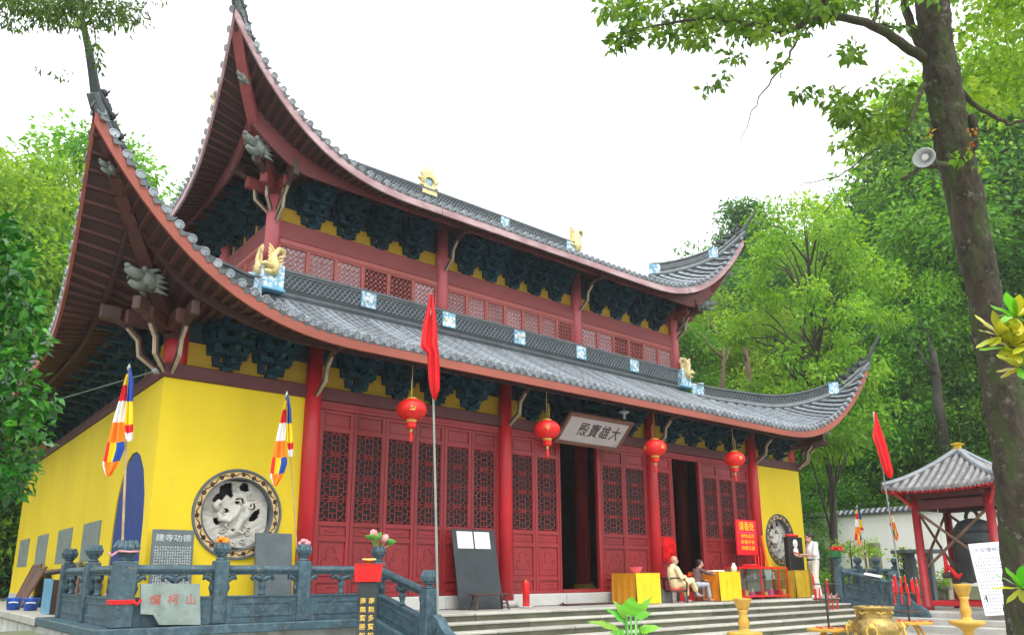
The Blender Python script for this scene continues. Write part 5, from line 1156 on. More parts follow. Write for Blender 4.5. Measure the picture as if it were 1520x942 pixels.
# bronze censer
P = onground(1291, 11.9); t = thing('incense_burner', 'round gilt bronze incense burner with ring handles in front of the steps', 'incense burner', P, -.5)
b = MB(); b.lathe((0, 0, 0), [(.10, .45), (.26, .48), (.38, .58), (.42, .70), (.41, .78), (.36, .87), (.31, .91), (.30, .94), (.305, .955), (.30, .97), (.30, 1.06), (.33, 1.08), (.345, 1.09), (.345, 1.125), (.325, 1.13), (.30, 1.10), (.28, .95), (.10, .93)], 40)
b.build('bowl', K['bronze'], t, True); t.scale = (.86,)*3
for i in range(6):                      # cast plum blossoms on the belly and a dragon frieze on the neck
    a = i*PI/3; b = MB()
    for k in range(5): b.ball((.405*math.cos(a+.06*math.cos(k*1.257)), .405*math.sin(a+.06*math.cos(k*1.257)), .66+.03*math.sin(k*1.257)), (.018, .018, .018), 6, 4)
    b.build('flower_relief', K['goldink'], t, True)
    b = MB(); b.tube([(.305*math.cos(a+q*.13), .305*math.sin(a+q*.13), 1.02+.022*math.sin(q*2.2)) for q in range(6)], [.012, .017, .018, .017, .013, .005], 6); b.build('frieze_relief', K['goldink'], t, True)
for i in range(3):
    a = -PI/2-.35+i*2*PI/3; c, s = math.cos(a), math.sin(a); b = MB(); b.tube([(.24*c, .24*s, .52), (.34*c, .34*s, .42), (.33*c, .33*s, .22), (.30*c, .30*s, .08), (.34*c, .34*s, 0)], [.12, .11, .07, .055, .075], 10); b.ball((.37*c, .37*s, .46), (.07, .07, .08), 8, 6); b.build('leg', K['bronze'], t, True)
for a in (-PI/2-.75, PI/2-.75, -.75+PI*0, PI-.75):
    c, s = math.cos(a), math.sin(a); h = V((.425*c, .425*s, .80)); b = MB(); b.ball(h, (.06, .06, .055), 9, 7); b.ball(h+V((.05*c, .05*s, -.01)), (.03, .03, .02), 7, 5)
    for k in (-1, 1): b.tube([h+V((-.04*s*k, .04*c*k, .03)), h+V((-.07*s*k, .07*c*k, .08))], [.018, .006], 5)
    b.build('lion_mask', K['goldink'], t, True)
    b = MB(); cc = h+V((.045*c, .045*s, -.09)); b.tube([cc+V((-s*.085*math.cos(w), c*.085*math.cos(w), .085*math.sin(w))) for w in [2*PI*k/18 for k in range(19)]], .013, 7, 0, False); b.build('ring_handle', K['goldink'], t, True)
b = MB(); b.lathe((0, 0, .93), [(.005, .10), (.15, .12), (.285, .10), (.285, .02)], 24); b.build('ash', K['tablet'], t, True)
for k in range(16): b = MB(); x, y = random.uniform(-.15, .15), random.uniform(-.15, .15); b.tube([(x, y, 1.0), (x*1.1, y*1.1, 1.10+random.uniform(.02, .09))], .005, 4); b.build('incense_stick', K['iron'], t)
# stone lamp stands
def lampstand(P, h, label):
    t = thing('lamp_stand', label, 'lamp stand', P, 0, 'yellow glazed lamp stands'); b = MB()
    b.lathe((0, 0, 0), [(.22, 0), (.24, .05), (.15, .10), (.07, .16), (.06, .30), (.09, .36), (.07, h*.5-.05), (.10, h*.5), (.24, h*.55), (.25, h*.58), (.23, h*.59), (.08, h*.60), (.06, h*.64), (.085, h*.70), (.06, h*.76), (.055, h*.82), (.075, h*.86)], 20); b.build('stem', K['ceram'], t, True)
    b = MB(); b.lathe((0, 0, 0), [(.07, h*.86), (.09, h*.9), (.125, h*.975), (.135, h), (.12, h*1.0), (.07, h*.93)], 20); b.build('cup', K['ceram'], t, True); return t
P = onground(1099, 11); lampstand(P, at(1099, 887, 11).z-GZ, 'yellow glazed lamp stand left of the bronze censer, before the steps')
P = onground(1426, 11.6); lampstand(P, at(1426, 866, 11.6).z-GZ, 'yellow glazed lamp stand right of the censer, before the bell pavilion')
# candle racks
def rack(P, zt, r, zr, label, hang):
    t = thing('candle_rack', label, 'candle rack', P, -.6, 'candle racks beside the censer'); b = MB(); b.lathe((0, 0, 0), [(r*.97, zt-.04), (r, zt-.03), (r, zt), (r*.97, zt+.005)], 28); b.build('table_top', K['ceram'], t)
    for k in range(4): a = k*PI/2+.5; c, s = math.cos(a), math.sin(a); b = MB(); b.tube([(r*.25*c, r*.25*s, zt-.04), (r*.5*c, r*.5*s, zt-.12), (r*.85*c, r*.85*s, zt*.5), (r*.95*c, r*.95*s, 0)], .025, 6); b.build('leg', K['ceram'], t)
    b = MB(); b.tube([(0, 0, zt), (0, 0, zr[-1]+.02)], .018, 8); b.build('pole', K['iron'], t)
    for z, rr in zip(zr, hang):
        b = MB(); b.tube([(rr*math.cos(a), rr*math.sin(a), z) for a in [2*PI*k/20 for k in range(21)]], .010, 6, 0, False)
        for k in range(4): a = k*PI/2; b.tube([(0, 0, z), (rr*math.cos(a), rr*math.sin(a), z)], .008, 5)
        b.build('ring', K['iron'], t)
    for k in range(10): a = random.random()*6.28; q = random.uniform(.2, .9)*r; b = MB(); b.tube([(q*math.cos(a), q*math.sin(a), zt+.012), (q*math.cos(a)+.08*math.cos(a*3), q*math.sin(a)+.08*math.sin(a*3), zt+.012)], .01, 5); b.build('fallen_candle', K['redp'], t)
    return t
def candles(name, label, P, spots, group):
    t = thing(name, label, 'candles', P, -.6, group)
    for x, y, z0, z1, r in spots:
        b = MB(); b.tube([(x, y, z0), (x, y, z1)], r, 8); b.build('candle', K['redp'], t); b = MB(); b.tube([(x, y, z1), (x, y, z1+.03)], .004, 4); b.build('wick', K['paper'], t)
P = onground(1223, 12.5); zt = at(1223, 931, 12.5).z-GZ; z1, z2 = at(1223, 888, 12.5).z-GZ, at(1223, 866, 12.5).z-GZ
rack(P, zt, .34, (z1, z2), 'iron candle rack with a round table in front of the steps', (.2, .18))
sp = []
for k in range(11): a = (.4 if k % 2 else 3.4)+random.uniform(-.7, .7); z = z1 if k % 3 else z2; l = random.uniform(.15, .24); sp.append((.19*math.cos(a), .19*math.sin(a), z-l*.9 if k % 2 else z-.02, z+.06 if k % 2 else z+l*.8, .011))
candles('red_candles', 'slim red candles fixed round the candle rack at the steps', P, sp, 'red candles on the racks')
P = onground(1342, 13.5); zt = at(1342, 921, 13.5).z-GZ; z1, z2 = at(1340, 906, 13.5).z-GZ, at(1340, 879, 13.5).z-GZ
rack(P, zt, .36, (z1, z2), 'iron candle rack behind the bronze censer by the stone balustrade', (.26, .2))
sp = [(.2*math.cos(a), .2*math.sin(a), z2-.02 if k % 3 else z2-.2, z2+random.uniform(.2, .3) if k % 3 else z2+.12, .014) for k, a in enumerate([2*PI*k/13 for k in range(13)])]
candles('red_candles', 'thick red candles standing on the rack behind the bronze censer', P, sp, 'red candles on the racks')
b = MB(); p = V((8.42, yb-1.0, .62)); b.obox(p, (.17, .22, .012), (V((.9, .3, .1)).normalized(), V((-.3, .9, .2)).normalized(), V((0, -.2, 1)).normalized()), 0); tag(b.build('paper_sheet', K['paper']), 'white paper sheet lying on the right stair balustrade', 'paper')
# potted flowers on the right stair post
t = thing('flower_pot', 'green glazed pot with red flowers on the right stair post', 'flower pot', (8.42, yb, 1.12)); b = MB(); b.lathe((-.1, 0, 0), [(.10, .0), (.15, .04), (.17, .16), (.18, .17), (.15, .16), (.08, .08)], 16); b.build('pot', K['green'], t, True)
for k in range(9): a = k*.7; q = V((.05+.14*math.cos(a), .12*math.sin(a), .25+.05*math.sin(k*3))); b = MB(); b.ball(q, (.06, .06, .04), 7, 5); b.build('flower', K['redp'], t, True)
# large leaved plant in the foreground
P = onground(935, 7.2); t = thing('taro_plant', 'bright green broad leaved potted plant in front of the steps', 'plant', P); b = MB(); b.lathe((0, 0, 0), [(.17, 0), (.24, .3), (.26, .32), (.22, .3), (.1, .28)], 18); b.build('pot', K['ceram'], t, True)
def broadleaf(tip, up, wid, par, mat, base):
    base, tip = V(base), V(tip); d = tip-base; ln = d.length; d.normalize(); w = d.cross(V(up)).normalized(); n = w.cross(d); b = MB(); rows = []
    for i in range(9):
        q = i/8; hw = wid*((math.sin(PI*min(1, (q*.93+.07))**.62))*(1 if q < 1 else 0) if wid > .03 else math.sin(PI*(.04+.96*q)**1.25)**.75 if q < 1 else 0); rows.append([base+d*(ln*q)+w*(hw*k/2)+n*(.05*ln*math.sin(q*PI)-.3*hw*abs(k)/2*.6+.07*wid*math.sin(i*1.8+k)) for k in (-2, -1, 0, 1, 2)])
    b.grid(rows); o = b.mesh('leaf', mat, True); at_ = o.attributes.new('tint', 'FLOAT', 'POINT'); tv = random.uniform(.55, .95); at_.data.foreach_set('value', [tv]*len(o.vertices)); return link('leaf', o, par)
lv = [((938, 884), (936, 913), .17, 1), ((899, 903), (928, 919), .13, 1), ((968, 885), (945, 912), .09, 0), ((872, 922), (915, 930), .11, 1), ((982, 930), (950, 933), .11, 1), ((968, 908), (944, 914), .10, 1), ((905, 938), (925, 936), .09, 1), ((960, 945), (945, 930), .1, 1), ((910, 890), (930, 915), .08, 0)]
for i, (tp, bs_, w, _) in enumerate(lv):
    d = 7.2+random.uniform(-.15, .15); A, B = at(*bs_, d)-P, at(*tp, d+random.uniform(-.12, .1))-P
    broadleaf(B, V((-FW.x*.5, -FW.y*.5, .8)), w*.62, t, K['leafB2'], A); b = MB(); b.tube([(0, 0, .25), A*.5+V((0, 0, .12)), A], [.016, .013, .009], 6); b.build('stem', K['lotusg'], t, True)
# ---- white wall with tile coping
W0, W1, W2 = onground(1150, 37), onground(1330, 32.5), onground(1545, 28.5); wh = 4.0
wall = thing('white_wall', 'long white rendered wall with a grey tile coping below the woods', 'wall', (0, 0, 0))
for A, B in ((W0, W1), (W1, W2)):
    d = (B-A); ln = d.length; d.normalize(); n = V((d.y, -d.x, 0)); u = V((0, 0, 1)); m = (A+B)/2
    b = MB(); b.obox(m+u*(wh/2-.2), (ln/2, .15, wh/2+.2), (d, n, u)); b.build('wall_body', K['wallw'], wall)
    b = MB(); b.obox(m+u*(wh+.04), (ln/2, .27, .035), (d, n, u), 0); b.obox(m+u*(wh+.13), (ln/2, .16, .055), (d, n, u), 0); b.obox(m+u*(wh+.22), (ln/2, .07, .035), (d, n, u), 0); b.build('coping', K['tiledk'], wall)
    k = int(ln/.24)
    for i in range(k): p = A+d*(ln*(i+.5)/k); b = MB(); b.tube([p+n*.31+u*(wh+.065), p+n*.05+u*(wh+.25)], .06, 6); b.tube([p-n*.31+u*(wh+.065), p-n*.05+u*(wh+.25)], .06, 6); b.build('coping_tile', K['tile'], wall)
# raised garden behind the right balustrade: rubble wall and low shrubs come with the planting
b = MB(); A, B = onground(1235, 31), onground(1420, 25); d = (B-A); ln = d.length; d.normalize(); n = V((d.y, -d.x, 0)); u = V((0, 0, 1))
rw = thing('rubble_wall', 'low mossy rubble retaining wall between balustrade and white wall', 'retaining wall', (0, 0, 0)); b.obox((A+B)/2+u*.55, (ln/2, .4, .75), (d, n, u)); b.build('wall_core', K['rstone'], rw)
for i in range(int(ln/.42)):
    for j in range(4):
        p = A+d*((i+.5+.5*(j % 2))*.42)+n*.40+u*(.1+j*.34); m = MB(); m.obox(p, (random.uniform(.15, .2), random.uniform(.05, .10), random.uniform(.13, .16)), (d, n, u), 0, .04); m.build('stone', K['rstone'], rw)
# stone pier with flat slab, grey
b = MB(); p = ony(1299, 830, 2.5); b.box((p.x-.22, 2.3, -.05), (p.x+.22, 2.7, ony(1299, 805, 2.5).z), 0, .03); tag(b.build('stone_pier', K['mossy']), 'dark square stone pier standing up behind the right balustrade', 'pier')
A = at(1362, 818, 24); b = MB(); b.obox(A, (.62, .5, .06), (V((RT.x, RT.y, 0)).normalized(), V((-RT.y, RT.x, 0)).normalized(), V((0, 0, 1))), 0, .02); 
for s in (-.35, .35): b.box((A.x+s*.7-.12, A.y-s*.5-.12, GZ), (A.x+s*.7+.12, A.y-s*.5+.12, A.z-.061))
tag(b.build('stone_table', K['slate']), 'grey stone table slab beside the bell pavilion', 'table')
# ---- bell pavilion
K['pavred'] = M('weathered_red_post', (.33, .012, .018), .5, .25, 2, .15, 20, spots=(.20, .03, .03), thr=(.55, .8))
PZ = -.30; C = V((10.2, -4.7, PZ)); ry = -PI/2-.04
b = MB(); b.box((-2.1, -1.75, GZ-PZ-.1), (2.1, 1.75, -.004), 0, .03)
for k in range(2): b.box((-1.6, -1.751-.32*(k+1), GZ-PZ-.1), (1.6, -1.752-.32*k, -.16*(k+1)), 0, .02)
pf_ = b.build('pavilion_platform', K['pave']); pf_.location = C; pf_.rotation_euler.z = ry; struct(pf_)
pav = thing('bell_pavilion', 'small red timber bell pavilion with a grey pyramidal tile roof', 'pavilion', C, ry); hs2 = .95; PH = 3.1
for sx in (-1, 1):
    for sy in (-1, 1):
        b = MB(); b.lathe((sx*hs2, sy*hs2, 0), [(.16, 0), (.16, .12), (.11, .16), (.105, PH)], 14); b.build('post', K['pavred'], pav, True)
for i in range(4):
    M4 = Matrix.Rotation(i*PI/2, 4, 'Z'); b = MB(); b.box((-hs2+.1, -hs2-.06, PH-.42), (hs2-.1, -hs2+.06, PH-.18), 0, .01); b.box((-hs2-.35, -hs2-.05, PH-.12), (hs2+.35, -hs2+.05, PH+.04), 0, .01); link('beam', b.mesh('beam', K['beam']), pav, mw=M4)
    b = MB(); b.box((-hs2+.11, -hs2-.04, .12), (hs2-.11, -hs2+.04, .24), 0, .01); link('low_rail', b.mesh('low_rail', K['column']), pav, mw=M4)
    for s in (-1, 1):
        b = MB(); b.tube([(-s*(hs2-.03), -hs2+s*.035, 1.05), (s*(hs2-.03), -hs2+s*.035, PH-.45)], .04, 6); link('brace', b.mesh('brace', K['wood']), pav, mw=M4)
    b = MB(); b.tube([(-hs2*.99, -hs2*.99, PH-.45), (-hs2-.36, -hs2-.36, PH+.1)], .05, 6); link('corner_bracket', b.mesh('corner_bracket', K['column']), pav, mw=M4)
E_ = 1.52; AP = 1.12
def pz(q): return PH+.02+AP*(.72*q+.28*q*q)    # roof height, q from eave 0 to apex 1
rt_ = MB()
for i in range(4):
    M3 = Matrix.Rotation(i*PI/2, 3, 'Z')
    rt_.grid([[M3 @ V((-E_*(1-q/8*.97)+2*E_*(1-q/8*.97)*k/12, -E_*(1-q/8*.97), pz(q/8*.97)+.06+.12*(abs(k-6)/6)**3*(1-q/8))) for k in range(13)] for q in range(9)])
proof = rt_.build('pavilion_roof', K['tiledk'], pav, True)
for i in range(4):
    M4 = Matrix.Rotation(i*PI/2, 4, 'Z'); nn = 15
    for k in range(nn):
        x = -E_+2*E_*(k+.5)/nn; qm = min(.95, 1-abs(x)/E_); b = MB(); rows = []
        for j in range(13):
            q = qm*j/12; r = .075 if j % 2 == 0 else .062; lift = .12*(abs(x)/(E_*(1-q)+1e-6))**3*(1-q) if q < .96 else 0
            rows.append([(x+r*math.cos(PI*m/4), -E_*(1-q)-.03*(j == 0), pz(q)+.07+lift+r*math.sin(PI*m/4)) for m in range(5)])
        b.grid(rows); z0 = pz(0)+.07+.12*(abs(x)/E_)**3
        b.lathe((x, -E_-.02, z0+.015), [(.078, 0), (.078, .03), (.05, .04)], 9, rot=Matrix.Rotation(PI/2, 3, 'X'))
        b.prism([(x+.1+a, -E_-.02, z0+c_) for a, c_ in ((-.06, .0), (0, -.085), (.06, .0))], (0, .015, 0)); link('tile_row', b.mesh('tile_row', K['tilew']), proof, mw=M4)
        b = MB(); b.obox((x, -E_+.2, PH+.03+.1*(abs(x)/E_)**3), (.035, .25, .035), None); link('rafter', b.mesh('rafter', K['column']), proof, mw=M4)
    b = MB(); b.tube([(-E_*(1-q), -E_*(1-q), pz(q)+.13+.14*(1-q)**3) for q in [j/10*.96 for j in range(11)]], .085, 8); link('hip_ridge', b.mesh('hip_ridge', K['tile']), proof, mw=M4)
b = MB(); b.lathe((0, 0, PH+AP), [(.16, -.05), (.17, .03), (.09, .07), (.10, .16), (.11, .24), (.18, .27), (.20, .30), (.05, .33)], 4, rot=Matrix.Rotation(.785, 3, 'Z')); b.build('finial', K['ycloth3'], proof)
b = MB(); b.box((-hs2, -.09, PH-.30), (hs2, .09, PH-.10), 0, .01); b.build('bell_beam', K['beam'], pav)
bell = thing('bronze_bell', 'big dark temple bell hanging inside the pavilion', 'bell', C+V((0, 0, 0)), ry)
b = MB(); b.lathe((.1, 0, 0), [(.60, .72), (.62, .78), (.585, .95), (.565, 1.3), (.55, 1.9), (.50, 2.15), (.36, 2.34), (.15, 2.42), (.02, 2.43)], 36)
for z in (.9, 1.28, 1.75, 2.05): b.lathe((.1, 0, 0), [(.57, z), (.60, z+.015), (.60, z+.03), (.56, z+.045)], 36)
for k in range(8): a = 2*PI*k/8; b.tube([(.1+.59*math.cos(a), .59*math.sin(a), .95), (.1+.565*math.cos(a), .565*math.sin(a), 1.75)], .02, 5); b.ball((.1+.615*math.cos(a), .615*math.sin(a), .74), (.12, .12, .05), 7, 5)
b.build('bell_body', K['bell'], bell, True); b = MB(); b.tube([(.1+.16*math.cos(a), 0, 2.42+.24*math.sin(a)) for a in [PI*k/8 for k in range(9)]], .05, 7); b.build('bell_crown', K['bell'], bell, True)
t = thing('bell_rope', 'rope with red cloth hanging before the bell', 'rope', C, ry); b = MB(); b.tube([(-.42, -.8, PH-.3), (-.42, -.8, 1.05)], .01, 5); b.build('rope', K['paper'], t)
b = MB(); b.tube([(-.42, -.8, 1.5), (-.38, -.82, 1.15), (-.42, -.8, .95)], [.03, .06, .05], 7); b.tube([(-.38, -.82, 1.2), (-.2, -.82, .95), (-.12, -.8, .85), (-.02, -.82, .95)], [.04, .06, .07, .03], 7); b.build('red_cloth', K['redcl'], t, True); b = MB(); b.tube([(-.5, -.8, .9), (-.28, -.8, .92)], .08, 9); b.build('striker', K['iron'], t)
# white notice board
a, c, e = at(1450, 803, 18.6), at(1508, 801, 18.3), at(1468, 912, 18.6); w = (c-a).length; h = a.z-e.z; P = (at(1470, 912, 18.6)+at(1513, 912, 18.3))/2; yaw = math.atan2((c-a).y, (c-a).x)
ns = thing('notice_sign', 'white notice sign with rows of small writing beside the big tree trunk', 'sign', (P.x, P.y, PZ), yaw); L = T(0, 0, P.z-PZ) @ Matrix.Rotation(-.07, 4, 'Y') @ Matrix.Rotation(-.12, 4, 'X')
b = MB(); b.box((-w/2, -.02, 0), (w/2, .02, h), 0, .006); link('sign_panel', b.mesh('sign_panel', K['white']), ns, mw=L)
text('平安撞钟的', w*.155, K['greyink'], ns, L @ T(.0, -.024, h-.18) @ FACE, bold=.0005)
b = MB()
for j in range(17):
    n = 13 if j % 5 else 11
    for i in range(13-n, n if j not in (4, 11) else 7): strokes(b, -w*.42+i*w*.84/12, h-.38-j*.08, .05, -.0235, 0, 3, .26)
tag(link('small_lettering', b.mesh('small_lettering', K['greyink']), ns, mw=L), kind='stuff')
for x in (-w*.4, w*.4): b = MB(); b.tube([(x+.1, .05, 0), (x, .03, .35), (x-.05, .28, 1.2)], .02, 6); b.build('leg', K['iron'], ns)

# ------------------------------------------------------------------ people
def person_mesh(parts, vox, mat, name, par, mw=None):
    b = MB()
    for kind, *a in parts: getattr(b, kind)(*a)
    me = b.mesh(name, mat, True); o = link(name, me, par, mw=mw); r = o.modifiers.new('skin', 'REMESH'); r.mode = 'VOXEL'; r.voxel_size = vox; r.use_smooth_shade = True
    s = o.modifiers.new('soft', 'SMOOTH'); s.factor = .5; s.iterations = 3; return o
def limb(p, r): # chain with round joints
    L_ = [('tube', p, r, 12)]
    for q, k in zip(p, r): L_.append(('ball', q, k*.99, 12, 8))
    return L_
def hand(wr, d, nrm, thumb, s=1.0, curl=.6):
    wr, d, nrm = V(wr), V(d).normalized(), V(nrm).normalized(); w = d.cross(nrm).normalized()*thumb; L_ = [('ball', wr+d*.045*s, (.04*s, .04*s, .03*s), 10, 8)]
    L_ += [('tube', [wr-d*.01, wr+d*.04*s, wr+d*.085*s], [.026*s, .036*s, .034*s], 10, 0, True, .6, nrm)]
    for k, ln in ((-1.5, .072), (-.5, .082), (.5, .076), (1.5, .06)):
        b0 = wr+d*.08*s-w*(k*.019*s); a = curl; p1 = b0+d*ln*.5*s-nrm*math.sin(a)*.01; p2 = p1+(d*math.cos(a)-nrm*math.sin(a))*ln*.35*s; p3 = p2+(d*math.cos(2*a)-nrm*math.sin(2*a))*ln*.3*s
        L_ += [('tube', [b0, p1, p2, p3], [.0095*s, .009*s, .0085*s, .007*s], 7)]
    t0 = wr+d*.025*s+w*.03*s; L_ += [('tube', [t0, t0+(d*.6+w*.8)*.035*s, t0+(d*.85+w*.45)*.065*s], [.013*s, .011*s, .008*s], 7)]
    return L_
def head_parts(c, fwd, s=1.0):
    c = V(c); f = V(fwd).normalized(); u = V((0, 0, 1)); w = f.cross(u).normalized()
    rot = Matrix((w, f, f.cross(w)*-1)).transposed()
    L_ = [('ball', c+u*.02*s-f*.01*s, (.078*s, .098*s, .105*s), 16, 12, 0, rot), ('ball', c-u*.055*s+f*.025*s, (.058*s, .068*s, .065*s), 14, 10, 0, rot)]
    L_ += [('tube', [c+f*.088*s+u*.02*s, c+f*.112*s-u*.022*s, c+f*.09*s-u*.03*s], [.010*s, .016*s, .008*s], 8)]
    for k in (-1, 1): L_ += [('ball', c+w*.08*s*k-f*.008*s-u*.0*s, (.012*s, .02*s, .032*s), 8, 6, 0, rot), ('ball', c+f*.082*s+w*.03*s*k+u*.03*s, (.022*s, .012*s, .009*s), 8, 6, 0, rot)]
    L_ += [('ball', c+f*.086*s-u*.058*s, (.024*s, .012*s, .008*s), 8, 6, 0, rot), ('tube', [c-u*.06*s-f*.02*s, c-u*.17*s-f*.03*s], [.052*s, .058*s], 12)]
    return L_
def face_bits(c, fwd, par, s=1.0):
    c = V(c); f = V(fwd).normalized(); u = V((0, 0, 1)); w = f.cross(u).normalized()
    for k in (-1, 1): b = MB(); b.ball(c+f*.087*s+w*.031*s*k+u*.016*s, (.012*s, .012*s, .008*s), 8, 6); b.build('eye', K['hair'], par, True); b = MB(); b.tube([c+f*.088*s+w*.016*s*k+u*.036*s, c+f*.082*s+w*.048*s*k+u*.034*s], .005*s, 5); b.build('eyebrow', K['hair'], par)
    b = MB(); b.tube([c+f*.092*s-w*.02*s-u*.058*s, c+f*.099*s-u*.057*s, c+f*.092*s+w*.02*s-u*.058*s], [.004*s, .007*s, .004*s], 6); b.build('mouth', K['lotus'], par)
# monk, seated, right leg crossed, facing the right
MP = base(1006, -.95); X = V((.93, -.36, 0)).normalized(); Y = V((-X.y, X.x, 0)); Z = V((0, 0, 1))   # X = forward of the sitter, Y = his left
monk = man0 = thing('person', 'seated bald person in a pale yellow robe with crossed legs', 'person', MP, math.atan2(X.y, X.x))
pel = V((-.05, 0, .50)); chest = V((-.10, 0, .83)); nk = V((-.09, 0, 1.02)); hd = V((-.04, 0, 1.16)); fw = V((.75, -.35, 0))
kneeR, ankR = V((.42, -.10, .60)), V((.62, -.02, .26)); kneeL, ankL = V((.36, .12, .48)), V((.34, .10, .10))
shR, shL = V((-.11, -.19, .96)), V((-.11, .19, .96)); elR, elL = V((.0, -.26, .70)), V((.02, .24, .70)); wrR, wrL = V((.26, -.07, .68)), V((.27, .05, .68))
sk = head_parts(hd, fw) + limb([pel, V((-.09, 0, .68)), chest], [.13, .13, .14]) + limb([pel+V((.02, -.09, 0)), kneeR, ankR], [.075, .052, .036]) + limb([pel+V((.02, .09, 0)), kneeL, ankL], [.075, .052, .036])
sk += limb([shR, elR, wrR], [.045, .036, .026]) + limb([shL, elL, wrL], [.045, .036, .026]) + hand(wrR, (.7, .5, -.1), (0, 0, 1), 1) + hand(wrL, (.7, -.5, -.05), (0, 0, 1), -1)
sk += [('tube', [ankR, ankR+V((.06, .0, -.07)), ankR+V((.19, .01, -.09))], [.036, .042, .03], 10), ('tube', [ankL, ankL+V((.05, 0, -.06)), ankL+V((.18, 0, -.075))], [.036, .042, .028], 10)]
person_mesh(sk, .0085, K['skin'], 'body', monk)
rb = limb([pel+V((-.02, 0, -.02)), V((-.10, 0, .66)), chest, V((-.10, 0, .97))], [.18, .175, .175, .10]) + limb([shR+V((.02, 0, -.03)), elR, wrR-V((.05, .0, 0))], [.075, .082, .075]) + limb([shL+V((.02, 0, -.03)), elL, wrL-V((.05, 0, 0))], [.075, .082, .075])
rb += limb([pel+V((.05, -.09, 0)), kneeR, ankR+V((-.05, -.02, .10))], [.11, .092, .075]) + limb([pel+V((.05, .09, 0)), kneeL, ankL+V((0, 0, .14))], [.11, .092, .09]) + limb([V((.05, 0, .50)), V((.3, .02, .50))], [.13, .10]) + limb([V((.33, .1, .40)), V((.33, .1, .28))], [.10, .10])
person_mesh(rb, .012, K['robe'], 'robe', monk)
for a, r in ((ankR, V((.19, .01, -.09))), (ankL, V((.18, 0, -.075)))): person_mesh(limb([a+V((-.02, 0, .06)), a+V((.0, 0, -.02)), a+V((.06, 0, -.07))], [.045, .046, .046]), .01, K['sock'], 'sock', monk); person_mesh(limb([a+V((-.03, 0, -.075)), a+V((.08, 0, -.085)), a+r+V((.02, 0, -.005))], [.035, .04, .034]), .01, K['shoe'], 'shoe', monk)
face_bits(hd, fw, monk)
b = MB(); b.tube([V((-.115+.02*k, -.1+.05*k*.5, .97-.1*k)) for k in range(3)], .01, 5); 
monk.scale = (.86,)*3
# armchair under the monk
ch = thing('armchair', 'dark wooden armchair with curved arms under the bald person', 'chair', MP+X*-.05, math.atan2(X.y, X.x))
for nm, lo, hi in (('seat', (-.28, -.27, .29), (.24, .27, .345)), ('cushion', (-.25, -.25, .346), (.22, .25, .372))): b = MB(); b.box(lo, hi, 0, .012); b.build(nm, K['dkwood' if nm == 'seat' else 'redcl'], ch)
for x in (-.26, .21):
    for y in (-.25, .25): b = MB(); b.tube([(x, y, .29), (x*1.05, y*1.05, 0)], .022, 7); b.build('leg', K['dkwood'], ch)
for y in (-.28, .28): b = MB(); b.tube([(-.30, y, .66), (-.1, y, .68), (.14, y, .64), (.22, y, .54), (.2, y, .32)], .024, 8); b.build('armrest', K['dkwood'], ch, True)
b = MB(); b.tube([(-.28, -.25, .3), (-.38, -.25, .70)], .022, 7); b.tube([(-.28, .25, .3), (-.36, .25, .70)], .022, 7); b.box((-.37, -.25, .63), (-.33, .25, .70), 0, .01); b.box((-.35, -.08, .34), (-.33, .08, .63)); b.build('backrest', K['dkwood'], ch)
b = MB(); b.box((0, 0, 0), (.34, .25, .34), 0, .02); o = tag(b.build('grey_box', K['tablet']), 'grey box on the ground between yellow table and armchair', 'box'); o.location = base(985, -.75)
t = thing('red_stool', 'red plastic stool behind the crossed legs of the monk', 'stool', base(1024, -.45)); b = MB(); b.box((-.2, -.18, .60), (.2, .18, .66), 0, .02); b.build('seat', K['redp'], t)
for sx in (-1, 1): b = MB(); b.box((sx*.17-.02, -.16, 0), (sx*.17+.02, .16, .599), 0, .01); b.build('leg', K['redp'], t)
b = MB(); b.box((-.149, -.15, .02), (.149, -.12, .598)); b.build('front_panel', K['redp'], t)
ch.scale = (.86,)*3
# person in brown, seated at the orange table
QP = base(1038, -.75); fx = V((.97, -.22, 0)).normalized()
p2 = thing('person', 'seated dark haired person in a brown blouse reaching over the orange table', 'person', QP, math.atan2(fx.y, fx.x))
pel = V((-.12, 0, .50)); chest = V((.0, 0, .82)); hd = V((.12, 0, 1.13)); fw = V((.9, -.5, -.1)); shR, shL = V((.02, -.17, .93)), V((.02, .17, .93)); elR, wrR = V((.26, -.24, .82)), V((.50, -.20, .83)); elL, wrL = V((.18, .22, .70)), V((.34, .06, .62))
kR, aR, kL, aL = V((.24, -.14, .50)), V((.30, -.14, .10)), V((.26, .12, .50)), V((.26, .12, .10))
sk = head_parts(hd, fw, .95) + limb([pel, V((-.05, 0, .66)), chest], [.12, .115, .125]) + limb([chest+V((.03, 0, .05)), hd+V((-.03, 0, -.1))], [.07, .05])
for s0, e0, w0 in ((shR, elR, wrR), (shL, elL, wrL)): sk += limb([s0, e0, w0], [.042, .033, .024])
for k0, a0, y in ((kR, aR, -.09), (kL, aL, .09)): sk += limb([pel+V((.02, y, 0)), k0, a0], [.07, .05, .034]) + [('tube', [a0, a0+V((.05, 0, -.06)), a0+V((.17, 0, -.075))], [.035, .04, .026], 10)]
sk += hand(wrR, (1, .1, -.1), (0, 0, 1), 1, .95) + hand(wrL, (.8, -.6, 0), (0, 0, 1), -1, .95); person_mesh(sk, .0085, K['skin'], 'body', p2)
person_mesh(limb([pel+V((0, 0, .04)), V((-.06, 0, .66)), chest, V((.01, 0, .95))], [.155, .145, .155, .09]) + limb([shR, elR, wrR-V((.1, 0, 0))], [.066, .055, .045]) + limb([shL, elL, wrL-V((.08, 0, .0))], [.066, .055, .045]), .012, K['brown'], 'blouse', p2)
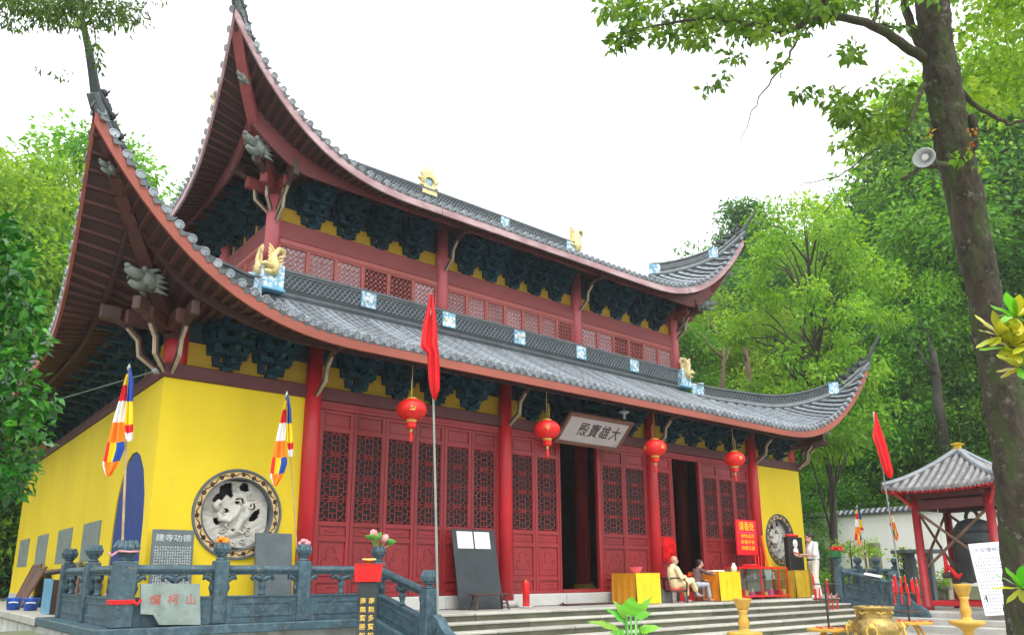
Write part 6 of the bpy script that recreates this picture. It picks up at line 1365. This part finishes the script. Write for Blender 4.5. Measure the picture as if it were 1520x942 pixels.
person_mesh(limb([pel+V((.02, -.08, 0)), kR, aR+V((0, 0, .05))], [.10, .075, .062]) + limb([pel+V((.02, .08, 0)), kL, aL+V((0, 0, .05))], [.10, .075, .062]) + limb([pel-V((0, .06, 0)), pel+V((0, .06, 0))], [.13, .13]), .012, K['jeans'], 'trousers', p2)
person_mesh([('ball', hd+V((-.03, .02, .045)), (.098, .098, .10), 14, 10), ('ball', hd+V((-.07, .04, -.01)), (.06, .07, .08), 12, 8)], .01, K['hair'], 'hair', p2); face_bits(hd, fw, p2, .95)
for a in (aR, aL): person_mesh(limb([a+V((-.02, 0, -.07)), a+V((.08, 0, -.08)), a+V((.17, 0, -.08))], [.036, .038, .03]), .01, K['shoe'], 'shoe', p2)
c2 = thing('stool', 'dark wooden stool under the person in brown', 'stool', QP-fx*.12, math.atan2(fx.y, fx.x)); b = MB(); b.box((-.18, -.18, .34), (.18, .18, .385), 0, .01); b.build('seat', K['dkwood'], c2)
for x in (-.14, .14):
    for y in (-.14, .14): b = MB(); b.tube([(x, y, .34), (x*1.15, y*1.15, 0)], .02, 6); b.build('leg', K['dkwood'], c2)
p2.scale = (.82,)*3; c2.scale = (.82,)*3
# standing man
SP = base(1213, -1.05); fm = V((-.78, .52, 0)).normalized(); man = thing('person', 'standing dark haired man in a white shirt and pale trousers', 'person', SP, math.atan2(fm.y, fm.x)); man.scale = (1.06,)*3
pel = V((0, 0, .93)); chest = V((.0, 0, 1.25)); hd = V((.07, 0, 1.60)); fw = V((1, .1, -.12)); shR, shL = V((-.01, -.19, 1.42)), V((-.01, .19, 1.42)); elR, wrR = V((.04, -.25, 1.12)), V((.30, -.16, 1.10)); elL, wrL = V((.06, .24, 1.12)), V((.32, .1, 1.14))
kR, aR, kL, aL = V((.04, -.13, .49)), V((-.03, -.18, .085)), V((.05, .12, .49)), V((.0, .15, .085))
sk = head_parts(hd, fw) + limb([pel, V((0, 0, 1.08)), chest, V((.0, 0, 1.40))], [.125, .12, .135, .09])
for s0, e0, w0 in ((shR, elR, wrR), (shL, elL, wrL)): sk += limb([s0, e0, w0], [.046, .036, .026])
for k0, a0, y in ((kR, aR, -.09), (kL, aL, .09)): sk += limb([pel+V((0, y, -.02)), k0, a0], [.08, .054, .038]) + [('tube', [a0, a0+V((.05, 0, -.05)), a0+V((.18, 0, -.06))], [.038, .042, .028], 10)]
sk += hand(wrR, (1, .25, .05), (0, 0, 1), 1) + hand(wrL, (1, -.2, .05), (0, 0, 1), -1); person_mesh(sk, .0085, K['skin'], 'body', man)
person_mesh(limb([V((0, 0, .98)), V((-.01, 0, 1.1)), chest, V((.0, 0, 1.42))], [.165, .165, .165, .10]) + limb([shR, (shR+elR)/2+V((0, 0, -.02)), elR+V((0, 0, .03))], [.075, .072, .07]) + limb([shL, (shL+elL)/2, elL+V((0, 0, .03))], [.075, .072, .07]), .012, K['shirt'], 'shirt', man)
person_mesh(limb([pel+V((0, -.08, .0)), kR, aR+V((0, 0, -.01))], [.115, .088, .085]) + limb([pel+V((0, .08, .0)), kL, aL+V((0, 0, -.01))], [.115, .088, .085]) + limb([pel+V((0, -.05, .03)), pel+V((0, .05, .03))], [.14, .14]), .012, K['trousers'], 'trousers', man)
person_mesh([('ball', hd+V((-.03, 0, .055)), (.108, .098, .104), 14, 10), ('ball', hd+V((-.06, 0, 0)), (.05, .075, .07), 12, 8)], .01, K['hair'], 'hair', man); face_bits(hd, fw, man)
b = MB(); b.lathe((0, 0, .985), [(.168, 0), (.172, .005), (.172, .035), (.168, .04)], 20, sx=1.0); b.build('belt', K['black2'], man); b = MB(); b.box((-.21, -.12, .95), (-.15, .02, 1.06), 0, .015); b.build('belt_pouch', K['black2'], man)
for a in (aR, aL): person_mesh(limb([a+V((-.03, 0, -.045)), a+V((.08, 0, -.055)), a+V((.19, 0, -.055))], [.04, .042, .033]), .01, K['paper'], 'shoe', man)
t = thing('incense_packet', 'small red packet held in the hands of the standing man', 'packet', SP, math.atan2(fm.y, fm.x)); b = MB(); b.obox(V((.45, -.03, 1.19))*1.06, (.10, .05, .012), (V((.9, -.1, .3)).normalized(), V((.1, 1, 0)).normalized(), V((-.3, 0, .9)).normalized())); b.build('packet', K['redp'], t)
# ------------------------------------------------------------------ vegetation
def leafmesh(name, P, D, Nn, L, Wd, tint, mat, fold=.25):
    P, D, Nn = (np.asarray(a, float) for a in (P, D, Nn)); n = len(P); D = D/np.linalg.norm(D, axis=1, keepdims=True); Wv = np.cross(D, Nn); Wv /= np.linalg.norm(Wv, axis=1, keepdims=True)+1e-9; N2 = np.cross(Wv, D)
    L = np.asarray(L)[:, None]; Wd = np.asarray(Wd)[:, None]
    a = P; m = P+D*L*.45+N2*L*.06; t = P+D*L-N2*L*.06
    vs = np.stack([a, m+Wv*Wd/2+N2*Wd*fold*.5, t, m-Wv*Wd/2+N2*Wd*fold*.5], 1).reshape(-1, 3)
    me = bpy.data.meshes.new(name); me.vertices.add(4*n); me.vertices.foreach_set('co', vs.astype(np.float32).ravel())
    me.loops.add(4*n); me.loops.foreach_set('vertex_index', np.arange(4*n, dtype=np.int32)); me.polygons.add(n)
    me.polygons.foreach_set('loop_start', np.arange(0, 4*n, 4, dtype=np.int32)); me.polygons.foreach_set('loop_total', np.full(n, 4, np.int32)); me.update(calc_edges=True)
    at_ = me.attributes.new('tint', 'FLOAT', 'POINT'); at_.data.foreach_set('value', np.repeat(np.clip(tint, 0, 1), 4).astype(np.float32)); me.materials.append(mat); return me
def rdir(n): v = rng.normal(size=(n, 3)); return v/np.linalg.norm(v, axis=1, keepdims=True)
def clumps(C_, RR, TT, per, leaf, ar=.5, flat=.6, up=.8, droop=.3):
    P, D, Nn, L, Wd, tt = [], [], [], [], [], []
    for c, r, t in zip(C_, RR, TT):
        n = max(6, int(per*(r**2))); o = rdir(n)*(rng.random((n, 1))**.45)*r; o[:, 2] *= flat; P.append(c+o); d = o/(r+1e-9)+rdir(n)*.55; d[:, 2] -= droop; D.append(d)
        q = rdir(n)*.7; q[:, 2] += up; Nn.append(q); l = leaf*rng.uniform(.65, 1.25, n); L.append(l); Wd.append(l*ar*rng.uniform(.8, 1.2, n)); tt.append(t+rng.normal(0, .14, n))
    return [np.concatenate(a) for a in (P, D, Nn, L, Wd, tt)]
def make_tree(name, kind, mat, H=10, crown_lo=.28, rad=2.9, nc=70, per=150, leaf=.2, bark='bark2', shape='dome', limbs=9):
    C_, RR, TT = [], [], []
    for i in range(nc):
        q = rng.random(); z = crown_lo+(1-crown_lo)*q
        if shape == 'dome': w = math.sin(PI*min(1, .12+q*.86))**.7
        elif shape == 'cone': w = (1-q)**.8*1.05+.08
        elif shape == 'open': w = (.5+.55*math.sin(PI*q))
        else: w = 1.05-.75*q
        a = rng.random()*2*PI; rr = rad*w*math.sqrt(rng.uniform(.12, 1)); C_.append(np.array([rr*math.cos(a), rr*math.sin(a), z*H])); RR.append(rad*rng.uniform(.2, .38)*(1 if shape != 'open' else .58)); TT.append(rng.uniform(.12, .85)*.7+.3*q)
    arr = clumps(C_, RR, TT, per, leaf, .5)
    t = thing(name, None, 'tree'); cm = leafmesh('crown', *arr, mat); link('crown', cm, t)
    b = MB(); top = V((rng.normal()*.3, rng.normal()*.3, H*.86)); pts = [V((0, 0, -1.2)), V((0, 0, .3)), V((rng.normal()*.12, rng.normal()*.12, H*.3)), V((rng.normal()*.25, rng.normal()*.25, H*.6)), top]
    r0 = (.011 if shape == 'open' else .016)*H; b.tube(pts, [r0*1.5, r0*1.1, r0*.8, r0*.5, r0*.12], 9); b.build('trunk', K[bark], t, True)
    b = MB(); order = rng.permutation(nc)[:limbs*3]
    for k in order:
        e = V(C_[k]); z0 = max(H*.15, e.z-rng.uniform(.12, .28)*H); f = min(.95, (z0)/(H*.86)); s = pts[1].lerp(top, f); m_ = s.lerp(e, .5)+V((0, 0, .04*H)); b.tube([s, m_, e], [r0*.34, r0*.2, r0*.05], 6)
    b.build('limb', K[bark], t, True); return t
protos = [make_tree('broad_tree', 0, K['leafA'], 10, .12, 3.3, 110, 260, .17), make_tree('broad_tree', 1, K['leafC'], 10, .10, 3.0, 110, 280, .17),
          make_tree('light_tree', 2, K['leafB'], 10, .36, 2.7, 95, 620, .15, shape='open', limbs=16), make_tree('conifer_tree', 3, K['leafC'], 10, .12, 2.4, 130, 300, .15, shape='cone'),
          make_tree('bushy_tree', 4, K['leafA'], 10, .05, 3.6, 110, 230, .17, shape='bush'), make_tree('light_tree', 5, K['leafB'], 10, .12, 3.2, 110, 260, .16)]
used = set()
def plant(k, px, d, topy, label, group=None, wide=1.0, rot=None):
    p = at(px, 855, d); z = hill(p.x, p.y); tz = at(px, topy, d).z; p.z = z; s = max(.25, (tz-z)/10.0)
    if k not in used: o = protos[k]; used.add(k); o.location = p
    else: o = dup(protos[k], p)
    o.scale = (s*wide, s*wide, s); o.rotation_euler.z = random.random()*6.28 if rot is None else rot; o['label'] = label
    if group: o['group'] = group
    elif 'group' in o: del o['group']
    return o
plant(2, 1236, 27, 238, 'tall yellow green tree with a thin dark trunk before the white wall', wide=.82)
plant(3, 1150, 52, 232, 'dark blue green tree top rising above the pale tree by the upper roof tip', wide=1.0)
plant(3, 242, 60, 205, 'hazy blue green conifer seen between the two left roof tips', wide=1.1)
plant(0, 60, 31, 128, 'tall bright green tree left of the lower roof corner', wide=.9)
plant(5, -40, 27, 150, 'yellow green tree at the far left edge above the glossy bush', wide=.9)
plant(5, 948, 48, 385, 'small light tree top just showing above the roof before its right tip', wide=.8)
def grove(L, where, group):             # each tree of a grove is named by its look, its row in depth and its place in that row
    KN = {0: 'broad green', 1: 'bluish green', 4: 'low bushy green', 5: 'yellowish green'}; ORD = 'first second third fourth fifth sixth seventh eighth ninth tenth eleventh twelfth thirteenth fourteenth fifteenth sixteenth seventeenth eighteenth nineteenth twentieth'.split()
    ds = sorted(d for k, px, d, ty, w in L); c1, c2 = ds[len(ds)//3], ds[2*len(ds)//3]; rows = {'front': [], 'middle': [], 'back': []}
    for q in L: rows['front' if q[2] <= c1 else 'middle' if q[2] <= c2 else 'back'].append(q)
    for nm, qs in rows.items():
        for i, (k, px, d, ty, w) in enumerate(sorted(qs, key=lambda q: q[1])): plant(k, px, d, ty, KN[k]+' tree '+where+', '+ORD[i]+' from left in its '+nm+' row', group, w)
grove(((0, 985, 45, 440, 1), (4, 1020, 40, 430, .9), (1, 1040, 50, 330, 1), (5, 1075, 44, 400, .9), (0, 1095, 50, 350, 1), (4, 1130, 40, 520, 1), (1, 1165, 46, 330, 1), (5, 1190, 40, 420, 1), (0, 1215, 50, 300, .9),
                        (4, 1250, 38, 520, 1), (1, 1290, 48, 370, .9), (5, 1320, 46, 330, .8), (0, 1345, 42, 290, .9), (4, 1300, 37, 560, 1), (1, 1400, 44, 215, .9), (5, 1400, 36, 330, .8), (0, 1445, 42, 110, 1), (4, 1370, 36, 520, 1), (1, 1490, 40, 20, 1),
                        (0, 1500, 36, 150, .9), (4, 1450, 34, 470, .9), (5, 1530, 40, -30, 1), (4, 1520, 33, 420, 1), (1, 1580, 38, 0, 1), (0, 1640, 40, -20, 1), (5, 1700, 40, 60, 1), (4, 1600, 34, 300, 1), (1, 1255, 56, 330, 1), (0, 1120, 58, 380, 1), (1, 1000, 56, 470, 1),
                        (4, 1070, 37, 560, .9), (4, 1190, 36, 600, .9), (1, 900, 55, 520, 1), (0, 830, 58, 540, 1)), 'on the wooded slope', 'trees of the wooded slope')
grove(((1, 110, 40, 260, .9), (4, 40, 34, 330, 1), (0, -70, 36, 200, 1), (1, 0, 44, 220, 1), (4, 100, 33, 420, .9), (5, 130, 48, 300, .8), (0, -150, 34, 250, 1), (4, -60, 30, 560, 1), (1, 300, 62, 300, 1)), 'behind the hall', 'trees behind the left side of the hall')
for p in range(6):
    if p not in used: bpy.data.objects.remove(protos[p])
# dark understorey clothing the slope
n = 260; C_, RR, TT = [], [], []
while len(C_) < n:
    px = random.choice([random.uniform(960, 1750), random.uniform(-260, 140)]) if random.random() < .9 else random.uniform(100, 960); d = random.uniform(34, 52); p = at(px, 855, d)
    if -12 < p.x < 12 and -3 < p.y < 16: continue
    C_.append(np.array([p.x, p.y, hill(p.x, p.y)+random.uniform(.2, 2.4)])); RR.append(random.uniform(.9, 2.0)); TT.append(random.uniform(0, .5))
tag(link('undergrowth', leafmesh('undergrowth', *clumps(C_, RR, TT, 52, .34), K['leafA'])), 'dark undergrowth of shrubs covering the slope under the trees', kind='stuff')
# ground cover behind the right balustrade
C_, RR, TT = [], [], []
for i in range(110): A, B = onground(1225, 30), onground(1440, 23); q = random.random(); p = A.lerp(B, q)+V((random.uniform(-.5, 1), random.uniform(.4, 3.0), 0)); C_.append(np.array([p.x, p.y, GZ+random.uniform(1.2, 1.5)])); RR.append(random.uniform(.25, .5)); TT.append(random.uniform(.2, 1))
tag(link('ground_cover', leafmesh('ground_cover', *clumps(C_, RR, TT, 330, .13), K['leafB'])), 'low yellowish ground cover on top of the rubble wall', kind='stuff')
for i, (px, py, d, r) in enumerate(((1262, 815, 26, .6), (1340, 826, 24.5, .5), (1283, 812, 27, .55))):
    c = at(px, py, d); t = thing('garden_shrub', ['pale flowering shrub beside the thin tree trunk above the right balustrade', 'low garden shrub right of the stone pier near the pavilion', 'leafy garden shrub between the two right Buddhist flags'][i], 'shrub', c)
    link('foliage', leafmesh('foliage', *clumps([np.array([rng.normal()*r*.5, rng.normal()*r*.4, rng.normal()*.12]) for _ in range(7)], [r*.5]*7, rng.uniform(.4, 1, 7), 420, .13), K['leafB']), t); b = MB(); b.tube([(0, 0, -1.2), (0, 0, 0), (.1, 0, .3)], [.04, .03, .01], 6); b.build('stem', K['bark2'], t)
# bare trunks on the slope
def bare(px, py0, py1, d, r, lab, lean=0, br=3, mat='dead'):
    A, B = at(px, py0, d), at(px+lean, py1, d); t = thing('bare_tree', lab, 'tree', A); H = (B-A); b = MB(); b.tube([V((0, 0, -3)), V((0, 0, 0)), H*.5+V((.1, 0, 0)), H], [r*1.2, r, r*.8, r*.45], 9); b.build('trunk', K[mat], t, True)
    for i in range(br):
        s = H*random.uniform(.45, .95); dr = RT*random.uniform(-1, 1)*1.6+V((0, 0, 1))*random.uniform(.9, 2.2)+FW*random.uniform(-.5, .5); b = MB(); b.tube([s, s+dr*.5+V((0, 0, -.1)), s+dr*.9, s+dr*1.4+RT*random.uniform(-.3, .3)], [r*.5, r*.36, r*.22, r*.06], 6); b.build('limb', K[mat], t, True)
    return t
bare(1112, 600, 505, 36, .17, 'pale bare branching trunk among the trees right of the upper storey', -6, 4)
bare(1070, 600, 500, 38, .13, 'slender pale dead tree left of the bare branching trunk', 4, 3)
bare(1430, 720, 560, 36, .18, 'leaning brown trunk right above the pavilion roof', -10, 0)
bare(1450, 720, 430, 36, .22, 'upright brown trunk behind the pavilion roof beside the leaning one', 2, 0)
bare(1392, 590, 520, 34, .2, 'dark twisted trunk high in the woods left of the big tree', -6, 2, 'bark2')
# the big tree at the right
D0 = 8.6
TP = [((1548, 1075), 62), ((1536, 960), 44), ((1521, 850), 36), ((1505, 700), 32.5), ((1484, 560), 30), ((1462, 440), 28.5), ((1440, 330), 29), ((1416, 215), 30), ((1400, 130), 29), ((1388, 50), 27.5), ((1380, -40), 27), ((1378, -260), 22)]
big = thing('big_tree', 'large foreground tree with rough mossy trunk leaning up the right side', 'tree', (0, 0, 0)); pts, rad = [], []
tpp = [at(*p, D0) for p, w in TP]; tpr = [w*.80*D0/1132 for p, w in TP]
for i in range(len(tpp)-1):
    for j in range(22): u = j/22; pts.append(tpp[i].lerp(tpp[i+1], u)); rad.append((tpr[i]+(tpr[i+1]-tpr[i])*u))
from mathutils import noise as mnoise
b = MB(); b.tube(pts, rad, 72); nv = []
for k, p in enumerate(b.v):             # plates and furrows of the bark
    c = pts[k//72]; o = V(p)-c; q = V((p[0]*1.0, p[1]*1.0, p[2]*.42)); f = mnoise.fractal(q*16, 1.0, 2.0, 4)*.016+(abs(mnoise.noise(q*24))-.25)*.022+mnoise.noise(V(p)*2.2)*.022
    nv.append(tuple(V(p)+o.normalized()*f))
b.v = nv; b.build('trunk', K['bark'], big, True)
def branch(pix, r0, r1, dd=None, mat='bark', par=big, nm='limb'):
    n = len(pix); P = [at(px, py, D0+(dd[i] if dd else 0)) for i, (px, py) in enumerate(pix)]; q = []; rr = []
    for i in range(n-1):
        for j in range(4): u = j/4; q.append(P[i].lerp(P[i+1], u)+V(rng.normal(0, .008, 3))); rr.append(r0+(r1-r0)*(i+u)/(n-1))
    q.append(P[-1]); rr.append(r1); b = MB(); b.tube(q, rr, 8); b.build(nm, K[mat], par, True); return P
branch([(1392, 95), (1352, 75), (1320, 50), (1270, 30), (1230, 24), (1205, 30), (1160, 52)], .058, .028, [0, -.05, -.15, -.3, -.4, -.5, -.6])
branch([(1165, 50), (1110, 35), (1050, 25), (990, 35), (930, 48)], .03, .008, [-.6, -.7, -.8, -.9, -1])
branch([(1396, 100), (1362, 60), (1345, 15), (1335, -40)], .06, .04, [0, .1, .25, .4])
branch([(1352, 42), (1310, 38), (1280, 34)], .02, .006, [.1, 0, -.2]); branch([(1296, 45), (1300, 15), (1308, -20)], .025, .02, [-.1, -.1, -.1]); branch([(1232, 24), (1222, 0), (1230, -30)], .03, .02, [-.4, -.5, -.5])
branch([(1186, 58), (1165, 95), (1140, 125), (1118, 165), (1098, 210)], .013, .004, [-.5, -.5, -.5, -.5, -.5])
branch([(1371, 125), (1358, 160), (1342, 195)], .035, .012, [-.1, -.2, -.3]); branch([(1345, 190), (1310, 215), (1285, 232), (1245, 262), (1200, 270), (1175, 282)], .012, .003, [-.3, -.4, -.5, -.6, -.7, -.8])
branch([(1420, 130), (1450, 158), (1480, 175), (1500, 185), (1530, 175)], .03, .018, [0, .1, .2, .3, .4]); branch([(1402, 248), (1370, 243), (1338, 268)], .05, .012, [-.15, -.25, -.35], nm='broken_stub')
branch([(1444, 222), (1446, 195), (1442, 170)], .05, .035, [-.1, -.12, -.15], nm='broken_stub')
def spray(lst, mat, leaf, per, par, dist, name='foliage', ar=.5, droop=.5, tint=(.2, .9), up=.6):
    C_, RR, TT = [], [], []
    for px, py, rp, dz in lst: d = dist+dz; C_.append(np.array(at(px, py, d))); RR.append(rp*d/1132); TT.append(rng.uniform(*tint))
    P, D, Nn, L, Wd, tt = clumps(C_, RR, TT, per, leaf, ar, .8, up, droop); return link(name, leafmesh(name, P, D, Nn, L, Wd, tt, mat), par)
S_ = []
for (x0, y0), (x1, y1), n, r in (((895, 20), (1000, 10), 16, 20), ((920, 45), (1060, 60), 20, 17), ((895, 80), (930, 50), 6, 11), ((1010, 15), (1150, 10), 26, 24), ((1080, 40), (1200, 45), 16, 18), ((1140, 20), (1260, -5), 22, 22), ((1240, 60), (1270, 85), 8, 14), ((1045, 130), (1075, 105), 6, 11),
                                 ((1070, 75), (1095, 90), 5, 11), ((1150, 92), (1165, 92), 4, 9), ((1185, 140), (1260, 150), 12, 13), ((1230, 150), (1310, 190), 18, 17), ((1240, 215), (1300, 205), 10, 12), ((1280, 190), (1345, 170), 14, 19), ((1310, 105), (1350, 150), 9, 15), ((1290, 130), (1320, 110), 4, 10), ((1350, 40), (1290, 5), 5, 12)):
    for i in range(n): u = random.random(); S_.append((x0+(x1-x0)*u+random.gauss(0, r*.35), y0+(y1-y0)*u+random.gauss(0, r*.35), r*random.uniform(.7, 1.1), random.uniform(-1.1, .2)))
spray(S_, K['leafB3'] if 'leafB3' in K else K['leafB'], .10, 1500, big, D0)
S_ = [(random.uniform(1420, 1580), random.uniform(-40, 165), random.uniform(18, 30), random.uniform(.2, 2.2)) for _ in range(125)]+[(random.uniform(1270, 1560), random.uniform(-120, -10), 28, random.uniform(-1, 1)) for _ in range(40)]+[(1440+random.gauss(0, 8), 235+random.gauss(0, 10), 8, -.35) for _ in range(5)]
spray(S_, K['leafB'], .10, 650, big, D0)
spray([(1443, 190, 8, -.4), (1438, 215, 6, -.4), (1378, 200, 6, -.4)], K['autumn'], .06, 900, big, D0, 'red_leaves')
# horn loudspeaker on the trunk
K.update(horngrey=M('pale_grey_paint', (.55, .56, .58), .5, .08))
hp = at(1375, 232, D0-.42); ax = (CAM-hp).normalized()*.75-RT*.45-V((0, 0, .25)); ax.normalize(); rot = ax.to_track_quat('Z', 'Y').to_matrix()
hn = thing('horn_loudspeaker', 'pale grey horn loudspeaker strapped to the big tree trunk', 'loudspeaker', hp); hn.scale = (.74,)*3; b = MB(); b.lathe((0, 0, 0), [(.03, -.16), (.045, -.14), (.05, -.08), (.075, -.02), (.115, .05), (.15, .09), (.16, .095), (.155, .105), (.14, .085), (.10, .03), (.05, -.05), (.01, -.06)], 22, sx=1.0, sy=.86, rot=rot); b.build('horn', K['horngrey'], hn, True)
b = MB(); b.lathe((0, 0, 0), [(.02, -.06), (.045, .0), (.05, .06), (.03, .075)], 14, rot=rot); b.build('centre_cone', K['white'], hn, True); b = MB(); b.tube([rot @ V((0, 0, -.14)), at(1405, 262, D0-.2)-hp], .018, 6); b.tube([at(1395, 262, D0-.3)-hp, at(1425, 300, D0-.33)-hp, at(1432, 420, D0-.32)-hp], .006, 5); b.build('bracket', K['iron'], hn)
# glossy bush at the left
gb = thing('glossy_bush', 'glossy dark green tree crown hanging into the left edge', 'tree', onground(-70, 6.6)); S_ = []
for i in range(620):
    y = random.uniform(330, 740); xm = 14+64*max(0, math.sin((y-330)/410*PI))**.8*(1 if y > 560 else .55)+random.gauss(0, 6); S_.append((random.uniform(-150, xm), y, random.uniform(12, 20), random.uniform(-.5, .6)))
o = spray(S_, K['leafD'], .105, 1150, None, 6.6, ar=.46, droop=.15, tint=(.0, .85), up=.9); o.parent = gb; o.matrix_parent_inverse = Matrix.Translation(-gb.location)
b = MB(); b.tube([(0, 0, -.1), (0, .1, 1.2), (.1, 0, 2.3), (.1, .1, 3.3)], [.12, .1, .08, .03], 9); b.build('trunk', K['bark2'], gb, True)
for i in range(7): b = MB(); e = at(random.uniform(-60, 40), random.uniform(380, 700), 6.6)-gb.location; b.tube([V((.08, 0, 1.2+.3*i)), V((.08, 0, 1.2+.3*i)).lerp(e, .5)+V((0, 0, .1)), e], [.04, .025, .008], 6); b.build('limb', K['bark2'], gb, True)
# overhanging sprays at the top left
tl_ = thing('overhanging_branch', 'fine leaved branches hanging into the top left corner', 'tree branch', at(60, -60, 7.5)); S_ = []
for (x0, y0), (x1, y1), n, r in (((-10, 0), (110, 15), 95, 22), ((0, 28), (120, 34), 40, 15), ((100, 0), (205, 18), 85, 20), ((120, 30), (190, 38), 18, 12), ((120, 45), (135, 30), 5, 9), ((132, 50), (150, 105), 16, 9), ((55, 100), (110, 115), 4, 8), ((160, 30), (195, 20), 6, 12), ((215, 5), (255, 0), 4, 9)):
    for i in range(n): u = random.random(); S_.append((x0+(x1-x0)*u+random.gauss(0, r*.4), y0+(y1-y0)*u+random.gauss(0, r*.3), r*random.uniform(.6, 1.1), random.uniform(-.4, .4)))
o = spray(S_, K['leafA2'], .075, 900, None, 7.5, ar=.26, droop=.7, tint=(.1, .9)); o.parent = tl_; o.matrix_parent_inverse = Matrix.Translation(-tl_.location)
for pix in (((60, -60), (75, 0), (90, 20)), ((60, -60), (120, -10), (140, 40), (146, 95)), ((60, -60), (20, -10), (10, 20)), ((60, -60), (160, -20), (195, 15))): b = MB(); b.tube([at(x, y, 7.5)-tl_.location for x, y in pix], [.02]+[.008]*(len(pix)-2)+[.003], 5); b.build('twig', K['bark2'], tl_)
# oblong leaves close to the camera at the right
ol = thing('oblong_leaved_branch', 'branch of oblong yellow green leaves reaching in front of the big trunk', 'tree branch', at(1560, 520, 2.7))
for (cx_, cy_), n in (((1484, 498), 10), ((1508, 470), 9), ((1512, 545), 9), ((1516, 872), 9), ((1536, 505), 9), ((1500, 515), 9)):
    b = MB(); A = at(cx_, cy_, 2.7)-ol.location; b.tube([V((0, 0, 0)) if cy_ < 700 else V((.05, 0, -.75)), A*.5 if cy_ < 700 else A+V((.05, 0, -.03)), A], [.008, .006, .004], 6); b.build('twig', K['bark2'], ol)
    for k in range(n):
        a = 2*PI*k/n+random.uniform(-.25, .25); ln = random.uniform(30, 50); T_ = at(cx_+ln*math.cos(a), cy_-ln*.75*math.sin(a)-6, 2.7+random.uniform(-.09, .06))-ol.location
        broadleaf(T_, V((random.uniform(-.4, .4), -.4, 1)), random.uniform(.017, .022), ol, K['leafE'] if random.random() < .6 else K['leafB2'], A)
# dark bank left behind the side wall
C_, RR, TT = [], [], []
for i in range(60): p = at(random.uniform(-120, 25), 855, random.uniform(24, 31)); C_.append(np.array([p.x-.5, p.y+.5, random.uniform(-.6, 3.8)])); RR.append(random.uniform(.7, 1.2)); TT.append(random.uniform(0, .25))
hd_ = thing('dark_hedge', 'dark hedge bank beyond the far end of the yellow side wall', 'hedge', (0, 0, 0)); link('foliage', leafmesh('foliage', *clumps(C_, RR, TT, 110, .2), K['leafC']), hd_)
# ------------------------------------------------------------------ thin wet air
hm = bpy.data.materials.new('haze_air'); hm.use_nodes = True; t_ = hm.node_tree; t_.nodes.clear()
o_ = t_.nodes.new('ShaderNodeOutputMaterial'); pv_ = t_.nodes.new('ShaderNodeVolumePrincipled'); pv_.inputs['Color'].default_value = (.93, .97, 1, 1); pv_.inputs['Density'].default_value = .0006; pv_.inputs['Anisotropy'].default_value = .2
t_.links.new(pv_.outputs[0], o_.inputs['Volume'])
b = MB(); b.box((-262, -262, -3), (262, 262, 42)); tag(b.build('haze', hm), 'thin pale mist over the temple and the woods', kind='stuff')
